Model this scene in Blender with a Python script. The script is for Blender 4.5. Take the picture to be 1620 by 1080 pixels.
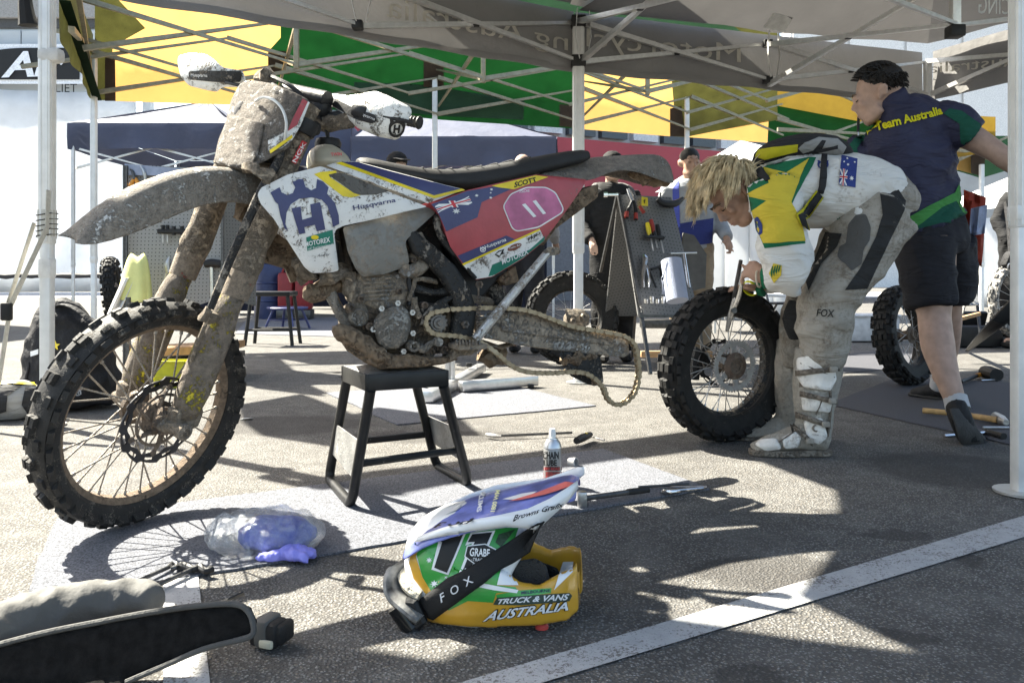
import bpy, bmesh, math, random
import numpy as np
from mathutils import Vector, Matrix, noise
from mathutils.bvhtree import BVHTree
random.seed(7)
sc = bpy.context.scene
for o in list(bpy.data.objects): bpy.data.objects.remove(o)
V = Vector
# ---------------------------------------------------------------- camera, sky, sun, exposure
FPX, HCAM, HOR = 1250.0, 0.73, 440.0
cam_d = bpy.data.cameras.new('camera'); cam = bpy.data.objects.new('camera', cam_d)
sc.collection.objects.link(cam); sc.camera = cam
cam.location = (0, 0, HCAM); cam.rotation_euler = (math.radians(90), 0, 0)
cam_d.sensor_width = 36; cam_d.lens = FPX / 1620 * 36; cam_d.shift_y = -(540 - HOR) / 1620
cam_d.clip_start = .05; cam_d.clip_end = 2000
SUN = V((-.26, .17, .345)).normalized()          # towards the sun: behind the scene, on its left
world = bpy.data.worlds.new('World'); sc.world = world; world.use_nodes = True
wn = world.node_tree.nodes; wl = world.node_tree.links
sky = wn.new('ShaderNodeTexSky'); sky.sky_type = 'NISHITA'; sky.sun_disc = False
sky.sun_elevation = math.asin(SUN.z); sky.sun_rotation = math.atan2(SUN.x, SUN.y)
sky.dust_density = 2.5; sky.air_density = 1.0; sky.ozone_density = .6
bg = wn['Background']; wl.new(sky.outputs[0], bg.inputs[0]); bg.inputs[1].default_value = .076
sun_d = bpy.data.lights.new('sun', 'SUN'); sun = bpy.data.objects.new('sun', sun_d); sc.collection.objects.link(sun)
sun_d.energy = 5.0; sun_d.angle = math.radians(.55); sun_d.color = (1, .955, .88)
sun.rotation_euler = SUN.to_track_quat('Z', 'Y').to_euler(); sun.location = SUN * 30
vs = sc.view_settings; vs.view_transform = 'Standard'; vs.look = 'None'; vs.gamma = 1; vs.use_curve_mapping = False
vs.exposure = 2.47; vs.use_white_balance = True; vs.white_balance_temperature = 6850; vs.white_balance_tint = 6
sc.cycles.use_denoising = True; sc.cycles.max_bounces = 8; sc.cycles.transparent_max_bounces = 12
sc.cycles.sample_clamp_indirect = 6
# ---------------------------------------------------------------- pixel <-> place
CAM = V((0, 0, HCAM))
def ray(px, py): return V(((px - 810) / FPX, 1.0, -(py - HOR) / FPX))
def P(px, py, Y): return CAM + ray(px, py) * Y
def G(px, py, z=0.0): return P(px, py, FPX * (HCAM - z) / (py - HOR))
def on_plane(px, py, p0, n):
    d = ray(px, py); return CAM + d * ((p0 - CAM).dot(n) / d.dot(n))
# ---------------------------------------------------------------- materials
MATS = {}
def _n(nt, t, **k):
    x = nt.nodes.new(t)
    for a, b in k.items(): setattr(x, a, b)
    return x
def _noise(nt, vec, scale, detail=4, rough=.55, dist=0):
    n = _n(nt, 'ShaderNodeTexNoise'); n.inputs['Scale'].default_value = scale; n.inputs['Detail'].default_value = detail
    n.inputs['Roughness'].default_value = rough; n.inputs['Distortion'].default_value = dist
    nt.links.new(vec, n.inputs['Vector']); return n.outputs['Fac']
def _ramp(nt, fac, a, b, ca=(0, 0, 0, 1), cb=(1, 1, 1, 1)):
    r = _n(nt, 'ShaderNodeValToRGB'); e = r.color_ramp.elements
    e[0].position = a; e[1].position = b; e[0].color = ca; e[1].color = cb
    nt.links.new(fac, r.inputs[0]); return r.outputs[0]
def _mix(nt, fac, a, b, mode='MIX'):
    m = _n(nt, 'ShaderNodeMix', data_type='RGBA', blend_type=mode)
    for s, x in ((0, fac), (6, a), (7, b)):
        if hasattr(x, 'is_output'): nt.links.new(x, m.inputs[s])
        elif s == 0: m.inputs[0].default_value = x
        else: m.inputs[s].default_value = (*x[:3], 1)
    return m.outputs[2]
def _math(nt, op, a, b=0.0, c=None):
    m = _n(nt, 'ShaderNodeMath', operation=op)
    for i, x in enumerate((a, b) if c is None else (a, b, c)):
        if hasattr(x, 'is_output'): nt.links.new(x, m.inputs[i])
        else: m.inputs[i].default_value = x
    return m.outputs[0]
MUD = (.235, .19, .145)
def mat(name, col, rough=.6, metal=0.0, var=.18, vs=14, bump=.12, bs=90, mud=0.0, ms=9, mudcol=MUD, spec=.5, transl=0.0, coat=0.0, bd=.01, alpha=None, soft=.022, fold=0.0):
    if name in MATS: return MATS[name]
    if max(col) < .036: col = [c * .85 for c in col]; spec = min(spec, .3)
    m = bpy.data.materials.new(name); m.use_nodes = True; nt = m.node_tree; L = nt.links
    b = nt.nodes['Principled BSDF']; out = nt.nodes['Material Output']
    tc = _n(nt, 'ShaderNodeTexCoord').outputs['Object']
    n1 = _noise(nt, tc, vs, 5)
    lo = [c * (1 - var) for c in col]; hi = [min(1, c * (1 + var)) for c in col]
    c = _mix(nt, _ramp(nt, n1, .3, .7), lo, hi)
    b.inputs['Roughness'].default_value = rough; b.inputs['Metallic'].default_value = metal
    b.inputs['Specular IOR Level'].default_value = spec
    if coat: b.inputs['Coat Weight'].default_value = coat; b.inputs['Coat Roughness'].default_value = .12
    h = _noise(nt, tc, bs, 3)
    if mud > 0:
        a = _noise(nt, tc, ms, 10, .72, .4); a2 = _noise(nt, tc, ms * 8, 5, .75)
        s = _math(nt, 'ADD', _math(nt, 'MULTIPLY', a, .62), _math(nt, 'MULTIPLY', a2, .38))
        t = .5 + (.5 - mud) * .42
        k = _ramp(nt, s, t - soft * .7, t + soft * 1.3)
        mn = _noise(nt, tc, ms * 3.5, 9, .78)
        mc = _mix(nt, _ramp(nt, mn, .3, .72), [x * .45 for x in mudcol], [x * 1.65 for x in mudcol])
        c = _mix(nt, k, c, mc)
        r = _mix(nt, k, (rough,) * 3, (.93,) * 3); L.new(r, b.inputs['Roughness'])
        if metal: L.new(_mix(nt, k, (metal,) * 3, (0, 0, 0)), b.inputs['Metallic'])
        h = _math(nt, 'ADD', _math(nt, 'MULTIPLY', h, .5), _math(nt, 'MULTIPLY', k, _math(nt, 'ADD', .6, a2)))
    L.new(c, b.inputs['Base Color'])
    if fold:
        mp = _n(nt, 'ShaderNodeMapping'); mp.inputs['Scale'].default_value = (5, 5, 15); mp.inputs['Rotation'].default_value = (0, .5, 0); L.new(tc, mp.inputs['Vector'])
        f = _noise(nt, mp.outputs[0], 1.0, 3, .5, .9); f = _math(nt, 'ABSOLUTE', _math(nt, 'SUBTRACT', f, .5)); h = _math(nt, 'ADD', _math(nt, 'MULTIPLY', h, .06), _math(nt, 'MULTIPLY', f, fold))
    if bump:
        bp = _n(nt, 'ShaderNodeBump'); bp.inputs['Strength'].default_value = min(1, bump * 2); bp.inputs['Distance'].default_value = bd
        L.new(h, bp.inputs['Height']); L.new(bp.outputs[0], b.inputs['Normal'])
    if transl:
        t = _n(nt, 'ShaderNodeBsdfTranslucent'); L.new(c, t.inputs[0]); mx = _n(nt, 'ShaderNodeMixShader'); mx.inputs[0].default_value = transl
        L.new(b.outputs[0], mx.inputs[1]); L.new(t.outputs[0], mx.inputs[2]); L.new(mx.outputs[0], out.inputs[0])
    if alpha is not None:
        t = _n(nt, 'ShaderNodeBsdfTransparent'); mx = _n(nt, 'ShaderNodeMixShader')
        a = _ramp(nt, _noise(nt, tc, alpha[2], 4, .6), .35, .75, (alpha[0],) * 3 + (1,), (alpha[1],) * 3 + (1,))
        L.new(a, mx.inputs[0]); L.new(t.outputs[0], mx.inputs[1]); L.new(b.outputs[0], mx.inputs[2]); L.new(mx.outputs[0], out.inputs[0])
    MATS[name] = m; return m
# ---------------------------------------------------------------- mesh collecting
COL = sc.collection; ORG = {}
def frame_of(d):
    d = d.normalized(); a = V((0, 0, 1)) if abs(d.z) < .9 else V((1, 0, 0))
    x = a.cross(d).normalized(); return x, d.cross(x).normalized()
class MB:
    def __init__(s, M=None): s.v = []; s.f = []; s.M = M
    def add(s, vs, fs):
        k = len(s.v); s.v += [(s.M @ V(p)) if s.M else V(p) for p in vs]; s.f += [[i + k for i in f] for f in fs]; return s
    def box(s, c, dx, dy, dz, R=None, tap=1.0):
        c = V(c); vs = []
        for z, t in ((-.5, 1.0), (.5, tap)):
            for x, y in ((-.5, -.5), (.5, -.5), (.5, .5), (-.5, .5)):
                p = V((x * dx * t, y * dy * t, z * dz)); vs.append(c + (R @ p if R else p))
        return s.add(vs, [(3, 2, 1, 0), (4, 5, 6, 7), (0, 1, 5, 4), (1, 2, 6, 5), (2, 3, 7, 6), (3, 0, 4, 7)])
    def rbox(s, c, dx, dy, dz, r=.01, R=None, seg=2):
        bm = bmesh.new(); bmesh.ops.create_cube(bm, size=1)
        for v in bm.verts: v.co = V((v.co.x * dx, v.co.y * dy, v.co.z * dz))
        bmesh.ops.bevel(bm, geom=bm.edges[:], offset=min(r, .45 * min(dx, dy, dz)), segments=seg, affect='EDGES', profile=.5)
        c = V(c); bm.verts.index_update()
        s.add([c + (R @ v.co if R else v.co) for v in bm.verts], [[v.index for v in f.verts] for f in bm.faces]); bm.free(); return s
    def tube(s, pts, r, n=8, cap=True, flat=None, up=None, smooth=0):
        """r: number / list; flat=(a,b) scales the two cross axes; up fixes the first cross axis"""
        pts = [V(p) for p in pts]
        rs = list(r) if hasattr(r, '__len__') else [r] * len(pts)
        if smooth:
            q = []; qr = []
            m = len(pts)
            for i in range(m - 1):
                p0, p1, p2, p3 = pts[max(i - 1, 0)], pts[i], pts[i + 1], pts[min(i + 2, m - 1)]
                for j in range(smooth):
                    t = j / smooth
                    q.append(.5 * ((2 * p1) + (p2 - p0) * t + (2 * p0 - 5 * p1 + 4 * p2 - p3) * t * t + (3 * p1 - p0 - 3 * p2 + p3) * t ** 3))
                    qr.append(rs[i] * (1 - t) + rs[i + 1] * t if not hasattr(rs[i], '__len__') else (rs[i][0] * (1 - t) + rs[i + 1][0] * t, rs[i][1] * (1 - t) + rs[i + 1][1] * t))
            q.append(pts[-1]); qr.append(rs[-1]); pts, rs = q, qr
        vs = []; fs = []; x = None
        for i, p in enumerate(pts):
            d = (pts[min(i + 1, len(pts) - 1)] - pts[max(i - 1, 0)])
            if d.length < 1e-9: d = V((0, 0, 1))
            d.normalize()
            if up is not None:
                x = V(up) - d * V(up).dot(d)
                x = x.normalized() if x.length > 1e-6 else frame_of(d)[0]
            elif x is None: x = frame_of(d)[0]
            else:
                x = x - d * x.dot(d); x = x.normalized() if x.length > 1e-6 else frame_of(d)[0]
            y = d.cross(x); a, b = rs[i] if hasattr(rs[i], '__len__') else (rs[i], rs[i])
            if flat: a *= flat[0]; b *= flat[1]
            for k in range(n):
                t = 2 * math.pi * (k + .5) / n; vs.append(p + x * (a * math.cos(t)) + y * (b * math.sin(t)))
        for i in range(len(pts) - 1):
            for k in range(n):
                k2 = (k + 1) % n; fs.append((i * n + k, i * n + k2, (i + 1) * n + k2, (i + 1) * n + k))
        if cap: fs.append(tuple(range(n))[::-1]); fs.append(tuple((len(pts) - 1) * n + k for k in range(n)))
        return s.add(vs, fs)
    def lathe(s, prof, c, ax, n=24, cap=True, a0=0.0, a1=2 * math.pi):
        """prof: (radius, height along ax)"""
        c = V(c); ax = V(ax).normalized(); x, y = frame_of(ax); full = abs(a1 - a0 - 2 * math.pi) < 1e-6
        m = n if full else n + 1; vs = []; fs = []
        for r, h in prof:
            for k in range(m):
                t = a0 + (a1 - a0) * k / n; vs.append(c + ax * h + (x * math.cos(t) + y * math.sin(t)) * r)
        for i in range(len(prof) - 1):
            for k in range(n):
                k2 = (k + 1) % m; fs.append((i * m + k, i * m + k2, (i + 1) * m + k2, (i + 1) * m + k))
        if cap and full: fs.append(tuple(range(m))[::-1]); fs.append(tuple((len(prof) - 1) * m + k for k in range(m)))
        return s.add(vs, fs)
    def prism(s, poly, vec):
        vec = V(vec); n = len(poly); vs = [V(p) for p in poly] + [V(p) + vec for p in poly]
        return s.add(vs, [tuple(range(n)), tuple(range(2 * n - 1, n - 1, -1))] + [(i, n + i, n + (i + 1) % n, (i + 1) % n) for i in range(n)])
    def grid(s, rows, closed=False):
        m = len(rows[0]); vs = [p for r in rows for p in r]; fs = []
        for i in range(len(rows) - 1):
            for k in range(m if closed else m - 1):
                k2 = (k + 1) % m; fs.append((i * m + k, i * m + k2, (i + 1) * m + k2, (i + 1) * m + k))
        return s.add(vs, fs)
    def loft(s, rows):
        """closed rings lofted and capped"""
        s.grid(rows, True); n = len(rows[0]); k = len(s.v) - n * len(rows)
        s.f.append([k + i for i in range(n)][::-1]); s.f.append([k + n * (len(rows) - 1) + i for i in range(n)]); return s
    def ball(s, c, r, n=12, R=None):
        r = (r,) * 3 if not hasattr(r, '__len__') else r; c = V(c); vs = []; fs = []; m = n // 2
        for i in range(1, m):
            a = math.pi * i / m
            for k in range(n):
                t = 2 * math.pi * k / n; p = V((math.sin(a) * math.cos(t) * r[0], math.sin(a) * math.sin(t) * r[1], math.cos(a) * r[2]))
                vs.append(c + (R @ p if R else p))
        for i in range(m - 2):
            for k in range(n): fs.append((i * n + k, (i + 1) * n + k, (i + 1) * n + (k + 1) % n, i * n + (k + 1) % n))
        t = V((0, 0, r[2])); vs.append(c + (R @ t if R else t)); vs.append(c - (R @ t if R else t)); e = len(vs)
        for k in range(n): fs.append((e - 2, k, (k + 1) % n)); fs.append((e - 1, (m - 2) * n + (k + 1) % n, (m - 2) * n + k))
        return s.add(vs, fs)
    def bolt(s, c, ax, r=.006, h=.006): return s.lathe([(r, 0), (r, h), (r * .5, h), (r * .5, h * .4)], c, ax, 6)
    def build(s, name, m, parent=None, ang=35, sol=None, bev=None, sub=0, recalc=True):
        org = ORG.get(parent.name, V((0, 0, 0))) if parent else V((0, 0, 0))
        me = bpy.data.meshes.new(name); me.from_pydata([tuple(p - org) for p in s.v], [], [tuple(f) for f in s.f]); me.validate()
        if recalc:
            bm = bmesh.new(); bm.from_mesh(me); bmesh.ops.recalc_face_normals(bm, faces=bm.faces); bm.to_mesh(me); bm.free()
        return link(name, me, m, parent, ang, sol, bev, sub)
def link(name, me, m, parent=None, ang=35, sol=None, bev=None, sub=0):
    if ang: me.shade_smooth(); me.set_sharp_from_angle(angle=math.radians(ang))
    ms = m if isinstance(m, (list, tuple)) else [m]
    if not me.materials:
        for x in ms: me.materials.append(x)
    o = bpy.data.objects.new(name, me); COL.objects.link(o); ORG[o.name] = V((0, 0, 0))
    if parent: o.parent = parent; ORG[o.name] = ORG[parent.name].copy()
    if sol: x = o.modifiers.new('thick', 'SOLIDIFY'); x.thickness = sol; x.offset = -1
    if bev: x = o.modifiers.new('bevel', 'BEVEL'); x.width = bev; x.segments = 2; x.limit_method = 'ANGLE'; x.angle_limit = math.radians(40)
    if sub: x = o.modifiers.new('sub', 'SUBSURF'); x.levels = x.render_levels = sub
    return o
def tag(o, label, cat=None, group=None, kind=None):
    o['label'] = label
    if cat: o['category'] = cat
    if group: o['group'] = group
    if kind: o['kind'] = kind
    return o
def thing(name, label, cat, loc=(0, 0, 0), group=None):
    o = bpy.data.objects.new(name, None); COL.objects.link(o); o.location = loc; ORG[o.name] = V(loc); o.empty_display_size = .1
    return tag(o, label, cat, group)
def struct(o): o['kind'] = 'structure'; return o
def copy_tree(o, parent=None, delta=None, Mx=None):
    c = o.copy(); COL.objects.link(c); c.parent = parent; ORG[c.name] = ORG[o.name].copy()
    for ch in o.children: copy_tree(ch, c)
    return c
def piece(name, me, parent, M):
    """object sharing mesh data under a parent, M in world space"""
    o = bpy.data.objects.new(name, me); COL.objects.link(o); o.parent = parent; ORG[o.name] = V((0, 0, 0))
    o.matrix_basis = Matrix.Translation(-ORG[parent.name]) @ M; return o
def seg_matrix(a, b, up=None):
    a = V(a); b = V(b); d = b - a; z = d.normalized()
    if up is None: x, y = frame_of(z)
    else:
        x = V(up) - z * V(up).dot(z); x.normalize(); y = z.cross(x)
    return Matrix(((x.x, y.x, d.x, a.x), (x.y, y.y, d.y, a.y), (x.z, y.z, d.z, a.z), (0, 0, 0, 1)))
# ---------------------------------------------------------------- flat print on any surface
def poly_mesh(poly, step):
    """triangulated, subdivided polygon in picture units -> verts, faces, boundary edges"""
    bm = bmesh.new(); bm.faces.new([bm.verts.new((x, y, 0)) for x, y in poly]); bm.normal_update(); bmesh.ops.triangulate(bm, faces=bm.faces[:])
    for _ in range(7):
        e = [e for e in bm.edges if e.calc_length() > step]
        if not e: break
        bmesh.ops.subdivide_edges(bm, edges=e, cuts=1); bmesh.ops.triangulate(bm, faces=[f for f in bm.faces if len(f.verts) > 3])
    bm.verts.index_update()
    r = [v.co.xy for v in bm.verts], [[v.index for v in f.verts] for f in bm.faces], [(e.verts[0].index, e.verts[1].index) for e in bm.edges if len(e.link_faces) == 1]
    bm.free(); return r
def rounded(poly, r=4, n=3):
    out = []; m = len(poly)
    for i in range(m):
        p = V(poly[i]).to_2d() if len(poly[i]) == 2 else V(poly[i]); a = V(poly[i - 1]); b = V(poly[(i + 1) % m])
        da = (a - p); db = (b - p); ra = min(r, da.length * .45); rb = min(r, db.length * .45)
        s, e = p + da.normalized() * ra, p + db.normalized() * rb
        for k in range(n + 1):
            t = k / n; out.append(((1 - t) ** 2 * s.x + 2 * t * (1 - t) * p.x + t * t * e.x, (1 - t) ** 2 * s.y + 2 * t * (1 - t) * p.y + t * t * e.y))
    return out
def decal(name, poly, fn, m, parent, off=.0015, step=14):
    vs, fs, _ = poly_mesh(poly, step); mb = MB(); mb.add([fn(x, y, off) for x, y in vs], fs)
    o = mb.build(name, m, parent, ang=0, recalc=False); o.data.shade_smooth(); return o
def plate(name, poly, fn, thick, m, parent, step=16, edge=.004, ang=50):
    vs, fs, be = poly_mesh(poly, step); bset = {i for e in be for i in e}; n = len(vs)
    pts = [fn(x, y, -edge if i in bset else 0) for i, (x, y) in enumerate(vs)] + [fn(x, y, -thick) for x, y in vs]
    mb = MB(); mb.add(pts, fs + [[i + n for i in f[::-1]] for f in fs] + [[a, b, b + n, a + n] for a, b in be])
    return mb.build(name, m, parent, ang=ang)
TXT = {}
def text_geo(s, bold=.0, shear=0.0):
    k = (s, bold, shear)
    if k not in TXT:
        c = bpy.data.curves.new('t', 'FONT'); c.body = s; c.shear = shear; c.offset = bold; c.resolution_u = 3; c.space_character = 1.0
        o = bpy.data.objects.new('t', c); COL.objects.link(o); dg = bpy.context.evaluated_depsgraph_get(); dg.update()
        me = bpy.data.meshes.new_from_object(o.evaluated_get(dg)); bpy.data.objects.remove(o)
        bm = bmesh.new(); bm.from_mesh(me); bmesh.ops.triangulate(bm, faces=bm.faces[:]); bpy.data.meshes.remove(me)
        bm.verts.index_update(); v = np.array([x.co[:2] for x in bm.verts]); f = [[q.index for q in g.verts] for g in bm.faces]; bm.free()
        lo, hi = v.min(0), v.max(0); TXT[k] = ((v - lo) / (hi - lo), f)
    return TXT[k]
def text_on(name, s, quad, fn, m, parent, off=.0025, bold=.0, shear=0.0, mirror=False, maxe=None):
    """quad: picture points bottom-left, bottom-right, top-right, top-left"""
    uv, fs = text_geo(s, bold, shear); q = [V(p) for p in quad]; pts = []
    for u, w in uv:
        if mirror: u = 1 - u
        pts.append(q[0] * (1 - u) * (1 - w) + q[1] * u * (1 - w) + q[2] * u * w + q[3] * (1 - u) * w)
    if getattr(fn, 'curved', False):
        bm = bmesh.new(); vv = [bm.verts.new((p.x, p.y, 0)) for p in pts]
        for f in fs:
            try: bm.faces.new([vv[i] for i in f])
            except ValueError: pass
        for _ in range(3):
            e = [e for e in bm.edges if e.calc_length() > 5]
            if not e: break
            bmesh.ops.subdivide_edges(bm, edges=e, cuts=1); bmesh.ops.triangulate(bm, faces=[f for f in bm.faces if len(f.verts) > 3])
        bm.verts.index_update(); pts = [v.co.xy for v in bm.verts]; fs = [[v.index for v in f.verts] for f in bm.faces]; bm.free()
    pts = [fn(p.x, p.y, off) for p in pts]
    mb = MB(); mb.add(pts, fs); return mb.build(name, m, parent, ang=0, recalc=False)
def surf_of(objs):
    """map picture points onto already built meshes"""
    objs = objs if isinstance(objs, (list, tuple)) else [objs]; vs = []; fs = []
    for o in objs:
        k = len(vs); vs += [v.co + ORG[o.name] for v in o.data.vertices]; fs += [[i + k for i in p.vertices] for p in o.data.polygons]
    t = BVHTree.FromPolygons(vs, fs); last = [None]
    def fn(px, py, off=0.0):
        d = ray(px, py); l, n, i, dist = t.ray_cast(CAM, d.normalized())
        if l is None:
            y = last[0] if last[0] else 3.0
            l, n, i, dist = t.find_nearest(CAM + d * y)
            return l + (CAM - l).normalized() * off
        last[0] = l.y
        if n.dot(d) > 0: n = -n
        n = (n - d.normalized() * .6).normalized()
        return l + n * off
    fn.curved = True
    return fn
def remeshed(mb, voxel=.012, smooth=4, fac=.5, wr=None, parent=None):
    """one continuous surface out of overlapping closed pieces"""
    me = bpy.data.meshes.new('tmp'); me.from_pydata([tuple(p) for p in mb.v], [], [tuple(f) for f in mb.f])
    bm = bmesh.new(); bm.from_mesh(me); bmesh.ops.recalc_face_normals(bm, faces=bm.faces); bm.to_mesh(me); bm.free()
    o = bpy.data.objects.new('tmp', me); COL.objects.link(o)
    r = o.modifiers.new('r', 'REMESH'); r.mode = 'VOXEL'; r.voxel_size = voxel; r.adaptivity = 0
    if smooth: q = o.modifiers.new('s', 'SMOOTH'); q.factor = fac; q.iterations = smooth
    dg = bpy.context.evaluated_depsgraph_get(); dg.update()
    res = bpy.data.meshes.new_from_object(o.evaluated_get(dg)); bpy.data.objects.remove(o); bpy.data.meshes.remove(me)
    if wr:
        nv = [v.normal.copy() for v in res.vertices]
        for v, n in zip(res.vertices, nv): v.co += n * wr(v.co)
    out = MB(); out.v = [v.co.copy() for v in res.vertices]; out.f = [list(p.vertices) for p in res.polygons]; bpy.data.meshes.remove(res); return out
def folds(amp, sc_, stretch=(1, 1, 1)):
    s = V(stretch) * sc_
    def w(p):
        q = V((p.x * s.x, p.y * s.y, p.z * s.z)); a = noise.noise(q); b = noise.noise(q * 2.1 + V((9, 3, 1)))
        return amp * ((1 - abs(a) * 2.2) * .7 + b * .5)
    return w
# ================================================================ ground
def asphalt_material():
    m = bpy.data.materials.new('asphalt'); m.use_nodes = True; nt = m.node_tree; L = nt.links; b = nt.nodes['Principled BSDF']
    tc = _n(nt, 'ShaderNodeTexCoord').outputs['Object']
    vo = _n(nt, 'ShaderNodeTexVoronoi'); vo.inputs['Scale'].default_value = 150; L.new(tc, vo.inputs['Vector'])
    stone = _ramp(nt, vo.outputs['Distance'], .0, .75, (1, 1, 1, 1), (0, 0, 0, 1))
    sep = _n(nt, 'ShaderNodeSeparateColor'); L.new(vo.outputs['Color'], sep.inputs[0])
    tone = _mix(nt, sep.outputs[0], (.085, .084, .082), (.44, .433, .42))
    warm = _mix(nt, _ramp(nt, sep.outputs[1], .8, .84), tone, (.30, .26, .21))
    fine = _mix(nt, _ramp(nt, stone, .3, .62), (.06, .057, .053), warm)
    g = _noise(nt, tc, 420, 2, .6)
    fine = _mix(nt, _ramp(nt, g, .36, .6), [.09, .085, .078], fine)
    big = _noise(nt, tc, 1.1, 7, .62)
    c = _mix(nt, _ramp(nt, big, .30, .52), _mix(nt, .55, fine, (.055, .052, .05)), fine)
    med = _noise(nt, tc, 7, 5, .6)
    c = _mix(nt, _math(nt, 'MULTIPLY', _ramp(nt, med, .45, .8), .35), c, (.25, .243, .23))
    # oil and water stains; the broad last entries paint shade that falls there
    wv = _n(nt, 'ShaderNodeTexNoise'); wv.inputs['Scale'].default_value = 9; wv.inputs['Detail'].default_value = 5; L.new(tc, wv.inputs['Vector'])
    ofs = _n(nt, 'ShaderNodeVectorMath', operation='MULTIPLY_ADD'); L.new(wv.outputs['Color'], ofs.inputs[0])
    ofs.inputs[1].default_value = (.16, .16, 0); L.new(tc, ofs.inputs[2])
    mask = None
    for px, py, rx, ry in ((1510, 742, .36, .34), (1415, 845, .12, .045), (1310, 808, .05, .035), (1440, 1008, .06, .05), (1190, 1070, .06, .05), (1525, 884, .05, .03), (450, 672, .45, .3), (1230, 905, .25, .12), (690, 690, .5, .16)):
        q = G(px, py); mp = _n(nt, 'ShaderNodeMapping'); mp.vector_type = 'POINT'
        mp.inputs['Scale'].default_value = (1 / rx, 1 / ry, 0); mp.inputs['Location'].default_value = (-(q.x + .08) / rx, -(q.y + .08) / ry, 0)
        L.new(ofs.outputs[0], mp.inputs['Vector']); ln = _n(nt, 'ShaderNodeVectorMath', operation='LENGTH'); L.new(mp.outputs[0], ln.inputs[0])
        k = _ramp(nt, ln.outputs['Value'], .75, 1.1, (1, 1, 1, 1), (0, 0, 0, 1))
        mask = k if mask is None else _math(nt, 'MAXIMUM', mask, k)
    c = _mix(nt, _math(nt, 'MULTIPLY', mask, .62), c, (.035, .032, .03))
    L.new(c, b.inputs['Base Color']); b.inputs['Roughness'].default_value = .88; b.inputs['Specular IOR Level'].default_value = .35
    bp = _n(nt, 'ShaderNodeBump'); bp.inputs['Strength'].default_value = .75; bp.inputs['Distance'].default_value = .006
    L.new(_math(nt, 'ADD', stone, _math(nt, 'MULTIPLY', g, .5)), bp.inputs['Height']); L.new(bp.outputs[0], b.inputs['Normal'])
    return m
ASPH = asphalt_material()
mb = MB(); mb.add([(-220, -30, 0), (220, -30, 0), (220, 500, 0), (-220, 500, 0)], [(0, 1, 2, 3)])
g = struct(mb.build('ground', ASPH, ang=0)); g['label'] = 'light grey coarse asphalt of the paddock'
def paint_material():
    m = bpy.data.materials.new('worn_paint'); m.use_nodes = True; nt = m.node_tree; L = nt.links; b = nt.nodes['Principled BSDF']
    tc = _n(nt, 'ShaderNodeTexCoord').outputs['Object']; n = _noise(nt, tc, 150, 6, .7); n2 = _noise(nt, tc, 7, 6, .7)
    k = _ramp(nt, _math(nt, 'ADD', _math(nt, 'MULTIPLY', n, .62), _math(nt, 'MULTIPLY', n2, .38)), .43, .475)
    w = _mix(nt, _noise(nt, tc, 25, 5), (.28, .285, .29), (.47, .47, .47)); L.new(_mix(nt, k, (.14, .13, .12), w), b.inputs['Base Color'])
    b.inputs['Roughness'].default_value = .85; bp = _n(nt, 'ShaderNodeBump'); bp.inputs['Strength'].default_value = .5; bp.inputs['Distance'].default_value = .005
    L.new(_noise(nt, tc, 180, 3), bp.inputs['Height']); L.new(bp.outputs[0], b.inputs['Normal']); return m
PAINT = paint_material()
def sheet(name, pts, z, m):
    mb = MB(); mb.add([V((p[0], p[1], z)) for p in pts], [tuple(range(len(pts)))]); return mb.build(name, m, ang=0)
a, b_ = G(1620, 817), G(742, 1078); c_, d_ = G(1620, 851), G(872, 1078); e1 = (a - b_); e2 = (c_ - d_)
o = struct(sheet('parking_line', [b_ - e1 * .8, a + e1 * .9, c_ + e2 * .9, d_ - e2 * .8], .004, PAINT)); o['label'] = 'worn white painted bay line crossing the asphalt'
a, b_, c_, d_ = G(258, 905), G(312, 900), G(332, 1080), G(258, 1080)
o = struct(sheet('parking_line', [a + (a - d_) * .1, b_ + (b_ - c_) * .1, c_ + (c_ - b_) * .8, d_ + (d_ - a) * .8], .0045, PAINT)); o['label'] = 'short worn white line running under the floor mat'
# kerb strip and pale track edge far away on the left
o = struct(sheet('road', [(-60, 30, 0), (60, 30, 0), (60, 36, 0), (-60, 36, 0)], .006, mat('far_asphalt', (.34, .34, .35), .9, bump=0)))
o = struct(sheet('pavement', [(-60, 36.5, 0), (60, 36.5, 0), (60, 40, 0), (-60, 40, 0)], .01, mat('far_concrete', (.55, .55, .56), .9, bump=0)))
# floor mats: thin carpets with a real edge
CARPET = mat('carpet', (.115, .12, .138), .95, var=.75, vs=190, bump=.5, bs=320, bd=.004)
CARPET2 = mat('carpet_dark', (.055, .056, .066), .95, var=.3, vs=130, bump=.5, bs=300, bd=.004)
def floor_mat(pts, label, m=CARPET, th=.007):
    mb = MB(); c = sum((V((p[0], p[1], 0)) for p in pts), V()) / len(pts); edge = []
    n = len(pts)
    for i in range(n):
        p, q = V((pts[i][0], pts[i][1], 0)), V((pts[(i + 1) % n][0], pts[(i + 1) % n][1], 0)); k = max(2, int((q - p).length / .05))
        d = (q - p).normalized(); nn = V((d.y, -d.x, 0))
        for j in range(k):
            r = p + (q - p) * j / k; edge.append(r + nn * (.006 * noise.noise(r * 14) + .008 * noise.noise(r * 3)))
    mb.add([r + V((0, 0, .001)) for r in edge] + [r + V((0, 0, th)) for r in edge] + [c + V((0, 0, th))], [])
    k = len(edge); mb.f = [(i, (i + 1) % k, k + (i + 1) % k, k + i) for i in range(k)] + [(k + i, k + (i + 1) % k, 2 * k) for i in range(k)]
    return tag(mb.build('floor_mat', m, ang=30), label, 'mat', 'carpet mats on the asphalt')
A, B2, D = G(37, 960), G(1122, 775), G(90, 822)
floor_mat([A, B2, B2 + D - A, D], 'grey carpet mat under the motorcycle front wheel and black stand')
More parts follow.
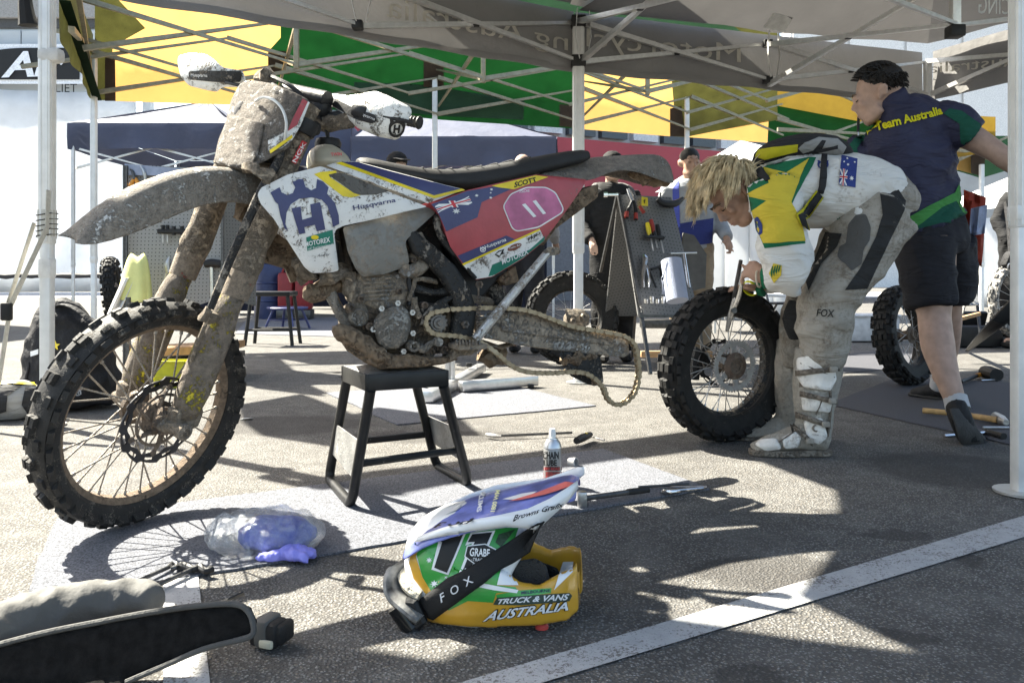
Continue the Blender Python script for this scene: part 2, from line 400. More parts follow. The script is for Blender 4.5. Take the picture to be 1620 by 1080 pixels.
N1, N2 = G(628, 673), G(942, 643); e = (N2 - N1); pe = V((-e.y, e.x, 0)).normalized() * 1.25
floor_mat([N1, N2, N2 + pe, N1 + pe], 'grey carpet mat under the aluminium bike lift behind the motorcycle')
floor_mat([G(1308, 640), G(1600, 705), G(1680, 610), G(1420, 598)], 'dark carpet mat with hammers behind the walking man in shorts', CARPET2)
floor_mat([G(1325, 592), G(1475, 578), G(1425, 552), G(1325, 562)], 'small dark carpet mat between the rider and the black tyre', CARPET2)
floor_mat([G(372, 528), G(540, 533), G(560, 503), G(395, 500)], 'blue grey carpet mat under the far step stools')
# ================================================================ tents
ALU = mat('aluminium', (.62, .62, .61), .38, .85, var=.1, vs=30, bump=.05)
ALUW = mat('white_pole', (.72, .72, .70), .45, .25, var=.08, bump=.05)
BRKT = mat('black_nylon', (.02, .02, .02), .5, bump=.05)
GREYF = mat('grey_canopy', (.165, .16, .157), .9, var=.1, vs=2.5, bump=.25, bs=5, bd=.03, transl=.12)
GREYV = mat('grey_valance', (.20, .195, .19), .9, var=.08, vs=3, bump=.25, bs=6, bd=.03, transl=.10)
PRINT = mat('canopy_lettering', (.50, .48, .42), .85, bump=0, transl=.25)
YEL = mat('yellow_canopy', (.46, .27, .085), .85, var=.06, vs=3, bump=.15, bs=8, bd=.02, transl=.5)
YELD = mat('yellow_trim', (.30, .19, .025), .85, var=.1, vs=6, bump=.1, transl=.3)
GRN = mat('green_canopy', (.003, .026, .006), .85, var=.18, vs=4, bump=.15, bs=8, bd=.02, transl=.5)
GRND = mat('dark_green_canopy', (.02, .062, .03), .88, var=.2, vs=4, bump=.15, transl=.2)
OLIVE = mat('olive_and_shade_canopy', (.045, .045, .012), .88, var=.25, vs=5, bump=.15, transl=.35)
ALUB = mat('brass_truss', (.26, .235, .17), .5, .5, var=.2, vs=20, bump=.05)
BRN = mat('brown_pocket', (.045, .03, .02), .9, bump=.1, transl=.1)
def bar(root, p, q, w=.036, h=.02, m=None, name='truss_bar'):
    p, q = V(p), V(q); d = (q - p).normalized(); u = V((0, 0, 1)) - d * d.z
    mb = MB(); mb.tube([p, q], (w / 2 * 1.4142, h / 2 * 1.4142), 4, up=u); return mb.build(name, m or ALU, root, ang=20)
def bracket(root, p, s=.07, name='bracket'):
    mb = MB(); mb.rbox(p, s, s, s * .8, .008); return mb.build(name, BRKT, root, ang=30)
def scissor(root, A, B, zt, zb, n=2, inset=.03, w=.036, m=None):
    A, B = V(A), V(B); nd = [A + (B - A) * i / n for i in range(n + 1)]; side = V(((B - A).y, -(B - A).x, 0)).normalized() * .014
    for i in range(n):
        p, q = nd[i], nd[i + 1]
        for s, (za, zc) in ((1, (zt, zb)), (-1, (zb, zt))):
            bar(root, V((p.x, p.y, za)) + side * s, V((q.x, q.y, zc)) + side * s, w, m=m)
        c = (p + q) / 2; bracket(root, V((c.x, c.y, (zt + zb) / 2)), .045, 'pivot')
    for i in range(1, n):
        for z in (zt, zb): bracket(root, V((nd[i].x, nd[i].y, z)), .065)
        if n == 2: pass
def post(root, xy, z0, z1, w=.05, m=None, foot=True):
    x, y = xy[0], xy[1]; mb = MB(); mb.rbox((x, y, (z0 + .95) / 2 + .01), w * .84, w * .84, .95 - z0, .006); mb.rbox((x, y, (z1 + .9) / 2), w, w, z1 - .9, .007)
    for s in (-1, 1):
        for t in (-.25, .25): mb.box((x + t * w, y + s * w * .5, (z1 + .9) / 2), w * .12, w * .08, z1 - .92); mb.box((x + s * w * .5, y + t * w, (z1 + .9) / 2), w * .08, w * .12, z1 - .92)
    o = mb.build('pole', m or ALUW, root, ang=30)
    mb = MB(); mb.rbox((x, y, .95), w * 1.06, w * 1.06, .05, .004); mb.build('collar', m or ALUW, root)
    if foot: mb = MB(); mb.lathe([(.0, .012), (.085, .012), (.085, .004), (0, .004)], (x, y, 0), (0, 0, 1), 20, cap=False); mb.build('foot_plate', ALU, root)
    return o
# --- the two grey canopies over the bike
Lp, Cp, Rp, Kp = V((-2.30, 3.91, 0)), V((.462, 5.5, 0)), V((1.727, 2.68, 0)), V((3.42, 6.5, 0)); Qp = Lp + Rp - Cp; Ep = Kp + Rp - Cp
ZB, ZT = 2.235, 2.51
t1 = thing('canopy_tent', 'grey canopy tent with a strapped white corner pole beside the motorcycle front wheel', 'tent', Lp, 'grey canopy tents over the bike')
t2 = thing('canopy_tent', 'grey canopy tent over the bending rider, aluminium truss under its roof', 'tent', Cp, 'grey canopy tents over the bike')
post(t1, Lp, 0, 2.55, .062); post(t1, Qp, 0, 2.55, .055)
post(t2, Cp, 0, 2.5, .075); post(t2, Rp, 0, 2.55, .06); post(t2, Kp, 0, 2.5, .055, foot=False); post(t2, Ep, 0, 2.5, .055, foot=False)
scissor(t1, Lp, Cp, ZT, ZB, 2)
for a, b_ in ((Cp, Kp), (Cp, Rp), (Kp, Ep)): scissor(t2, a, b_, ZT, ZB, 2)
ctr = (Cp + Ep) / 2
mb = MB(); mb.rbox((ctr.x, ctr.y, 2.65), .05, .05, 1.0, .005); mb.build('centre_post', ALU, t2)
for z in (2.16, 2.62): bracket(t2, (ctr.x, ctr.y, z), .085)
for a, b_ in ((Cp, Kp), (Cp, Rp), (Kp, Ep)):
    m_ = (a + b_) / 2; scissor(t2, m_, ctr, 2.5, 2.2, 1)
for p in (Cp,): bracket(t2, (p.x, p.y, ZT), .1); bracket(t2, (p.x, p.y, ZB), .1)
bracket(t1, (Lp.x, Lp.y, ZB), .09)
# white reinforcement patches taped to the truss nodes
PATCH = mat('tape_patch', (.62, .62, .6), .7, bump=.1, transl=.2)
for p in (Cp, (Cp + Kp) / 2, (Lp + Cp) / 2):
    d = (Cp - Lp).normalized(); mb = MB(); q = V((p.x, p.y, 2.60)) - V((-d.y, d.x, 0)) * .06
    mb.add([q - d * .11, q + d * .11, q + d * .1 + V((.03, -.12, .07)), q - d * .1 + V((.03, -.12, .07))], [(0, 1, 2, 3)]); mb.build('reinforcement_patch', PATCH, t2 if p is not (Lp + Cp) / 2 else t1, ang=0, sol=.004)
    for s in (-1, 1):
        mb = MB(); mb.tube([q + d * .05 * s + V((0, 0, -.02)), q + d * .065 * s + V((0, 0, -.2)), q + d * .03 * s + V((0, 0, -.36))], .02, 6, flat=(1, .15)); mb.build('strap', PATCH, t2)
def valance(root, A, B, zt, zb, m, name='valance', out=.06, wave=.02, n=40, dip=.0, nz=4):
    A, B = V(A), V(B); d = (B - A); nn = V((-d.y, d.x, 0)).normalized() * out; mb = MB(); rows = []
    for i in range(nz + 1):
        s = i / nz; z = zt + (zb - zt) * s; r = []
        for k in range(n + 1):
            t = k / n; p = A + d * t; w = wave * noise.noise(V((t * d.length * 2.2, i * .35, A.x))) * (s + .25)
            r.append(V((p.x, p.y, z - dip * 4 * t * (1 - t) * s)) + nn * (1 + w / max(out, .01) * 2))
        rows.append(r)
    mb.grid(rows); return mb.build(name, m, root, ang=60, recalc=False)
valance(t1, Lp - (Cp - Lp) * .03, Cp, 2.60, 2.20, GREYV); valance(t2, Cp, Kp, 2.60, 2.20, GREYV); valance(t2, Kp, Ep, 2.6, 2.2, GREYV)
for r_, A, B in ((t1, Lp, Cp), (t2, Cp, Kp)):   # hem roll
    nn = V((-(B - A).y, (B - A).x, 0)).normalized() * .055; mb = MB()
    mb.tube([A + nn + (B - A) * t + V((0, 0, 2.20 + .006 * math.sin(t * 31))) for t in [i / 24 for i in range(25)]], .016, 6, flat=(1.6, .5), up=(0, 0, 1)); mb.build('hem', GREYV, r_)
# roofs
def roof_z(p, c, A, B, D, z0, z1):
    u = (B - A); v = (D - A); a = abs((p - c).dot(u.normalized())) / (u.length / 2); b = abs((p - c).dot(v.normalized())) / (v.length / 2)
    return z0 + (z1 - z0) * (1 - min(1, max(a, b))) + .02 * noise.noise(p * 2.3)
vs_, fs_, _ = poly_mesh([tuple(p.xy) for p in (Cp, Kp, Ep, Rp)], .22)
cc = ctr.copy(); mb = MB()
mb.add([V((x, y, roof_z(V((x, y, 0)), cc, Cp, Kp, Rp, 2.60, 3.25))) for x, y in vs_], fs_); mb.build('roof_sheet', GREYF, t2, ang=25)
SH = SUN.xy / SUN.z
def under(px, py, z): q = G(px, py); return (q.x + SH.x * z, q.y + SH.y * z)
edge = [(1150, 708), (1190, 722), (1335, 777), (1345, 850), (1290, 950), (1475, 1037), (1300, 1017), (1080, 985), (900, 967), (720, 1052), (540, 1022), (430, 1000), (335, 1030), (300, 1120)]
r1 = [under(x, y, 2.66) for x, y in edge] + [(Qp.x + .7, Qp.y - .9), (Rp.x, Rp.y - 1.5), tuple(Rp.xy), tuple(Cp.xy), tuple((Lp + (Cp - Lp) * .62).xy)]
vs_, fs_, _ = poly_mesh(r1, .25); mb = MB(); c1 = (Lp + Rp) / 2
mb.add([V((x, y, 2.62 + .05 * noise.noise(V((x, y, 0)) * 1.3))) for x, y in vs_], fs_); mb.build('roof_sheet', GREYF, t1, ang=40)  # partial roof out of view, cut so its shade falls along that edge
# lettering printed on the outside of the valance, read backwards from inside
def val_map(A, B, out=.052):
    nn = V((-(B - A).y, (B - A).x, 0)).normalized(); p0 = A + nn * out
    return lambda px, py, off=0: on_plane(px, py, p0 - nn * off, nn)
f1, f2 = val_map(Lp, Cp), val_map(Cp, Kp)
text_on('lettering', 'ing Australia', [(612, 38), (912, 92), (912, 55), (612, -8)], f1, PRINT, t1, off=.03, mirror=True)
text_on('lettering', 'Motorcycl', [(928, 84), (1172, 108), (1172, 72), (928, 42)], f2, PRINT, t2, off=.03, mirror=True)
text_on('lettering', 'RACING', [(1548, 22), (1625, 24), (1625, 2), (1548, -8)], lambda x, y, o: P(x, y, 3.4), PRINT, t2, mirror=True)
nn = V((-(Ep - Kp).y, (Ep - Kp).x, 0)).normalized(); f3 = lambda px, py, off=0: on_plane(px, py, Kp - nn * (off - .04), nn)
text_on('lettering', 'Australian', [(1448, 118), (1615, 104), (1615, 84), (1448, 104)], f3, PRINT, t2, off=.03, mirror=True)
# strap wound round the corner pole
mb = MB()
for k in range(5):
    z = 1.045 - .026 * k; h_ = .0345; mb.tube([V((Lp.x + x * h_, Lp.y + y * h_, z + .006 * x + random.uniform(-.003, .003))) for x, y in ((-1, -1), (1, -1), (1, 1), (-1, 1), (-1, -1))], .0028, 5)
q = G(60, 690); STRAP = mat('webbing', (.55, .53, .47), .85, var=.15, vs=60, bump=.3, bs=300)
STRIPE = mat('black_webbing', (.02, .02, .02), .8, bump=.1)
mb.build('strap_winding', STRIPE, t1); mb = MB(); mb.rbox((Lp.x, Lp.y, 1.0), .066, .066, .14, .006); mb.build('strap_wrap', STRAP, t1)
mb = MB(); a, b_ = V((Lp.x + .03, Lp.y - .05, .98)), V((Lp.x - .105, Lp.y - .12, .60)); mb.tube([V((Lp.x + .03, Lp.y - .04, 1.16)), a, b_], .022, 6, flat=(1, .12)); mb.tube([b_, V((Lp.x - .17, Lp.y - .16, .02))], .019, 6, flat=(1, .12)); mb.tube([V((Lp.x - .04, Lp.y - .04, 1.0)), V((Lp.x - .12, Lp.y - .12, .6))], .018, 6, flat=(1, .12)); mb.build('tie_strap', STRAP, t1)
mb = MB(); mb.rbox(V((Lp.x - .118, Lp.y - .13, .57)), .05, .03, .085, .008); mb.build('buckle', STRIPE, t1)
mb = MB(); mb.rbox((Lp.x, Lp.y, .78), .062, .062, .10, .01); mb.build('tape_wrap', mat('tape', (.72, .72, .70), .55, bump=.1), t1)
mb = MB(); mb.tube([V((Lp.x - .08, Lp.y - .03, 2.3)), V((Lp.x - .085, Lp.y - .04, 2.1)), V((Lp.x - .075, Lp.y - .03, 1.97))], [.05, .03, .045], 8, smooth=4); mb.build('fabric_tie', STRIPE, t1)
mb = MB(); mb.rbox((Lp.x + .02, Lp.y, 1.83), .11, .075, .07, .02); mb.build('tape_wrap', PATCH, t1)
# --- yellow and green tent behind
FL, FR = P(150, 160, 9.0), P(1212, 222, 11.6); ZYB = FL.z; FL.z = FR.z = 0
NL = V((P(97, 100, 6.6).x, 6.6, 0))
t3 = thing('canopy_tent', 'yellow and green canopy tent glowing in the sun behind the motorcycle', 'tent', FL, 'yellow and green tents')
ZB3, ZT3 = ZYB + .06, ZYB + .52
dY = (FR - FL).normalized(); inn = V((dY.y, -dY.x, 0))          # towards the camera
def t3map(rise):                                                  # valance plane and roof plane
    def fn(px, py, off=0):
        p = on_plane(px, py, FL + inn * off, inn)
        if p.z > ZYB + .46:
            n2 = (V((0, 0, 1)) - inn * -.0).normalized(); n2 = (inn * 1.0 + V((0, 0, -1)) * .95).normalized()
            p = on_plane(px, py, FL + V((0, 0, ZYB + .46)) + n2 * off, n2)
        return p
    return fn
fy = t3map(1)
def ypanel(name, poly, m): return decal(name, poly, fy, m, t3, off=0, step=26)
ypanel('roof_sheet', [(178, -10), (444, -10), (444, 60), (424, 82), (424, 168), (178, 160), (178, 74), (230, 45)], YEL)
ypanel('roof_sheet', [(150, 158), (150, -10), (178, -10), (230, 45), (178, 74), (178, 160)], OLIVE)  # olive: shade on the overlapping corner put into the fabric colour
ypanel('roof_sheet', [(444, -10), (913, -10), (913, 204), (700, 190), (560, 176), (424, 168), (424, 82), (444, 60)], GRN)
ypanel('roof_sheet', [(913, -10), (1040, -10), (1062, 120), (1066, 166), (1062, 216), (913, 204)], YEL)
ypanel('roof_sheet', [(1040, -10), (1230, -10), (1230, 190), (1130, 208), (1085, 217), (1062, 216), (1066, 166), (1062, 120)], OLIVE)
ypanel('roof_sheet', [(1085, 217), (1130, 208), (1216, 190), (1214, 226)], YEL)
for poly in ([(166, 92), (182, 90), (183, 160), (166, 160)], [(424, 79), (459, 82), (459, 118), (424, 116)], [(670, 95), (702, 98), (702, 140), (670, 138)], [(560, 130), (668, 134), (830, 160), (828, 190), (700, 184), (560, 172)], [(885, 165), (911, 168), (911, 202), (885, 200)], [(1060, 172), (1078, 168), (1085, 216), (1060, 216)]):
    decal('pocket', poly, fy, BRN if poly[0][0] != 560 else GRND, t3, off=.02, step=30)  # the wide dark green patch paints shaded fabric, not a pocket
for px in (152, 685, 1080):
    q = on_plane(px, 300, FL, inn); post(t3, (q + inn * .12).xy, 0, ZT3, .06, ALUW, foot=False)
def yn(px): q = on_plane(px, 300, FL, inn); q.z = 0; return q + inn * .16
nodes = [yn(152), yn(435), yn(688), yn(915), yn(1083), yn(1228)]
for a, b_ in zip(nodes, nodes[1:]): scissor(t3, a, b_, ZT3, ZB3, 1, w=.05, m=ALUB)
nodes2 = [p + inn * 1.5 + dY * .2 for p in nodes]
nodes3 = [p + inn * .8 - dY * .5 for p in nodes]
for a, b_ in zip(nodes3, nodes3[1:]): scissor(t3, a, b_, ZT3 + .05, ZB3 + .05, 1, w=.04, m=ALUB)
for a, b_ in zip(nodes2, nodes2[1:]): scissor(t3, a, b_, ZT3 + .1, ZB3 + .1, 1, w=.05, m=ALUB)
for k, a in enumerate(nodes2[1:4]): mb = MB(); mb.rbox(a + V((0, 0, ZB3 + .33)), .05, .05, .55, .005); mb.build('truss_post', ALUB, t3); scissor(t3, a, nodes[k + 1], ZT3 + .1, ZB3 + .1, 1, w=.045, m=ALUB)
Lf = FL + (NL - FL) * 1.0
valance(t3, NL, FL, ZYB + .75, ZYB, OLIVE, 'side_valance', out=.02); scissor(t3, NL + V((.1, 0, 0)), nodes[0], ZT3, ZB3, 1, w=.05, m=ALUB)
mb = MB(); mb.tube([NL + V((.03, 0, ZYB + .3)), FL + V((.03, 0, ZYB + .01))], .05, 6, flat=(1, .1)); mb.build('green_trim', GRN, t3)
# yellow/green tent at the right, behind the walking man
t4 = thing('canopy_tent', 'yellow and green canopy tent behind the outstretched arm of the walking man', 'tent', P(1553, 520, 12.5), 'yellow and green tents')
f4 = lambda px, py, off=0: P(px, py, 12.5 - off)
for nm, poly, m in (('trim_band', [(1190, 132), (1420, 152), (1480, 190), (1480, 215), (1400, 200), (1190, 160)], YELD), ('roof_sheet', [(1215, 160), (1400, 200), (1440, 235), (1380, 262), (1215, 235)], GRN), ('trim_band', [(1470, 180), (1575, 185), (1575, 216), (1500, 215)], YELD),
                    ('roof_sheet', [(1500, 215), (1620, 215), (1660, 250), (1552, 282), (1505, 268)], GRND), ('roof_sheet', [(1500, 195), (1572, 200), (1545, 222), (1538, 275), (1490, 262)], YEL), ('pocket', [(1536, 232), (1560, 235), (1556, 280), (1536, 274)], BRN)):
    decal(nm, poly, f4, m, t4, off={'trim_band': .1, 'pocket': .12}.get(nm, 0) + (.05 if m is YEL else 0), step=40)
post(t4, P(1553, 300, 12.3).xy, 0, 2.5, .06, ALUW, foot=False)
for a, b_ in (((1220, 185), (1430, 245)), ((1250, 235), (1400, 180)), ((1490, 205), (1620, 255)), ((1500, 260), (1620, 205)), ((1500, 235), (1560, 245)), ((1560, 250), (1640, 215)), ((1230, 205), (1440, 215))):
    bar(t4, P(*a, 12.2), P(*b_, 12.25), .06, m=ALUB)
bar(t4, P(1230, 225, 11.9), P(1400, 255, 11.9), .06, m=YELD); bar(t4, P(1490, 250, 11.9), P(1620, 230, 11.9), .06, m=YELD)
# sheet added out of view as roof, outlined to shade the rider and mats
vs_, fs_, _ = poly_mesh([under(x, y, 3.05) for x, y in ((1196, 724), (1335, 778), (1625, 812), (1750, 780), (1750, 577), (1640, 583), (1475, 588), (1330, 594), (1262, 642))], .4)
mb = MB(); mb.add([V((x, y, 3.05 + .06 * noise.noise(V((x, y, 0))))) for x, y in vs_], fs_); mb.build('roof_sheet', GRND, t4, ang=40)
vs_, fs_, _ = poly_mesh([under(x, y, 3.05) for x, y in ((372, 640), (470, 622), (520, 640), (560, 655), (600, 646), (742, 664), (770, 690), (650, 690), (520, 706), (420, 690), (385, 668))], .3)
mb = MB(); mb.add([V((x, y, 3.05 + .06 * noise.noise(V((x, y, 0))))) for x, y in vs_], fs_); mb.build('roof_sheet', GRND, t3, ang=40)  # another unseen sheet, added to cast shade on the ground behind the motorcycle
# ================================================================ far background
WHITE = mat('white_tarp', (.78, .79, .80), .8, var=.05, vs=1.2, bump=.3, bs=1.5, bd=.1, transl=.42)
def tarp_wall(name, quad, Y0, Y1, m, label, cat, nx=30, nz=10, amp=.12, th=.05):
    """quad in picture points (tl, tr, br, bl) at depths Y0 (left) and Y1 (right)"""
    tl, tr, br, bl = [P(*p, y) for p, y in zip(quad, (Y0, Y1, Y1, Y0))]; rows = []
    for i in range(nz + 1):
        s = i / nz; r = []
        for k in range(nx + 1):
            t = k / nx; p = (tl * (1 - t) + tr * t) * (1 - s) + (bl * (1 - t) + br * t) * s
            p.y += amp * noise.noise(V((t * 5, s * 2.4, Y0))) + amp * .6 * noise.noise(V((t * 9 + s * 5, s * 7, 3)))
            r.append(p)
        rows.append(r)
    mb = MB(); mb.grid(rows); o = mb.build(name, m, ang=60, recalc=False, sol=th); return tag(o, label, cat)
tarp_wall('tarpaulin_wall', [(-260, 132), (215, 150), (215, 461), (-260, 463)], 41, 41, WHITE, 'white tarpaulin wall beyond the strapped tent pole', 'wall', amp=.5)
b1 = thing('building', 'pale building with a black arched banner above the white tarpaulin wall', 'building', P(60, 462, 44))
def bld(root, name, x0, y0, x1, y1, Y, m, th=.5):
    a, c = P(x0, y0, Y), P(x1, y1, Y); mb = MB(); mb.box(((a.x + c.x) / 2, Y + th / 2, (a.z + c.z) / 2), abs(c.x - a.x), th, abs(a.z - c.z)); return mb.build(name, m, root, ang=20, bev=.03)
PALE = mat('pale_cladding', (.50, .53, .55), .7, var=.06, vs=.6, bump=.05); DARKW = mat('dark_glass', (.035, .04, .05), .15, bump=0); GREYB = mat('grey_fascia', (.30, .29, .28), .8, bump=.05)
bld(b1, 'wall', -400, 45, 240, 148, 41.5, PALE, .4); bld(b1, 'roof', -420, -60, 260, 28, 41.2, GREYB, 2); bld(b1, 'eave', -400, 28, 250, 45, 41.4, mat('dark_fascia', (.07, .07, .07), .7), .3)
for x in range(-380, 240, 46): bld(b1, 'cladding_panel', x, 48, x + 44, 76, 41.35, PALE, .15)
for x in (-390, 225): bld(b1, 'column', x, 140, x + 14, 462, 41.6, PALE, .4)
bn = thing('banner', 'black arched banner reading Air in white letters', 'banner', P(60, 130, 40.9))
f5 = lambda px, py, off=0: P(px, py, 40.9 - off)
plate('panel', [(-120, 133), (-120, 70), (150, 70), (150, 133)], f5, .1, mat('banner_white', (.75, .77, .8), .6, bump=0), bn, step=80)
decal('arch', [(-120, 126)] + [(-120 + 9 * i, 126 - 50 * math.sin(min(1, (i + 4) / 22) * 1.57)) for i in range(1, 28)] + [(126, 80), (126, 126)], f5, BRKT, bn, off=.06, step=60)
text_on('lettering', 'Air', [(2, 123), (104, 120), (104, 80), (2, 82)], f5, mat('banner_white', (.7, .72, .75)), bn, off=.12, bold=.03, shear=.25)
text_on('lettering', 'LIET', [(88, 146), (122, 146), (122, 133), (88, 133)], lambda x, y, o: P(x, y, 40.2), BRKT, bn)
mb = MB(); mb.tube([P(-60 + i * 10, 436 + 2.5 * noise.noise(V((i * .5, 0, 0))), 33) for i in range(24)], [.1 + .08 * abs(noise.noise(V((i * .8, 2, 0)))) for i in range(24)], 8); tag(mb.build('rolled_cover', mat('black_sheet', (.02, .02, .022), .6)), 'long black rolled cover lying in front of the white tarpaulin wall', 'cover')
b2 = thing('pit_building', 'long building with red fascia and window row behind the tents', 'building', P(850, 475, 26))
RED = mat('red_fascia', (.36, .045, .06), .6, var=.08, vs=.4, bump=.05)
p0, p1 = P(440, 178, 22), P(1300, 247, 31); ztop = 5.35; zlo = 3.4
def slab(root, name, z0, z1, m, back=.6, fwd=0.0, t0=0.0, t1=1.0):
    d = p1 - p0; nn = V((-d.y, d.x, 0)).normalized(); a, c = p0 + d * t0 - nn * fwd, p0 + d * t1 - nn * fwd; mb = MB()
    mb.prism([V((a.x, a.y, z0)), V((c.x, c.y, z0)), V((c.x, c.y, z1)), V((a.x, a.y, z1))], nn * back); return mb.build(name, m, root, ang=20)
slab(b2, 'wall', 0, 9, PALE, 3, -.4); slab(b2, 'red_fascia', zlo, ztop, RED, .5); slab(b2, 'ground_floor', 0, zlo - .05, mat('shade_grey', (.16, .16, .17), .8), .3, -.05)
for i in range(16): slab(b2, 'window', 5.5, 6.9, DARKW if i % 3 else mat('blind', (.55, .57, .6), .6), .3, -.15, .02 + i * .062, .02 + i * .062 + .05)
b3 = thing('grandstand', 'tall pale building closing the view behind the right hand tents', 'building', V((40, 62, 0))); bld(b3, 'wall', 1250, -260, 2300, 470, 62, mat('bright_cladding', (.7, .7, .69), .8, bump=0), 2)
for k in range(5): bld(b3, 'wall_panel', 1255 + k * 90, -250, 1340 + k * 90, 455, 61.8, mat('bright_cladding', (.7, .7, .69)), .15)
# unseen trailer, added beyond the left edge so its shade lies across the far asphalt
trl = thing('shade_trailer', 'unseen white trailer added left of the blue gazebo for its shade', 'trailer', V((-11, 10.5, 0))); mb = MB(); mb.rbox((-11.2, 10.4, 2.45), 4.6, 5.2, 3.5, .1); mb.build('box_body', WHITE, trl)
for y in (8.6, 9.6, 12): mb = MB(); mb.lathe([(0, -.15), (.42, -.15), (.5, -.1), (.5, .1), (.42, .15), (0, .15)], (-9.1, y, .5), (1, 0, 0), 24, cap=False); mb.build('wheel', BRKT, trl)
# right side: white tents and a concrete wall
CONC = mat('concrete', (.36, .37, .37), .9, var=.12, vs=1.5, bump=.1)
tarp_wall('concrete_wall', [(1470, 265), (1760, 240), (1760, 466), (1470, 470)], 28, 26, CONC, 'bare grey concrete wall behind the figure in black', 'wall', amp=.0)
def white_tent(pts, wall, Y, label):
    r = thing('marquee', label, 'tent', P((wall[0][0] + wall[1][0]) / 2, HOR + 912 / Y, Y), 'white marquees')
    apex, l, rr = pts; a, b2_, c2 = P(*apex, Y + 1.5), P(*l, Y), P(*rr, Y); bk = V((0, 3, 0))
    mb = MB(); mb.add([a, b2_, c2, b2_ + bk, c2 + bk], [(0, 1, 2), (0, 3, 1), (0, 2, 4), (0, 4, 3)]); mb.build('roof_sheet', WHITE, r, ang=20)
    nx = 6
    for i in range(nx):
        x0 = wall[0][0] + (wall[1][0] - wall[0][0]) * i / nx; x1 = wall[0][0] + (wall[1][0] - wall[0][0]) * (i + 1) / nx - 1; y0 = wall[0][1] + (wall[1][1] - wall[0][1]) * i / nx
        rows = [[P(x0 + (x1 - x0) * k / 6, y0 + (HOR + 912 / Y - y0) * j / 6, Y + .03 * noise.noise(V((k, j * .6, i)))) for k in range(7)] for j in range(7)]
        mb = MB(); mb.grid(rows); mb.build('side_panel', WHITE, r, ang=60, recalc=False, sol=.02)
    for p in (wall[0], wall[1]): q = P(*p, Y); post(r, (q.x, q.y - .06), 0, q.z, .06, foot=False)
white_tent([(1172, 222), (1085, 275), (1330, 262)], [(1108, 300), (1340, 262)], 14, 'white marquee with pale side panels behind the bending rider')
white_tent([(1640, 262), (1535, 330), (1800, 300)], [(1548, 345), (1800, 300)], 20, 'white marquee roof beyond the concrete wall')
# blue tents
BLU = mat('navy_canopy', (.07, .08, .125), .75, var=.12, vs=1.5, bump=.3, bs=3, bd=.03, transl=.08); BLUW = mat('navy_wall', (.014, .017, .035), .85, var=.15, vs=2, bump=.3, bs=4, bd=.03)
DARKI = mat('dark_interior', (.015, .015, .018), .9, bump=0)
def blue_tent(x0, x1, ytop, ybot, apex, Y, label, wall=True, depth=3.0):
    r = thing('gazebo', label, 'tent', P((x0 + x1) / 2, HOR + 912 / Y, Y), 'navy blue gazebos'); a, c = P(x0, ytop, Y), P(x1, ytop, Y); lo = P(x0, ybot, Y).z; A_, B_ = V((a.x, a.y, 0)), V((c.x, c.y, 0))
    ap = P(*apex, Y + depth / 2); rows = []
    for s in range(9):
        t = s / 8; rows.append([a.lerp(c, k / 20).lerp(V((ap.x, ap.y, ap.z)), t) + V((0, 0, .12 * t * (t - 1) + .03 * noise.noise(V((k * .5, s * .4, Y))))) for k in range(21)])
    mb = MB(); mb.grid(rows); bk = V((0, depth, 0))
    mb.add([c, c + bk, ap], [(0, 1, 2)]); mb.add([a, ap, a + bk], [(0, 1, 2)]); mb.add([a + bk, ap, c + bk], [(0, 1, 2)]); mb.build('roof_sheet', BLU, r, ang=40, recalc=False)
    valance(r, A_, B_, a.z, lo, BLU, out=-.02, wave=.03, n=30); valance(r, A_ + bk, B_ + bk, a.z, lo, BLU, out=.02); valance(r, A_, A_ + bk, a.z, lo, BLU, out=.02); valance(r, B_, B_ + bk, a.z, lo, BLU, out=-.02)
    for q in (A_, B_, A_ + bk, B_ + bk): post(r, (q.x + (.05 if q.x == A_.x else -.05), q.y + .05), 0, a.z - .05, .05, foot=False)
    scissor(r, A_ + V((0, .1, 0)), B_ + V((0, .1, 0)), lo + .05, lo - .3, 2, w=.035); scissor(r, A_ + bk * .95, B_ + bk * .95, lo + .05, lo - .3, 2, w=.035)
    if wall:
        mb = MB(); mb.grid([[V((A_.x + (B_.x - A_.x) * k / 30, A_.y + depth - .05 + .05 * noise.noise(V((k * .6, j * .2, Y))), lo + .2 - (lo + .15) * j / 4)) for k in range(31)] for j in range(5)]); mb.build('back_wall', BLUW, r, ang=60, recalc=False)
    return r
blue_tent(108, 372, 195, 236, (330, 160), 12.5, 'navy gazebo with white legs behind the front mudguard', True, 4)
blue_tent(372, 556, 200, 262, (440, 150), 15, 'navy gazebo behind the handlebar', True, 4)
blue_tent(556, 880, 216, 262, (640, 150), 14.5, 'wide navy gazebo behind the motorcycle seat', True, 4)
# ================================================================ wheels (shared builder)
RUB = mat('tyre_rubber', (.026, .025, .024), .66, var=.35, vs=25, bump=.35, bs=120, bd=.004, mud=.36, ms=26, mudcol=(.15, .135, .115))
RUBC = mat('dark_rubber', (.017, .0165, .016), .7, var=.4, vs=25, bump=.3, bs=120, bd=.003, mud=.28, ms=20, mudcol=(.075, .068, .06))
RIMM = mat('muddy_rim', (.05, .045, .04), .5, .3, mud=.72, ms=14, bump=.4, bs=120, mudcol=(.20, .145, .10))
RIMD = mat('black_rim', (.03, .03, .03), .4, .4, mud=.42, ms=18, bump=.3, mudcol=(.16, .13, .10))
SPK = mat('muddy_spoke', (.36, .33, .29), .5, .5, mud=.5, ms=30, bump=.2); SPKD = mat('steel_spoke', (.42, .42, .42), .35, .8, bump=.05)
HUBM = mat('muddy_hub', (.16, .15, .14), .5, .5, mud=.62, ms=22, bump=.5, bs=100, mudcol=(.21, .16, .12))
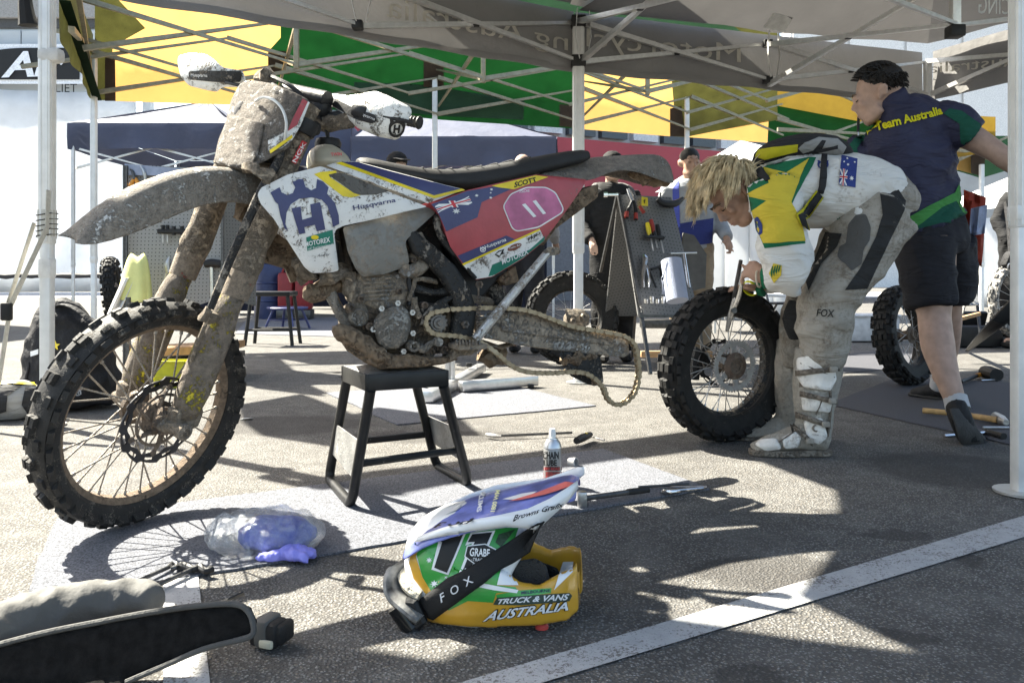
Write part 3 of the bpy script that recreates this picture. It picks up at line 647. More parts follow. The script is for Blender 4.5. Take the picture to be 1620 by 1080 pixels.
STEEL = mat('steel', (.48, .47, .46), .35, .9, var=.12, vs=40, bump=.08); DISC = mat('dark_disc', (.05, .05, .052), .4, .8, var=.2, bump=.05)
SPROCK = mat('grey_sprocket', (.40, .39, .38), .5, .6, var=.2, vs=40, mud=.3, ms=30, bump=.1)
def knobs(mb, R, tw, rows, kind):
    def block(a, y, r0, r1, lx, ly, tilt):
        ca, sa = math.cos(a), math.sin(a); rad = V((ca, 0, sa)); tan = V((-sa, 0, ca)); ax = V((0, 1, 0)); ct, st = math.cos(tilt), math.sin(tilt)
        nrm = rad * ct + ax * st; lat = ax * ct - rad * st; c = rad * (r0) + ax * y; h = r1 - r0; vs = []
        for k, s in ((-.25, 1.12), (1, .86)):
            for i, j in ((-1, -1), (1, -1), (1, 1), (-1, 1)): vs.append(c + nrm * h * k + tan * (lx * .5 * i * s) + lat * (ly * .5 * j * s))
        mb.add(vs, [(0, 1, 2, 3)[::-1], (4, 5, 6, 7), (0, 1, 5, 4), (1, 2, 6, 5), (2, 3, 7, 6), (3, 0, 4, 7)])
    kh = .0165 if kind == 'rear' else .0135; c = R - kh; t = tw / 2; L = 2 * math.pi * R / rows
    for i in range(rows):
        a = 2 * math.pi * i / rows; b = a + math.pi / rows; j = lambda: random.uniform(.94, 1.05)
        if kind == 'rear':
            for y in ((-.19, .19) if i % 2 else (0, -.42, .42)): block(a, t * y, c - abs(y) * .012, R * 1.0 - abs(y) * .012, L * .52 * j(), tw * .2 * j(), y * .55)
            for s in (-1, 1): block(b, t * .62 * s, c - .011, R - .010, L * .5 * j(), tw * .17 * j(), .55 * s); block(a + (.3 * L / R if i % 2 else 0), t * .92 * s, c - .032, R - .026, L * .55 * j(), tw * .15, 1.0 * s)
        else:
            for s in (-1, 1):
                if i % 2: block(a, t * .2 * s, c, R, L * .5 * j(), tw * .17 * j(), .1 * s)
                else: block(a, t * .5 * s, c - .008, R - .007, L * .52 * j(), tw * .18 * j(), .45 * s)
                block(b, t * .86 * s, c - .026, R - .021, L * .55 * j(), tw * .17 * j(), .95 * s)
            if i % 4 == 0: block(b, 0, c, R, L * .45, tw * .2, 0)
def tyre_mesh(R, tw, rr, rows, kind, M):
    mb = MB(M); kh = .0165 if kind == 'rear' else .0135; c = R - kh; t = tw / 2; prof = []
    for k in range(17):
        s = -1 + 2 * k / 16; a = s * 1.95
        r = (rr + .012) + (c - rr - .012) * (.5 + .5 * math.cos(a * .98)) ** .62 if abs(s) < 1 else rr - .004
        prof.append((max(rr - .004, r), t * math.sin(a * .84) * (1 if abs(s) < .8 else .82 + .18 * (1 - abs(s)) / .2)))
    prof += [(rr - .012, t * .62), (rr - .012, -t * .62)]
    mb.lathe(prof + [prof[0]], (0, 0, 0), (0, 1, 0), 72, cap=False); knobs(mb, R, tw, rows, kind); return mb
def rim_mesh(rr, rw, M, depth=.024):
    mb = MB(M); w = rw / 2
    mb.lathe([(rr, -w), (rr + .008, -w), (rr + .008, -w + .006), (rr - .006, -w + .009), (rr - .008, w - .009), (rr + .008, w - .006), (rr + .008, w), (rr, w), (rr - depth * .55, w * .82), (rr - depth, w * .42), (rr - depth, -w * .42), (rr - depth * .55, -w * .82), (rr, -w)], (0, 0, 0), (0, 1, 0), 64, cap=False); return mb
_sp = MB(); _sp.tube([(0, 0, 0), (0, 0, 1)], .5, 6); SPME = {}
def spoke_me(m, r=.0021):
    k = m.name
    if k not in SPME:
        b = MB(); b.tube([(0, 0, 0), (0, 0, .94)], r, 6); b.tube([(0, 0, .93), (0, 0, 1)], r * 2.0, 6); o = b.build('spoke', m, None, 60); SPME[k] = o.data; bpy.data.objects.remove(o)
    return SPME[k]
def spokes(parent, M, rr, hubr, hubw, m, n=36, r=.0021):
    me = spoke_me(m, r)
    for i in range(n):
        s = 1 if i % 2 else -1; a = 2 * math.pi * i / n; cross = .62 if (i // 2) % 2 else -.62
        p = M @ V((hubr * math.cos(a + cross), s * hubw, hubr * math.sin(a + cross))); q = M @ V(((rr - .022) * math.cos(a), s * .004, (rr - .022) * math.sin(a)))
        piece('spoke', me, parent, seg_matrix(p, q))
def disc_mesh(M, R, w, y, holes, th=.004):
    """wave brake disc: scalloped ring with slots, carrier arms"""
    mb = MB(M); n = holes * 8; out = []; inn = []
    for k in range(n):
        a = 2 * math.pi * k / n; f = (a * holes / 2 / math.pi) % 1; ro = R - .010 * (f if f < .85 else (1 - f) / .15 * .85); ri = R - w + .004 * math.cos(a * holes)
        out.append((ro, a)); inn.append((ri, a))
    slot_lo, slot_hi = R - w * .68, R - w * .40
    ring = lambda r, yy: [V((r_ * math.cos(a), yy, r_ * math.sin(a))) for r_, a in r]
    fs = []
    for yy, sgn in ((y, 1), (y - th, -1)):
        rows = [inn, [(slot_lo, a) for _, a in out], [(slot_hi, a) for _, a in out], out]; base = len(mb.v); mb.add([p for r in rows for p in ring(r, yy)], [])
        for i in range(3):
            for k in range(n):
                if i == 1 and (k % 8) in (2, 3, 4, 5): continue
                k2 = (k + 1) % n; mb.f.append([base + i * n + k, base + i * n + k2, base + (i + 1) * n + k2, base + (i + 1) * n + k])
    for r in (out, inn):
        b0 = len(mb.v); mb.add(ring(r, y) + ring(r, y - th), [])
        for k in range(n): mb.f.append([b0 + k, b0 + (k + 1) % n, b0 + n + (k + 1) % n, b0 + n + k])
    return mb
# ================================================================ motorcycle
W1 = V((-1.059, 2.29, .342)); bu = V((-.911, -.4124, 0)).normalized(); bn_ = V((-bu.y, bu.x, 0)); Zv = V((0, 0, 1))
def Bp(px, py, lat): return on_plane(px, py, W1 + bn_ * lat, bn_)
axis = (-bu * math.sin(math.radians(24)) + Zv * math.cos(math.radians(24)))
RS = Matrix.Rotation(math.radians(40), 3, axis); us, ns = RS @ bu, RS @ bn_; ws = us.cross(ns)
def Sp(px, py, lat): return on_plane(px, py, W1 + ns * lat, ns)
bike = thing('motorcycle', 'muddy white, red and navy enduro motorcycle without rear wheel on the black stand', 'motorcycle', (W1.x, W1.y, 0))
MUDM = mat('dried_mud', (.29, .235, .175), .95, var=.5, vs=60, bump=.9, bs=90, bd=.012, mud=.5, ms=38, mudcol=(.33, .275, .215))
MUDB = mat('brown_mud', (.16, .115, .075), .95, var=.5, vs=50, bump=.9, bs=50, bd=.012, mud=.4, ms=20, mudcol=(.24, .16, .10))
MUDW = mat('mud_on_white', (.60, .59, .56), .6, mud=.62, ms=20, bump=.7, bs=60, bd=.012, mudcol=(.31, .275, .235))
MUDY = mat('mud_on_yellow', (.62, .5, .02), .5, mud=.66, ms=14, bump=.7, bs=60, bd=.01, mudcol=(.20, .165, .13))
MUDG = mat('mud_on_grey', (.26, .25, .235), .6, .2, mud=.62, ms=22, bump=.6, bs=70, bd=.008, mudcol=(.28, .23, .175))
MUDK = mat('mud_on_black', (.022, .022, .022), .55, mud=.42, ms=11, bump=.6, bs=60, bd=.008, mudcol=(.26, .23, .195))
PLW = mat('white_plastic', (.72, .71, .68), .38, var=.06, mud=.37, ms=19, bump=.25, bs=60, bd=.005, mudcol=(.15, .125, .10))
PLW2 = mat('white_plastic_spatter', (.70, .70, .67), .4, var=.05, mud=.40, ms=24, bump=.35, bs=60, bd=.006, mudcol=(.17, .15, .125))
NAVY = mat('navy_graphic', (.04, .045, .13), .4, var=.1, mud=.12, ms=15, bump=.1, mudcol=(.16, .135, .11))
REDG = mat('red_graphic', (.37, .06, .07), .42, var=.12, mud=.24, ms=16, bump=.1, mudcol=(.19, .165, .14))
YELG = mat('yellow_graphic', (.75, .57, .015), .42, mud=.14, ms=16, bump=.1, mudcol=(.10, .085, .07)); GRNG = mat('green_graphic', (.012, .17, .115), .45, mud=.08, ms=16, bump=.1)
WHG = mat('white_graphic', (.74, .74, .73), .45, mud=.08, ms=20, bump=0); BLKG = mat('black_graphic', (.018, .018, .018), .5, bump=0); PINK = mat('pink_graphic', (.46, .12, .24), .45, var=.45, vs=9, mud=.10, ms=20, bump=.1, mudcol=(.22, .19, .16)); REDD = mat('red_print', (.55, .03, .04), .5, bump=0)
TANK = mat('clear_tank', (.18, .176, .16), .42, var=.4, vs=6, mud=.46, ms=12, soft=.06, bump=.2, bs=30, mudcol=(.22, .18, .14)); SEATM = mat('seat_cover', (.03, .03, .031), .7, var=.15, bump=.5, bs=420, bd=.002, mud=.06, ms=20)
BLKP = mat('black_plastic', (.02, .02, .021), .5, var=.2, bump=.15, mud=.12, ms=20); BRONZE = mat('chain_gold', (.34, .27, .18), .42, .7, var=.25, vs=60, mud=.35, ms=60, bump=.1)
def lump(mb, pts, r, wob=.25, n=8, sm=3, **k):
    """tube caked with mud"""
    q = MB(); q.tube(pts, r, n, smooth=sm, **k); c = V((0, 0, 0)); q.v = [p + (V((noise.noise(p * 31), noise.noise(p * 31 + V((5, 1, 2))), noise.noise(p * 31 + V((1, 8, 3)))))) * wob * .03 for p in q.v]
    mb.add(q.v, q.f); return mb
# ---- front wheel
Mw = Matrix(((us.x, ns.x, ws.x, W1.x), (us.y, ns.y, ws.y, W1.y), (us.z, ns.z, ws.z, W1.z), (0, 0, 0, 1)))
mb = MB(Mw); mb.lathe([(.0, -.07), (.022, -.07), (.034, -.06), (.05, -.055), (.05, -.04), (.026, -.03), (.024, .025), (.05, .035), (.052, .05), (.04, .058), (.034, .062), (.0, .062)], (0, 0, 0), (0, 1, 0), 28, cap=False)
fw = mb.build('front_wheel', HUBM, bike)
tyre_mesh(.344, .092, .282, 36, 'front', Mw).build('tyre', RUB, fw, 28)
rim_mesh(.279, .055, Mw, .026).build('rim', RIMM, fw)
spokes(fw, Mw, .279, .045, .045, SPK, 36, .0026)
dm = disc_mesh(Mw, .132, .030, .066, 12); dm.build('brake_disc', DISC, fw, 20)
mb = MB(Mw)
for k in range(6):
    a = k * math.pi / 3 + .3
    mb.tube([(.045 * math.cos(a), .062, .045 * math.sin(a)), (.078 * math.cos(a + .25), .064, .078 * math.sin(a + .25)), (.100 * math.cos(a + .38), .064, .100 * math.sin(a + .38))], [.011, .008, .007], 6, flat=(1, .5), smooth=3); mb.lathe([(.009, 0), (.009, .006), (.004, .006)], (.100 * math.cos(a + .38), .062, .100 * math.sin(a + .38)), (0, 1, 0), 10)
mb.lathe([(.072, .060), (.080, .060), (.080, .064), (.072, .064), (.072, .060)], (0, 0, 0), (0, 1, 0), 36, cap=False); lump(mb, [(.02, .06, .02), (-.02, .07, 0), (0, .062, -.03)], .03, .6); mb.build('disc_carrier', HUBM, fw)
mb = MB(Mw); mb.tube([(0, -.15, 0), (0, .175, 0)], .013, 12); mb.lathe([(.02, .07), (.027, .075), (.027, .10), (.02, .104), (.019, .15), (.024, .155), (.024, .17), (.014, .175)], (0, 0, 0), (0, 1, 0), 20); mb.build('axle', MUDG, fw)
# ---- fork
def leg(sgn):
    top, bot = Sp(492, 168, .115), Sp(296, 655, .115); sh = -ns * .23 if sgn < 0 else V(); d = bot - top
    at = lambda t: top + d * t + sh
    mb = MB(); lump(mb, [at(t) for t in (0, .1, .25, .40, .52, .575)], [.029, .030, .036, .041, .043, .040], .35, 12, 2); mb.build('fork_tube', MUDM, bike)
    mb = MB(); mb.tube([at(.55), at(.63)], [.043, .040], 14); mb.build('fork_seal_band', mat('red_seal', (.42, .05, .04), .5, mud=.74, ms=18, bump=.4), bike)
    mb = MB(); lump(mb, [at(.60), at(.8), at(.97)], [.03, .028, .034], .2, 12, 2); mb.build('fork_slider', MUDG, bike)
    # plastic guard wrapping the slider
    rows = []
    for t, w in ((.60, .030), (.66, .046), (.74, .058), (.84, .062), (.93, .058), (1.0, .044)):
        c = at(t) + us * .010; r = []
        for k in range(13):
            a = -2.0 + 4.0 * k / 12; r.append(c + us * (math.cos(a) * w * .72) + ns * (math.sin(a) * w * .74) * (1 if sgn > 0 else 1) + V((noise.noise(c * 20 + V((k, 0, 0))), noise.noise(c * 20 + V((0, k, 0))), 0)) * .004)
        rows.append(r)
    mb = MB(); mb.grid(rows); mb.build('fork_guard', MUDY, bike, 60, sol=.006, recalc=False)
    mb = MB(); lump(mb, [at(.965), at(1.0), at(1.04)], [.036, .04, .03], .4, 10, 2); mb.rbox(at(1.0) + us * .03, .05, .05, .06, .012, Matrix((us, ns, ws)).transposed()); mb.build('axle_clamp', MUDM, bike)
for s in (1, -1): leg(s)
for tt, dz, nm in ((.07, 0, 'upper_triple_clamp'), (.235, 0, 'lower_triple_clamp')):
    top, bot = Sp(492, 168, .115), Sp(296, 655, .115); c = top + (bot - top) * tt; Rm = Matrix((us, ns, ws)).transposed()
    mb = MB(); mb.rbox(c - ns * .115 - us * .02, .07, .29, .045, .015, Rm)
    for s in (0, -.23): mb.lathe([(.042, -.022), (.045, 0), (.042, .022)], c + ns * s, (top - bot), 18)
    mb.build(nm, MUDM if tt > .1 else BLKP, bike)
top, bot = Sp(492, 168, .115), Sp(296, 655, .115); mb = MB(); mb.tube([top - ns * .115 - us * .035 + (bot - top) * .02, top - ns * .115 - us * .035 + (bot - top) * .26], .032, 14); mb.build('steering_head', MUDK, bike)
fm = lambda x, y, o=0: Sp(x, y, .115 + .040 + o)
o = decal('sponsor_sticker', [(461, 256), (468, 260), (486, 226), (478, 222)], fm, REDD, bike, off=-.004); text_on('lettering', 'NGK', [(468, 258), (485, 227), (480, 224), (462, 255)], fm, WHG, bike, off=-.002, bold=.02)
# brake hose running down the leg
mb = MB(); mb.tube([Sp(449, 222, .13), Sp(440, 255, .15), Sp(415, 300, .165), Sp(382, 370, .165), Sp(352, 440, .165), Sp(333, 488, .16)], [.008, .013, .014, .012, .011, .010], 8, smooth=5); mb.build('brake_hose', MUDK, bike)
mb = MB(); mb.tube([Sp(422, 292, .165), Sp(390, 360, .168), Sp(345, 460, .168)], .0035, 6, smooth=4); mb.build('brake_line', STEEL, bike)
mb = MB(); lump(mb, [Sp(332, 488, .16), Sp(322, 500, .15), Sp(340, 502, .13)], .016, .4); mb.tube([Sp(330, 500, .15), Sp(318, 530, .14), Sp(306, 560, .12), Sp(300, 600, .09)], .006, 8, smooth=4); mb.build('hose_clamp', MUDM, bike)
# ---- front mudguard
secs = [((110, 377), (116, 385), .040), ((138, 345), (148, 390), .058), ((185, 309), (205, 372), .068), ((236, 284), (256, 352), .074), ((290, 268), (306, 328), .074), ((340, 262), (352, 320), .070), ((385, 268), (388, 322), .066), ((420, 282), (412, 330), .06), ((446, 300), (438, 342), .05)]
rows = []
for (tx, ty), (bx, by), w in secs:
    tpt = Sp(tx, ty, 0); e = Sp(bx, by, w); d = e - (tpt + ns * w); r = []
    for k in range(13):
        s = -1 + k / 6; q = tpt + ns * (w * (abs(s) ** .9) * (1 if s > 0 else -1)) + d * (abs(s) ** 2.6); r.append(q + V((0, 0, 1)) * .004 * noise.noise(q * 25))
    rows.append(r)
mb = MB(); mb.grid(rows); mb.build('front_mudguard', MUDW, bike, 60, sol=.006, recalc=False, sub=1)
mb = MB(); lump(mb, [Sp(380, 330, .0), Sp(400, 350, -.02), Sp(395, 372, .0)], [.03, .02, .008], .8); mb.build('mud_clump', MUDB, bike)
# ---- number plate / headlight mask
Hb = Sp(487, 158, 0)
Rw = Matrix((us, ns, ws)).transposed()
def Mk(px, py, off=0, rough=.004):                                     # curved plate facing forwards
    cx = 418 + (py - 190) * -.42; k = (px - cx) / 75.0; f = .165 + (py - 190) * .0002 - .05 * k * k - (.03 * (k - .5) if k > .5 else 0) + off + rough * (noise.noise(V((px * .13, py * .13, 1))) + .3 * noise.noise(V((px * .27, py * .31, 5))))
    nn = (us + V((0, 0, .40))).normalized(); return on_plane(px, py, Hb + nn * f, nn)
MASK = mat('mask_mud', (.52, .50, .47), .5, mud=.66, ms=30, bump=1.0, bs=90, bd=.02, mudcol=(.23, .20, .17))
plate('number_plate', rounded([(391, 126), (430, 132), (470, 148), (491, 160), (478, 195), (455, 236), (425, 252), (395, 268), (366, 266), (338, 257), (345, 222), (356, 196), (365, 160), (378, 134)], 7), Mk, .012, MASK, bike, 5)
plate('headlight_panel', rounded([(360, 184), (388, 186), (418, 196), (410, 240), (398, 262), (366, 265), (342, 255), (350, 215)], 7), lambda x, y, o=0: Mk(x, y, o + .008), .008, MASK, bike, 5)
decal('plate_graphic', [(479, 156), (487, 161), (470, 198), (455, 208), (462, 190)], Mk, REDG, bike, off=.004); decal('plate_graphic', [(487, 161), (490, 162), (476, 198), (462, 222), (444, 236), (424, 240), (424, 222), (452, 208), (470, 198)], Mk, PLW2, bike, off=.0035)
decal('plate_graphic', [(426, 238), (462, 213), (463, 218), (428, 243)], Mk, YELG, bike, off=.005); text_on('lettering', 'Husqvarna', [(423, 226), (446, 214), (445, 206), (422, 217)], Mk, BLKG, bike, off=.006)
mb = MB(); lump(mb, [Mk(388, 256, .02), Mk(410, 270, .02), Mk(430, 276, .0), Mk(418, 284, .0), Mk(440, 282, .0)], [.012, .018, .02, .018, .012], .9); mb.build('mud_clump', MUDM, bike)
mb = MB(); mb.tube([Mk(404, 160, .01), Mk(416, 154, .03), Mk(432, 158, .035), Mk(446, 172, .03), Mk(453, 195, .025), Sp(450, 225, .15)], .0042, 8, smooth=6); mb.build('clear_hose', mat('pale_hose', (.55, .56, .55), .35, bump=0), bike)
# ---- handlebar
hb = []; 
for l, b, zz in ((-.39, -.075, -.0), (-.2, -.045, .0), (-.10, .0, -.035), (-.05, .005, -.045), (.05, .005, -.045), (.10, .0, -.035), (.2, -.045, 0), (.39, -.075, 0)): hb.append(Hb + ns * l + us * b + ws * zz)
mb = MB(); mb.tube(hb, .0125, 10, smooth=4); mb.build('handlebar', BLKP, bike)
for s in (1, -1):
    a = Hb + ns * .388 * s - us * .075; b_ = Hb + ns * .285 * s - us * .058; mb = MB(); mb.tube([a + (a - b_) * .03, a, b_], [.016, .018, .0165], 12); mb.lathe([(.019, 0), (.021, .004), (.019, .008)], a - (a - b_).normalized() * .004, (a - b_), 14)
    for k in range(9): mb.lathe([(.0172, 0), (.0186, .003), (.0172, .006)], a.lerp(b_, .1 + k * .1), (b_ - a), 12)
    mb.build('grip', BLKP, bike)
mb = MB(); mb.rbox(Hb + ns * .0 + us * .01 - ws * .02, .06, .20, .05, .02, Rw); mb.tube([Hb + ns * -.09 + us * .01 + ws * .012, Hb + ns * .09 + us * .01 + ws * .012], .028, 12); mb.build('bar_pad', BLKP, bike)
def Fg(f):
    def fn(px, py, off=0, f=f): return on_plane(px, py, Hb + us * (f + off), us)
    return fn
def guard_map(cx, cy, f0):
    def fn(px, py, off=0): return on_plane(px, py, Hb + us * (f0 - .00001 * (px - cx) ** 2 - .00002 * (py - cy) ** 2 + off), us)
    return fn
gn = guard_map(590, 185, .03); gf = guard_map(330, 115, .03)
plate('hand_guard', rounded([(519, 148), (553, 151), (594, 144), (613, 151), (649, 169), (652, 178), (634, 217), (626, 222), (597, 216), (566, 203), (540, 177), (519, 166)], 5), gn, .006, PLW2, bike, 12)
plate('hand_guard', rounded([(282, 88), (301, 84), (325, 85), (338, 94), (353, 107), (384, 112), (390, 128), (380, 138), (351, 138), (344, 146), (327, 143), (299, 136), (286, 122), (281, 101)], 5), gf, .006, PLW2, bike, 12)
decal('guard_stripe', rounded([(521, 152), (560, 171), (594, 182), (597, 192), (588, 196), (560, 188), (530, 170), (521, 164)], 4), gn, BLKP, bike, off=.003); text_on('lettering', 'Husqvarna', [(561, 180), (592, 192), (594, 187), (563, 174)], gn, WHG, bike, off=.005)
decal('guard_stripe', rounded([(298, 113), (340, 112), (383, 113), (381, 130), (340, 130), (299, 126)], 4), gf, MUDK, bike, off=.003); text_on('lettering', 'Husqvarna', [(302, 123), (328, 124), (328, 117), (302, 116)], gf, WHG, bike, off=.005)
def crown_logo(x, y, w, h, sk=0.0):
    f = lambda u_, v_: (x + u_ * w + v_ * sk, y + v_ * h)
    ring = [(.0, .42), (.05, .3), (.0, .12), (.2, .14), (.27, .24), (.36, .24), (.36, .05), (.64, .05), (.64, .24), (.73, .24), (.8, .14), (1, .12), (.95, .3), (1, .42)] + [(.5 + .5 * math.cos(t), .58 + .42 * math.sin(t)) for t in [math.radians(a) for a in range(0, 181, 20)]]
    inn_ = [(.5 + .36 * math.cos(t), .60 + .27 * math.sin(t)) for t in [math.radians(a) for a in range(170, -191, -20)]]
    H = [[(.3, .4), (.42, .4), (.42, .8), (.3, .8)], [(.58, .4), (.7, .4), (.7, .8), (.58, .8)], [(.42, .55), (.58, .55), (.58, .65), (.42, .65)]]
    return [f(*p) for p in ring + [ring[0]] + inn_ + [inn_[0]]], [[f(*p) for p in q] for q in H]
rg, hh = crown_logo(617, 184, 26, 34, -4)
for q in [rg] + hh: decal('logo', q, gn, BLKG, bike, off=.003)
for s in (1, -1): mb = MB(); mb.rbox(Hb + ns * .235 * s + us * .01, .05, .06, .04, .012, Rw); mb.tube([Hb + ns * .25 * s + us * .015, Hb + ns * .33 * s + us * .022, Hb + ns * .42 * s + us * .0], .006, 8, smooth=3); mb.build('lever_perch', BLKP, bike)
mb = MB(); lump(mb, [Hb - ns * .20 + us * .02 + ws * .03, Hb - ns * .16 + us * .03 + ws * .05, Hb - ns * .14 + us * .02 + ws * .02], [.022, .03, .02], .5); mb.build('master_cylinder', MUDM, bike)
mb = MB(); mb.tube([Hb - ns * .15 + us * .03 + ws * .05, Hb - ns * .08 + us * .06 + ws * .045, Hb + us * .07 + ws * .03, Hb + ns * .06 + us * .05 - ws * .01], .007, 7, smooth=4); mb.tube([Hb - ns * .12 + us * .05 + ws * .03, Hb - ns * .05 + us * .075 + ws * .02, Hb + ns * .02 + us * .05], .005, 7, smooth=4)
mb.tube([Bp(500, 180, .04), Bp(512, 195, .04), Bp(518, 215, .03), Bp(520, 228, .02)], .0055, 7, smooth=4); mb.build('control_cable', BLKP, bike)
mb = MB(); lump(mb, [Hb + ns * .05 - ws * .05, Hb + ns * .10 - ws * .06 - us * .0, Hb + ns * .19 - ws * .03], [.02, .028, .018], .5); mb.build('clutch_perch', MUDM, bike)
# ---- bodywork: traced on the machine's left flank
def flank(l0, x0, l1, x1, bulge=0.0, yc=0, hy=100.0):
    def fn(px, py, off=0): return Bp(px, py, l0 + (l1 - l0) * (px - x0) / (x1 - x0) - bulge * ((py - yc) / hy) ** 2 + off)
    return fn
fs_sh = flank(.235, 410, .15, 690, .03, 330, 90); fs_tk = flank(.17, 520, .125, 740, .05, 315, 60); fs_sp = flank(.150, 690, .125, 930, .02, 345, 80); fs_ab = flank(.165, 540, .13, 690, .03, 380, 60)
def both(name, poly, fn, th, m, **k):
    o = plate(name, poly, fn, th, m, bike, **k)
    c = o.copy(); c.data = o.data.copy(); COL.objects.link(c); c.parent = bike; ORG[c.name] = ORG[o.name]
    og = ORG[o.name]
    for v in c.data.vertices:
        p = v.co + og; l = (p - W1).dot(bn_); v.co = p - bn_ * 2 * l - og
    c.data.flip_normals(); return o
SHR = [(407, 308), (413, 297), (456, 276), (507, 263), (517, 266), (676, 327), (600, 345), (544, 357), (531, 363), (529, 372), (536, 428), (524, 431), (493, 432), (482, 423), (462, 392), (433, 346), (412, 322)]
both('radiator_shroud', rounded(SHR, 4), fs_sh, .008, PLW)
Z3 = lambda *pts: [(400 + x / 4.5, 230 + y / 4.5) for x, y in pts]
decal('yellow_stripe', Z3((435, 205), (480, 190), (590, 180), (600, 195), (540, 208), (548, 225), (720, 340), (770, 355), (700, 372), (640, 362)), fs_sh, YELG, bike, off=.0012)
decal('shroud_vent', rounded(Z3((540, 210), (600, 194), (650, 200), (970, 325), (880, 350), (770, 354), (720, 340)), 2), fs_sh, mat('grey_mesh', (.12, .115, .105), .8, bump=.4, bs=300, mud=.4, ms=20, mudcol=(.16, .14, .12)), bike, off=.002)
decal('logo', Z3((125, 335), (190, 298), (205, 335), (245, 355), (285, 340), (302, 300), (282, 262), (330, 240), (358, 243), (375, 295), (415, 320), (450, 305), (458, 240), (500, 258), (540, 300), (528, 345), (585, 410), (612, 500), (615, 560), (570, 582), (560, 520), (530, 430), (490, 388), (420, 370), (330, 380), (270, 420), (240, 480), (232, 560), (250, 610), (225, 590), (195, 500), (180, 420), (158, 400)), fs_sh, NAVY, bike, off=.0022)
decal('logo', Z3((275, 450), (340, 435), (352, 530), (420, 510), (408, 420), (480, 405), (517, 600), (455, 612), (442, 566), (366, 582), (375, 625), (330, 632)), fs_sh, NAVY, bike, off=.0022)
decal('sponsor_label', Z3((380, 655), (568, 600), (577, 700), (388, 752)), fs_sh, GRNG, bike, off=.0016); text_on('lettering', 'MOTOREX', Z3((372, 722), (552, 688), (548, 650), (368, 690)), fs_sh, WHG, bike, off=.003, bold=.02); text_on('lettering', 'of Switzerland', Z3((395, 745), (568, 712), (566, 696), (393, 728)), fs_sh, WHG, bike, off=.003)
decal('sponsor_mark', [(400 + (442 + 28 * math.cos(t)) / 4.5, 230 + (655 + 16 * math.sin(t)) / 4.5) for t in [i * .6283 for i in range(10)]], fs_sh, YELG, bike, off=.0028)
text_on('lettering', 'Husqvarna', Z3((720, 475), (1020, 412), (1015, 372), (712, 428)), fs_sh, NAVY, bike, off=.003, bold=.012)
text_on('signature', 'Andrey', Z3((455, 800), (545, 790), (552, 765), (458, 775)), fs_sh, BLKG, bike, off=.003, shear=.4)
both('tank_panel', [(516, 262), (538, 255), (566, 256), (622, 271), (706, 293), (735, 300), (682, 320), (676, 322)], fs_tk, .006, PLW)
decal('yellow_stripe', [(531, 258), (540, 256), (686, 309), (730, 298), (736, 301), (687, 314)], fs_tk, YELG, bike, off=.0012); decal('navy_panel', [(540, 256), (566, 256.5), (622, 272), (704, 293), (728, 299), (687, 309)], fs_tk, NAVY, bike, off=.0018)
both('fuel_tank', rounded([(542, 360), (600, 344), (676, 327), (690, 336), (650, 372), (641, 382), (648, 414), (642, 422), (607, 434), (573, 438), (563, 426), (550, 398)], 5), fs_ab, .05, TANK)
SPN = [(687, 331), (680, 323), (739, 301), (848, 276), (928, 284), (924, 293), (902, 325), (877, 359), (858, 384), (828, 409), (779, 438), (752, 443), (732, 418), (712, 390), (695, 342)]
both('side_panel', rounded(SPN, 3), fs_sp, .008, REDG)
Z4 = lambda *pts: [(680 + x / 4.05, 220 + y / 4.05) for x, y in pts]
decal('navy_panel', Z4((62, 490), (30, 440), (10, 418), (240, 333), (440, 300), (520, 322), (332, 405), (305, 502), (106, 592)), fs_sp, NAVY, bike, off=.0014)
decal('yellow_stripe', Z4((395, 300), (680, 232), (760, 244), (540, 322), (440, 310)), fs_sp, YELG, bike, off=.002); text_on('lettering', 'SCOTT', Z4((540, 312), (690, 272), (676, 244), (545, 275)), fs_sp, BLKG, bike, off=.0032, bold=.03)
decal('number_board', rounded(Z4((466, 430), (515, 350), (620, 306), (745, 306), (808, 340), (860, 445), (850, 475), (700, 568), (558, 595), (525, 575), (490, 490)), 5), fs_sp, WHG, bike, off=.0016); decal('number_board', rounded(Z4((474, 430), (521, 356), (622, 313), (743, 313), (801, 345), (852, 445), (843, 470), (696, 560), (560, 587), (531, 569), (497, 488)), 5), fs_sp, PINK, bike, off=.0026)
text_on('race_number', '11', Z4((632, 512), (745, 476), (715, 380), (590, 420)), fs_sp, WHG, bike, off=.004, bold=.03, shear=-.35); text_on('lettering', 'ISDE', Z4((575, 345), (640, 338), (640, 322), (580, 328)), fs_sp, WHG, bike, off=.004)
decal('white_panel', Z4((212, 806), (705, 580), (735, 640), (600, 760), (400, 880), (292, 898)), fs_sp, PLW, bike, off=.0012); decal('yellow_stripe', Z4((207, 799), (703, 574), (708, 584), (214, 810)), fs_sp, YELG, bike, off=.002)
decal('navy_panel', Z4((178, 748), (490, 618), (545, 642), (214, 797)), fs_sp, NAVY, bike, off=.0016); text_on('lettering', 'Husqvarna', Z4((358, 710), (492, 660), (486, 630), (350, 682)), fs_sp, WHG, bike, off=.003, bold=.01)
rg, hh = crown_logo(*Z4((322, 688))[0], 9, 9)
for q in [rg] + hh: decal('logo', q, fs_sp, WHG, bike, off=.003)
decal('sponsor_label', Z4((375, 880), (400, 805), (640, 708), (742, 618), (728, 655), (600, 758), (420, 868)), fs_sp, GRNG, bike, off=.002); text_on('lettering', 'MOTOREX', Z4((465, 805), (634, 735), (626, 700), (460, 770)), fs_sp, WHG, bike, off=.0034, bold=.02)
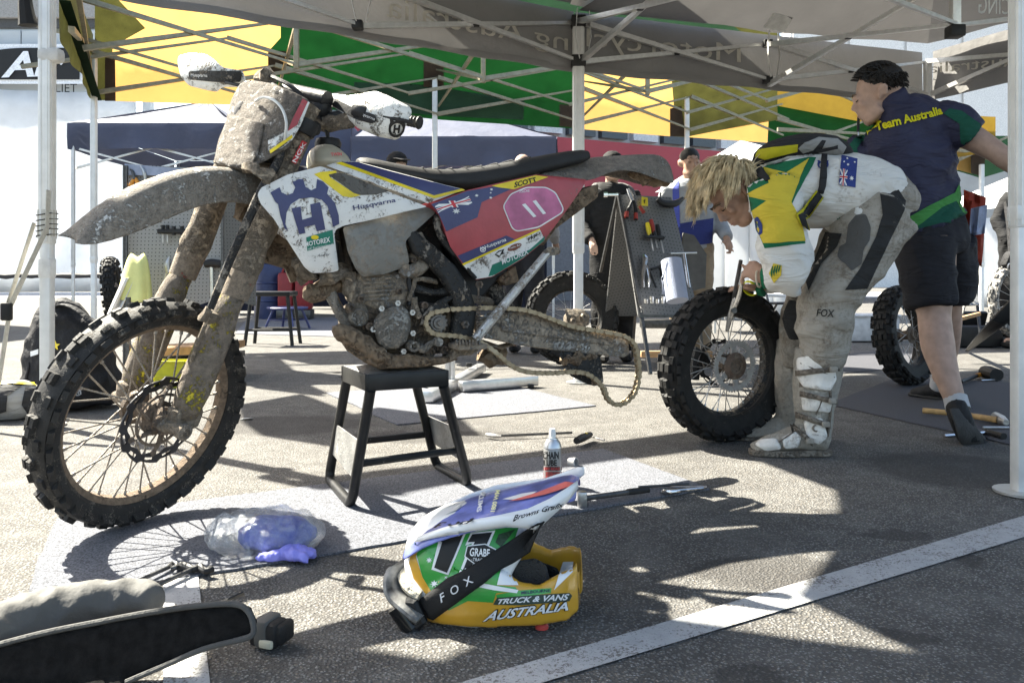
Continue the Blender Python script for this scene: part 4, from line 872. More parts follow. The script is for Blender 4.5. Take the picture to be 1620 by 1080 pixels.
decal('sponsor_mark', Z4((415, 740), (440, 716), (478, 704), (470, 722), (476, 735), (455, 742), (444, 760), (430, 750)), fs_sp, BLKG, bike, off=.003); decal('sponsor_mark', Z4((424, 738), (442, 724), (462, 716), (456, 728), (446, 748), (436, 742)), fs_sp, WHG, bike, off=.004)
decal('sponsor_mark', Z4(*[(543 + 46 * math.cos(t) , 692 + 20 * math.sin(t) - .35 * 46 * math.cos(t)) for t in [i * .5236 for i in range(12)]]), fs_sp, mat('maroon_print', (.16, .05, .03), .5, bump=0), bike, off=.003); text_on('lettering', 'Twin Air', Z4((508, 708), (584, 682), (582, 668), (506, 694)), fs_sp, WHG, bike, off=.0042)
text_on('lettering', 'WP', Z4((626, 655), (690, 632), (690, 602), (632, 630)), fs_sp, BLKG, bike, off=.003, bold=.04, shear=.3); text_on('lettering', 'SUSPENSION', Z4((617, 672), (700, 642), (698, 634), (617, 662)), fs_sp, BLKG, bike, off=.003)
# waving flag
UJ = lambda u_, v_: Z4((32 + u_ * 218 + v_ * 22, 432 - u_ * 70 + v_ * 42 - 12 * math.sin(u_ * 6)))[0]
for poly, m in (([(0, .0), (1, 0), (1, 1), (0, 1)], NAVY), ([(0, 0), (.12, 0), (1, .86), (1, 1), (.88, 1), (0, .14)], WHG), ([(.88, 0), (1, 0), (1, .14), (.12, 1), (0, 1), (0, .86)], WHG), ([(.4, 0), (.6, 0), (.6, 1), (.4, 1)], WHG), ([(0, .33), (1, .33), (1, .67), (0, .67)], WHG), ([(.45, 0), (.55, 0), (.55, 1), (.45, 1)], REDD), ([(0, .41), (1, .41), (1, .59), (0, .59)], REDD)):
    decal('flag', [UJ(*p) for i, p in enumerate(poly) for p in [p, ((p[0] + poly[(i + 1) % len(poly)][0]) / 2, (p[1] + poly[(i + 1) % len(poly)][1]) / 2)]], fs_sp, m, bike, off=.0022 + .0005 * (0 if m is NAVY else 1 if m is WHG and poly[0] != (.4, 0) and poly[0] != (0, .33) else 2 if m is WHG else 3))
def star(cx, cy, r, n=7, k=.45, rot=0.0, asp=1.0): return [(cx + (r if i % 2 == 0 else r * k) * math.sin(rot + math.pi * i / n), cy - asp * (r if i % 2 == 0 else r * k) * math.cos(rot + math.pi * i / n)) for i in range(2 * n)]
for x, y, r in ((170, 462, 28), (300, 362, 14), (395, 323, 12), (390, 376, 12), (390, 345, 8)): decal('star', star(*Z4((x, y))[0], r / 4.05, asp=.7), fs_sp, WHG, bike, off=.003)
# ---- tank top, seat, rear mudguard
secs = [(492, 243, 262), (504, 229, 262), (530, 227, 264), (545, 240, 266), (560, 254, 268)]
def saddle(secs, wt, wb, m, name, nk=14, **kw):
    rows = []
    for i, (px, yt, yb) in enumerate(secs):
        a = wt[i] if hasattr(wt, '__len__') else wt; b = wb[i] if hasattr(wb, '__len__') else wb; tp = Bp(px, yt, a); bp_ = Bp(px, yb, b); hz = tp.z - bp_.z; base = tp - bn_ * a; r = []
        for k in range(nk):
            s = -1 + 2 * k / (nk - 1); w = b * math.sin(s * math.pi / 2) if False else s
            aw = abs(s)
            if aw > .62: t = (aw - .62) / .38; lat = a + (b - a) * t; z = -hz * t
            else: t = aw / .62; lat = a * t; z = .010 * (1 - t * t)
            p = base + bn_ * lat * (1 if s > 0 else -1) + V((0, 0, z)); r.append(p)
        r.append(base - bn_ * b * .6 - V((0, 0, hz + .005))); r.append(base + bn_ * b * .6 - V((0, 0, hz + .005))); rows.append(r[::-1])
    mb = MB(); mb.loft(rows); return mb.build(name, m, bike, 50, sub=1, **kw)
saddle(secs, [.05, .075, .085, .09, .09], [.07, .10, .115, .115, .11], mat('tank_beige', (.40, .37, .29), .45, mud=.25, ms=12, bump=.1), 'tank_neck')
mb = MB(); mb.lathe([(.04, 0), (.042, .012), (.036, .026), (.02, .03), (0, .03)], Bp(519, 233, .0), Zv, 18, cap=False); mb.tube([Bp(519, 226, 0), Bp(517, 205, .01), Bp(508, 190, .02), Bp(498, 182, .03)], .006, 8, smooth=5); mb.build('fuel_cap', BLKP, bike)
ftn = flank(.115, 492, .12, 560); text_on('lettering', 'TWIN', [(524, 247), (541, 246), (540, 241), (523, 242)], lambda x, y, o=0: Bp(x, y, .108 + o), REDD, bike, bold=.03)
saddle([(566, 254, 258), (580, 249, 261), (615, 257, 272), (677, 268, 287), (705, 269, 293), (739, 268, 298), (779, 263, 293), (817, 256, 284), (853, 249, 274), (900, 240, 262), (930, 237, 254), (937, 240, 251)], [.03, .05, .075, .09, .095, .10, .10, .10, .10, .095, .085, .07], [.05, .075, .10, .118, .122, .122, .12, .118, .115, .11, .10, .08], SEATM, 'seat')
for px, py in ((672, 267), (695, 268), (718, 268), (741, 267), (765, 264), (790, 260), (815, 255), (842, 250)):
    c = Bp(px, py, .1); r = [c - bn_ * (.1 - .085 * math.cos(t)) + V((0, 0, .005 + .004 * math.sin(t))) for t in [i * math.pi / 10 for i in range(11)]]; mb = MB(); mb.tube(r, .0022, 6); mb.build('seat_rib', SEATM, bike)
rows = []
for (rx, ry), (ex, ey), wr_, we in (((846, 270), (850, 280), .03, .105), ((885, 260), (905, 283), .03, .105), ((925, 252), (930, 290), .03, .10), ((955, 250), (952, 280), .03, .095), ((985, 248), (976, 270), .03, .09), ((1010, 247), (1001, 272), .028, .085), ((1030, 246), (1026, 280), .026, .08), ((1046, 250), (1050, 290), .02, .07), ((1056, 266), (1068, 294), .015, .055)):
    rp = Bp(rx, ry, -.02); ep = Bp(ex, ey, we); d = ep - (rp + bn_ * (we + .02)); r = []
    for k in range(13):
        s = -1 + k / 6; r.append(rp + bn_ * (.02 + we * s) + d * (abs(s) ** 1.7) + V((0, 0, .006 * math.cos(s * 7))))
    rows.append(r)
mb = MB(); mb.grid(rows); mb.build('rear_mudguard', mat('mudguard_mud', (.5, .49, .46), .5, mud=.72, ms=12, bump=.8, bs=55, bd=.01, mudcol=(.20, .175, .15)), bike, 60, sol=.005, recalc=False, sub=1)
mb = MB(); mb.prism([Bp(*p, .07) for p in ((918, 300), (948, 291), (947, 312), (915, 336), (880, 362), (862, 388), (850, 385), (880, 350), (905, 318))], bn_ * -.14); mb.build('rear_frame_cover', MUDB, bike, bev=.006)
mb = MB(); lump(mb, [Bp(1000, 275, .02), Bp(1030, 285, .02), Bp(1050, 294, .01)], [.03, .025, .012], .9, flat=(1, .6)); mb.build('mud_clump', MUDB, bike)
# ---- engine, frame, radiator
def slabp(name, poly, l0, l1, m, bev=.006): mb = MB(); mb.prism([Bp(x, y, l1) for x, y in poly], bn_ * (l0 - l1)); return mb.build(name, m, bike, bev=bev)
Z5 = lambda *pts: [(480 + x / 4.909, 380 + y / 4.909) for x, y in pts]
slabp('crankcase', Z5((370, 560), (500, 480), (560, 500), (850, 480), (1150, 500), (1180, 720), (1150, 870), (900, 900), (640, 880), (480, 740), (380, 700)), -.12, .095, mat('dark_mud', (.10, .075, .052), .95, var=.5, vs=50, bump=.9, bs=80, bd=.012, mud=.45, ms=26, mudcol=(.20, .165, .125)), .012)
slabp('cylinder', Z5((400, 270), (470, 250), (820, 240), (850, 330), (800, 520), (560, 540), (430, 480)), -.10, .10, MUDG, .012)
for k in range(6): mb = MB(); mb.prism([Bp(x, y, .106) for x, y in Z5((470, 300 + k * 32), (715, 285 + k * 32), (715, 297 + k * 32), (470, 312 + k * 32))], bn_ * -.02); mb.build('cooling_rib', MUDG, bike)
cov = Z5((540, 680), (545, 620), (600, 552), (700, 502), (760, 500), (815, 545), (832, 600), (832, 690), (800, 790), (740, 840), (640, 852), (580, 800))
plate('engine_cover', rounded(cov, 5), lambda x, y, o=0: Bp(x, y, .150 - .0000105 * ((x - 620) ** 2 + (y - 518) ** 2) + o), .05, mat('cover_alloy', (.25, .235, .21), .45, .4, mud=.52, ms=13, bump=.4, bs=60, mudcol=(.22, .19, .155)), bike, 8, edge=.012, ang=60)
for p in Z5((535, 690), (600, 530), (725, 488), (838, 560), (842, 720), (770, 860), (620, 870)): mb = MB(); mb.bolt(Bp(*p, .122), bn_, .0095, .014); mb.build('cover_bolt', STEEL, bike)
mb = MB(); c = Bp(*Z5((425, 600))[0], .10); mb.lathe([(.028, -.02), (.028, .02), (.024, .026), (.024, .02), (.010, .02), (.010, .024), (0, .024)], c, bn_, 24, cap=False); mb.box(c + bn_ * .022, .008, .008, .036, Matrix.Rotation(.3, 3, 'Y')); mb.build('water_pump_cap', MATS['cover_alloy'], bike)
mb = MB(); c = Bp(*Z5((1040, 640))[0], .115)
mb.lathe([(.0, .03), (.008, .03), (.010, .02), (.018, .02), (.020, .012), (.026, .012), (.026, 0), (0, 0)], c, bn_, 26, cap=False)
for k in range(13): a = 2 * math.pi * k / 13; mb.box(c + (bu * math.cos(a) + Zv * math.sin(a)) * .029 + bn_ * .006, .008, .006, .008)
mb.build('front_sprocket', mat('worn_sprocket', (.16, .15, .14), .5, .5, mud=.4, ms=40, bump=.1), bike)
slabp('sprocket_guard', Z5((915, 655), (925, 590), (975, 520), (1090, 450), (1232, 400), (1230, 425), (1120, 480), (1140, 530), (1190, 520), (1190, 545), (1100, 560), (1060, 545), (1000, 575), (965, 620), (958, 662)), .11, .128, MUDK, .003)
mb = MB(); mb.tube([Bp(*p, .14) for p in Z5((900, 820), (930, 850), (985, 805), (1050, 780))], [.012, .013, .010, .010], 8, smooth=3); mb.lathe([(.017, -.02), (.017, .03), (.009, .03), (.009, 0)], Bp(*Z5((840, 820))[0], .13), bn_, 16); mb.tube([Bp(*p, .14) for p in Z5((845, 815), (900, 820))], .011, 8); mb.lathe([(.014, 0), (.014, .03)], Bp(*Z5((1030, 785))[0], .14), bn_, 12); mb.build('gear_lever', MATS['cover_alloy'], bike)
for x, y, r in ((980, 870, .016), (1090, 850, .014), (510, 668, .013), (365, 520, .012), (440, 455, .010), (740, 395, .010), (850, 155, .009), (905, 65, .009), (935, 505, .012), (850, 530, .012)): mb = MB(); mb.lathe([(r, -.02), (r, .012), (r * .6, .016), (r * .6, .008), (0, .008)], Bp(*Z5((x, y))[0], .108), bn_, 12, cap=False); mb.build('engine_bolt', HUBM, bike)
plate('skid_plate', Z5((220, 670), (262, 745), (335, 855), (480, 952), (592, 1002), (900, 988), (1090, 962), (1205, 924), (1150, 900), (1000, 905), (830, 880), (700, 884), (620, 862), (560, 792), (520, 742), (420, 722), (350, 690), (280, 648)), lambda x, y, o=0: Bp(x, y, .142 + o + .009 * noise.noise(V((x * .12, y * .12, 2))) + .005 * noise.noise(V((x * .35, y * .35, 7)))), .28, MUDB, bike, 5, edge=.012)
mb = MB()
for i in range(16): p = Bp(*Z5((260 + i * 26 + random.uniform(-8, 8), 700 + i * 15 + random.uniform(-15, 15)))[0], .14); mb.ball(p, (random.uniform(.015, .035),) * 3, 7)
mbr = remeshed(mb, .008, 2, .5, lambda p: .006 * noise.noise(p * 60)); mbr.build('mud_clump', MUDB, bike)
slabp('frame_spar', [(641, 366), (655, 360), (668, 372), (690, 390), (722, 420), (745, 455), (756, 490), (752, 520), (748, 548), (718, 546), (717, 522), (722, 495), (716, 468), (700, 440), (676, 415), (655, 400)], .085, .135, MUDK, .012)
slabp('frame_spar', [(641, 366), (655, 360), (690, 390), (745, 455), (752, 520), (718, 546), (716, 468), (676, 415)], -.135, -.085, MUDK, .012)
for x, y, l in ((735, 513, .135), (757, 450, .12)): mb = MB(); mb.bolt(Bp(x, y, l), bn_, .013, .011); mb.build('pivot_bolt', HUBM, bike)
for l in (.06, -.06): mb = MB(); lump(mb, [Bp(*p, l) for p in ((500, 330), (508, 420), (517, 448), (530, 480), (545, 505), (562, 528), (600, 562), (660, 572))], .017, .3); mb.build('frame_tube', MUDW, bike)
mb = MB(); lump(mb, [Bp(506, 440, .09), Bp(520, 436, .10), Bp(540, 432, .08), Bp(550, 440, .05)], [.02, .03, .028, .02], .8); mb.build('mud_clump', MUDM, bike)
slabp('radiator', [(455, 300), (540, 330), (536, 425), (490, 430)], .03, .10, mat('radiator_black', (.03, .03, .03), .6, mud=.5, ms=14, bump=.5), .006); slabp('radiator', [(455, 300), (540, 330), (536, 425), (490, 430)], -.10, -.03, MATS['radiator_black'], .006)
slabp('recess_block', [(545, 355), (690, 335), (700, 400), (745, 470), (735, 535), (660, 560), (590, 520), (560, 440)], -.06, .04, mat('dark_recess', (.03, .027, .024), .8, mud=.4, ms=15, bump=.5, mudcol=(.08, .065, .05)), .004)  # dark filler limiting see-through, shade between engine parts put into its colour
slabp('radiator_flap', [(425, 360), (462, 385), (480, 420), (470, 415), (470, 445), (461, 448), (452, 425), (418, 415), (412, 400)], .02, .05, MUDB, .004)
mb = MB(); lump(mb, [Bp(472, 405, .08), Bp(478, 425, .09), Bp(490, 436, .08), Bp(478, 440, .06)], [.02, .025, .02, .012], 1.0); mb.build('mud_clump', MUDM, bike)
mb = MB(); lump(mb, [Bp(485, 463, .07), Bp(500, 464, .06), Bp(520, 452, .05), Bp(545, 446, .03), Bp(570, 450, 0)], [.026, .031, .03, .026, .026], .3, 12); mb.build('exhaust_header', MUDB, bike)
mb = MB(); lump(mb, [Bp(*p, .08) for p in ((552, 432), (556, 460), (566, 482), (575, 500))], [.025, .028, .026, .02], .4); mb.build('cam_chain_case', MUDM, bike)
hoses = [([(650, 418), (647, 445), (652, 468), (647, 482)], .11, .007), ([(655, 420), (655, 450), (645, 476)], .115, .006), ([(655, 455), (680, 462), (705, 460), (718, 445), (716, 432)], .10, .012), ([(678, 408), (690, 430), (705, 440), (708, 430)], .10, .006), ([(690, 410), (712, 440), (714, 470), (700, 480)], .09, .006), ([(690, 340), (694, 365), (705, 385), (720, 402)], .12, .012), ([(700, 345), (708, 370), (724, 395)], .12, .007), ([(655, 470), (658, 490), (664, 502)], .118, .011), ([(668, 488), (672, 500), (668, 515)], .11, .009), ([(715, 395), (735, 420), (752, 440)], .12, .006)]
for k, (pts, l, r) in enumerate(hoses): mb = MB(); lump(mb, [Bp(*p, l) for p in pts], r, .12, 8, 4); mb.build('hose', MUDM if k % 3 == 1 else MUDK if k % 3 else BLKP, bike)
mb = MB(); lump(mb, [Bp(640, 432, .10), Bp(655, 428, .11), Bp(672, 420, .10)], [.02, .026, .02], .4); mb.lathe([(.02, 0), (.024, .01), (.02, .03)], Bp(640, 428, .10), bn_, 14); mb.build('throttle_body', MUDG, bike)
slabp('subframe_bracket', [(645, 372), (668, 366), (682, 392), (700, 408), (690, 418), (668, 404), (655, 398)], .06, .12, MUDG, .006)
mb = MB(); lump(mb, [Bp(650, 400, .09), Bp(668, 412, .10), Bp(682, 414, .09)], .014, .5); lump(mb, [Bp(655, 442, .1), Bp(690, 445, .09)], .010, .4); mb.build('intake_clamp', MUDM, bike)
slabp('airbox', [(700, 370), (800, 420), (818, 445), (790, 440), (765, 470), (745, 470), (720, 420)], -.07, .06, BLKP, .008)
slabp('mud_flap', [(788, 440), (816, 420), (822, 446), (800, 452)], -.06, .07, MUDB, .004)
mb = MB(); lump(mb, [Bp(775, 450, 0), Bp(800, 490, 0), Bp(815, 520, 0)], .035, .3, 10); mb.build('shock_absorber', MUDK, bike)
# ---- swingarm, chain, stand leg, footpeg
Z6 = lambda *pts: [(540 + x / 3, 360 + y / 3) for x, y in pts]
ARM = Z6((640, 440), (700, 402), (900, 400), (1000, 440), (1300, 510), (1362, 540), (1366, 600), (1340, 616), (1000, 580), (850, 560), (680, 524), (640, 490))
hole = Z6((1345, 572), (1340, 560), (1300, 556), (1290, 570), (1298, 584), (1338, 584))
poly = ARM[:7] + [hole[0]] + hole[::-1] + [ARM[6]] + ARM[7:]
fa = lambda x, y, o=0: Bp(x, y, .125 + o)
ALUM_MUD = mat('swingarm_alloy', (.30, .29, .275), .45, .5, mud=.56, ms=10, bump=.5, bs=60, bd=.008, mudcol=(.29, .24, .185))
poly[6] = (poly[6][0], poly[6][1] - .3); plate('swingarm', poly, fa, .035, ALUM_MUD, bike, 14, edge=.005)
plate('swingarm', ARM, lambda x, y, o=0: Bp(x, y, -.09 + o), .035, ALUM_MUD, bike, 20)
slabp('swingarm_rib', Z6((760, 450), (1000, 480), (1280, 540), (1290, 560), (1000, 520), (760, 490)), .122, .131, ALUM_MUD, .003)
mb = MB(); mb.rbox((Bp(770, 515, 0)), .09, .24, .06, .02, Matrix((bu, bn_, Zv)).transposed()); mb.build('swingarm_bridge', MUDM, bike)
plate('chain_guide', rounded(Z6((1030, 600), (1060, 585), (1220, 590), (1235, 640), (1245, 735), (1200, 752), (1150, 735), (1085, 702), (1060, 650)), 3), lambda x, y, o=0: Bp(x, y, .118 + o), .04, MUDK, bike, 10)
for x, y in ((1075, 612), (1200, 612), (1110, 690), (1195, 735)): mb = MB(); mb.bolt(Bp(*Z6((x, y))[0], .118), bn_, .009, .008); mb.build('guide_bolt', HUBM, bike)
mb = MB(); lump(mb, [Bp(890, 565, .11), Bp(905, 575, .12), Bp(920, 560, .12), Bp(935, 568, .11)], .016, .9); mb.build('mud_clump', MUDB, bike)
mb = MB(); mb.rbox(Bp(912, 506, -.09), .10, .045, .05, .015, Matrix((bu, bn_, Zv)).transposed()); lump(mb, [Bp(895, 500, -.08), Bp(912, 497, -.07), Bp(928, 508, -.07)], .018, .6); mb.bolt(Bp(922, 500, -.05), bn_, .012, .014); mb.bolt(Bp(905, 507, -.05), bn_, .010, .014); mb.build('rear_caliper', MUDM, bike)
mb = MB(); lump(mb, [Bp(764, 560, .03), Bp(780, 566, .03), Bp(795, 555, .02)], [.03, .034, .025], .7); mb.build('linkage', MUDB, bike)
slabp('linkage_arm', Z6((670, 530), (760, 560), (820, 545), (825, 555), (765, 580), (680, 550)), .02, .06, MUDG, .004)
def resample(pts, pitch):
    q = MB(); q.tube(pts, .001, 3, smooth=10, cap=False); path = [sum((q.v[i * 3 + k] for k in range(3)), V()) / 3 for i in range(len(q.v) // 3)]; out = [path[0]]; acc = 0
    for a, b in zip(path, path[1:]):
        d = (b - a).length
        while acc + d >= pitch:
            t = (pitch - acc) / d; a = a.lerp(b, t); out.append(a.copy()); d = (b - a).length; acc = 0
        acc += d
    return out
def link_mesh(w, name):
    mb = MB()
    for s in (1, -1):
        pr_ = [V((.0085 * math.cos(t) * 1.0, s * w, -.1 * 0 + .0085 * math.sin(t))) for t in [math.radians(a) for a in range(90, 271, 30)]] + [V((.0, s * w, -.0055)), V((0.0185, s * w, -.0085))]
        top_ = [V((0, s * w, .0085)), V((-.0075, s * w, .004)), V((-.0075, s * w, -.004)), V((0, s * w, -.0085)), V((.0095, s * w, -.0055)), V((.019, s * w, -.0085)), V((.0265, s * w, -.004)), V((.0265, s * w, .004)), V((.019, s * w, .0085)), V((.0095, s * w, .0055))]
        mb.prism(top_, V((0, .0022 * s, 0)))
    for x in (0, .019): mb.tube([(x, -w - .003, 0), (x, w + .003, 0)], .0042, 8)
    o = mb.build(name, BRONZE, None, 30); me = o.data; bpy.data.objects.remove(o); return me
cin, cou = link_mesh(.0065, 'inner_link'), link_mesh(.0095, 'outer_link')
mb = MB(); ch_paths = [[(715, 489), (738, 488), (763, 487), (807, 488), (840, 493), (873, 505), (907, 517), (957, 525), (987, 532), (1003, 545), (1008, 567), (1010, 593), (1002, 623), (980, 640), (962, 632), (954, 612)], [(676, 520), (684, 527), (700, 530), (720, 531), (745, 536), (763, 543), (787, 560), (807, 577), (833, 588), (873, 590), (903, 588), (930, 592), (954, 612)], [(676, 520), (672, 508), (680, 496), (695, 492), (715, 489)]]
allp = [resample([Bp(x, y, .142 if x > 770 else .130) for x, y in p], .0192) for p in ch_paths]
for pts in allp: mb.tube(pts, .0022, 6)
chain = mb.build('drive_chain', BRONZE, bike)
for pts in allp:
    for i, (a, b) in enumerate(zip(pts, pts[1:])):
        x = (b - a).normalized(); y = bn_ - x * bn_.dot(x); y.normalize(); zz = x.cross(y)
        piece('chain_link', cin if i % 2 else cou, chain, Matrix(((x.x, y.x, zz.x, a.x), (x.y, y.y, zz.y, a.y), (x.z, y.z, zz.z, a.z), (0, 0, 0, 1))))
mb = MB(); a, b_ = Bp(752, 537, .17), Bp(866, 400, .19); mb.tube([a, a.lerp(b_, .4), b_], [.016, .0155, .014], 10); mb.build('side_stand', mat('stand_alloy', (.50, .49, .47), .4, .6, mud=.38, ms=12, bump=.3), bike)
plate('stand_foot', rounded([(858, 398), (868, 390), (884, 391), (888, 398), (880, 404), (868, 404)], 3), lambda x, y, o=0: Bp(x, y, .205 + o), .035, MUDG, bike, 8)
mb = MB(); c = [Bp(757, 470 + (520 - 470) * t / 60, .15) for t in range(61)]; mb.tube([p + bu * .007 * math.cos(i * 1.1) + bn_ * .007 * math.sin(i * 1.1) for i, p in enumerate(c)], .0022, 5); mb.tube([Bp(757, 455, .15), Bp(757, 472, .15)], .003, 6); mb.tube([Bp(757, 518, .15), Bp(758, 540, .16)], .004, 6); mb.build('stand_spring', HUBM, bike)
slabp('footpeg_bracket', [(722, 548), (760, 544), (758, 556), (745, 562), (728, 563), (718, 570), (712, 572), (716, 556)], .06, .15, MUDM, .006)
mb = MB(); pr_ = Matrix((bu, bn_, Zv)).transposed(); mb.rbox(Bp(740, 547, .175), .10, .10, .018, .005, pr_); mb.build('footpeg', MUDG, bike)
for k in range(8): mb = MB(); mb.box(Bp(722 + 5.2 * k, 541.5, .225), .007, .010, .016, pr_, .5); mb.build('peg_tooth', MUDG, bike)
mb = MB(); mb.tube([Bp(728, 470, .13), Bp(760, 474, .05), Bp(790, 480, -.03)], .014, 8); mb.build('frame_crossbar', MUDM, bike)
# ================================================================ bike stand
KPAINT = mat('chipped_black', (.018, .018, .018), .38, var=.3, vs=20, mud=.17, ms=26, mudcol=(.36, .35, .33), bump=.25, bs=70, bd=.003)
ZS = .437
def Gz(px, py, z): return P(px, py, FPX * (HCAM - z) / (py - HOR))
st = thing('bike_stand', 'worn black tubular steel stand carrying the motorcycle engine', 'stand', G(620, 790))
nl, nr, fl = Gz(580, 592, ZS), Gz(707, 585, ZS), Gz(543, 578, ZS); fr = nr + fl - nl
mb = MB(); ctr_ = (nl + fr) / 2; ex = (nr - nl).normalized(); ey = (fl - nl).normalized(); Rst = Matrix((ex, ey, Zv)).transposed()
mb.rbox(ctr_ - Zv * .003, (nr - nl).length, (fl - nl).length, .006, .003, Rst); mb.build('top_plate', mat('scraped_plate', (.32, .32, .32), .4, .6, var=.4, vs=14, mud=.3, ms=12, bump=.3, mudcol=(.05, .05, .05)), st)
for a, b_ in ((nl, nr), (nr, fr), (fr, fl), (fl, nl)):
    mid = (a + b_) / 2; d = (b_ - a); mb = MB(); mb.rbox(mid - Zv * .026 + (mid - ctr_).normalized() * .001, d.length + .012, .006, .052, .003, Matrix((d.normalized(), Zv.cross(d.normalized()), Zv)).transposed()); mb.build('skirt', KPAINT, st)
fnl, fnr, ffl = G(556, 806), G(742, 772), G(520, 764); ffr = G(690, 742)
lift = Zv * .016
def side(a, b_, c, d):      # a,b upper near/far; c,d feet near/far : one bent tube
    a, b_ = a - Zv * .05, b_ - Zv * .05; c, d = c + lift, d + lift; k = .055
    pts = [a, a.lerp(c, .6), c.lerp(a, k * 2.2), c.lerp(a, k) + (d - c) * .02, c.lerp(d, .06) + Zv * .004, c.lerp(d, .16), d.lerp(c, .16), d.lerp(c, .06) + Zv * .004, d.lerp(b_, k) + (c - d) * .02, d.lerp(b_, k * 2.2), b_.lerp(d, .6), b_]
    mb = MB(); mb.tube(pts, .0165, 12, smooth=3); return mb.build('side_frame', KPAINT, st)
side(nl + ex * .012, fl + ex * .012, fnl, ffl); side(nr - ex * .012, fr - ex * .012, fnr, ffr)
lp = lambda a, c, t: a.lerp(c + lift, t)
for a, c, b_, d in ((nl, fnl, nr, fnr), (fl, ffl, fr, ffr)): mb = MB(); mb.tube([lp(a, c, .68), lp(b_, d, .68)], .0125, 10); mb.build('cross_bar', KPAINT, st)
for a, c, b_, d in ((nl, fnl, fl, ffl), (nr, fnr, fr, ffr)):
    mb = MB(); q = [lp(a, c, .50), lp(b_, d, .50), lp(b_, d, .76), lp(a, c, .80)]; n_ = (q[1] - q[0]).cross(q[2] - q[0]).normalized() * .005; mb.prism([p - n_ * .5 for p in q], n_); mb.build('kick_plate', mat('scraped_side', (.30, .30, .295), .45, .5, var=.35, vs=9, mud=.35, ms=10, mudcol=(.08, .08, .08), bump=.3), st)
# ================================================================ spray can
c = G(874, 770); can = thing('spray_can', 'silver and black chain lube spray can standing on the mat', 'spray can', c); H = .205; r = .031
mb = MB(); mb.lathe([(0, .0), (r - .002, 0), (r, .004), (r, H * .66), (r - .002, H * .68)], c, Zv, 32, cap=False); body = mb.build('can_body', mat('can_print', (.27, .27, .27), .4, .5, bump=0), can)
mb = MB(); mb.lathe([(r, H * .675), (r + .001, H * .685), (r, H * .70), (r * .9, H * .76), (r * .62, H * .82), (r * .58, H * .83), (r * .58, H * .845), (0, H * .845)], c, Zv, 32, cap=False); mb.build('shoulder', mat('can_silver', (.55, .55, .55), .3, .9, bump=0), can)
mb = MB(); mb.lathe([(.012, H * .845), (.012, H * .93), (.009, H * 1.0), (0, H * 1.0)], c, Zv, 18, cap=False); mb.build('nozzle', mat('white_cap', (.75, .75, .74), .4, bump=0), can)
def can_map(px, py, off=0): 
    d = ray(px, py); ox, oy = CAM.x - c.x, CAM.y - c.y; A_ = d.x ** 2 + d.y ** 2; B_ = 2 * (ox * d.x + oy * d.y); C_ = ox * ox + oy * oy - (r + off) ** 2; D_ = max(0, B_ * B_ - 4 * A_ * C_); return CAM + d * ((-B_ - math.sqrt(D_)) / (2 * A_))
text_on('lettering', 'CHAIN', [(859, 726), (884, 726), (884, 714), (859, 714)], can_map, BLKG, can, off=.0008, bold=.04); text_on('lettering', 'LUBE', [(860, 737), (881, 737), (881, 727), (860, 727)], can_map, BLKG, can, off=.0008, bold=.04)
decal('label_band', [(859, 733 + 5), (889, 738), (889, 744), (859, 744)], can_map, mat('label_dark', (.06, .02, .02), .4, bump=0), can, off=.0006, step=5); text_on('lettering', 'OFF ROAD', [(861, 743.4), (886, 743.4), (886, 739), (861, 739)], can_map, REDD, can, off=.0014)
decal('label_picture', [(860, 746), (889, 746), (889, 764), (860, 764)], can_map, mat('label_red', (.22, .03, .03), .4, var=.7, vs=90, bump=0), can, off=.0006, step=5)
# ================================================================ helmet
HY = 1.66; hc = P(770, 880, HY); hm = thing('helmet', 'green, gold and white off road helmet lying on the asphalt', 'helmet', G(770, 998))
fwd = V((.985, -.17, 0)).normalized(); hl = V((-fwd.y, fwd.x, 0)); hl = hl if hl.y < 0 else -hl     # hl: side towards the camera
HP = G(770, 992).y + .0; hbase = V((P(770, 990, 1.66).x, 1.745, 0))
def hp(px, py, lat=0.0): return on_plane(px, py, hbase + hl * lat, hl)
WHH = mat('helmet_white', (.78, .78, .77), .3, var=.03, mud=.06, ms=30, bump=.05, coat=.5, mudcol=(.2, .17, .14)); GRH = mat('helmet_green', (.035, .33, .05), .3, var=.25, vs=8, mud=.10, ms=26, bump=.05, coat=.5, mudcol=(.2, .19, .15)); GOH = mat('helmet_gold', (.62, .33, .03), .32, var=.1, mud=.12, ms=28, bump=.05, coat=.5, mudcol=(.16, .13, .10)); BLH = mat('helmet_blue', (.14, .17, .46), .35, var=.5, vs=16, mud=.06, ms=26, bump=.05, coat=.4, mudcol=(.6, .6, .62)); PADM = mat('helmet_padding', (.055, .053, .05), .95, var=.2, bump=.6, bs=250)
# shell: side profile traced, ellipse across; chin bar separate
prof_top = [(655, 838), (662, 825), (690, 808), (730, 796), (775, 788), (815, 790), (850, 802), (858, 825)]
def shell_mesh(outline_t, outline_b, widths, nk=18):
    rows = []
    for (tx, ty), (bx, by), w in zip(outline_t, outline_b, widths):
        t, b = hp(tx, ty), hp(bx, by); c_ = (t + b) / 2; ax = (t - b) / 2; rows.append([c_ + ax * math.copysign(abs(math.cos(a)) ** .8, math.cos(a)) + hl * (w * math.copysign(abs(math.sin(a)) ** .75, math.sin(a))) for a in [2 * math.pi * k / nk for k in range(nk)]])
    return rows
top = [(652, 850), (655, 832), (668, 818), (695, 804), (735, 795), (775, 792), (810, 800), (838, 818), (850, 838)]
bot = [(652, 862), (654, 900), (664, 940), (690, 965), (725, 978), (762, 985), (790, 978), (803, 930), (822, 880)]
wid = [.02, .075, .10, .12, .128, .128, .12, .112, .10]
mb = MB(); mb.loft(shell_mesh(top, bot, wid)); rm = remeshed(mb, .009, 3, .5); shell = rm.build('shell', WHH, hm, 60)
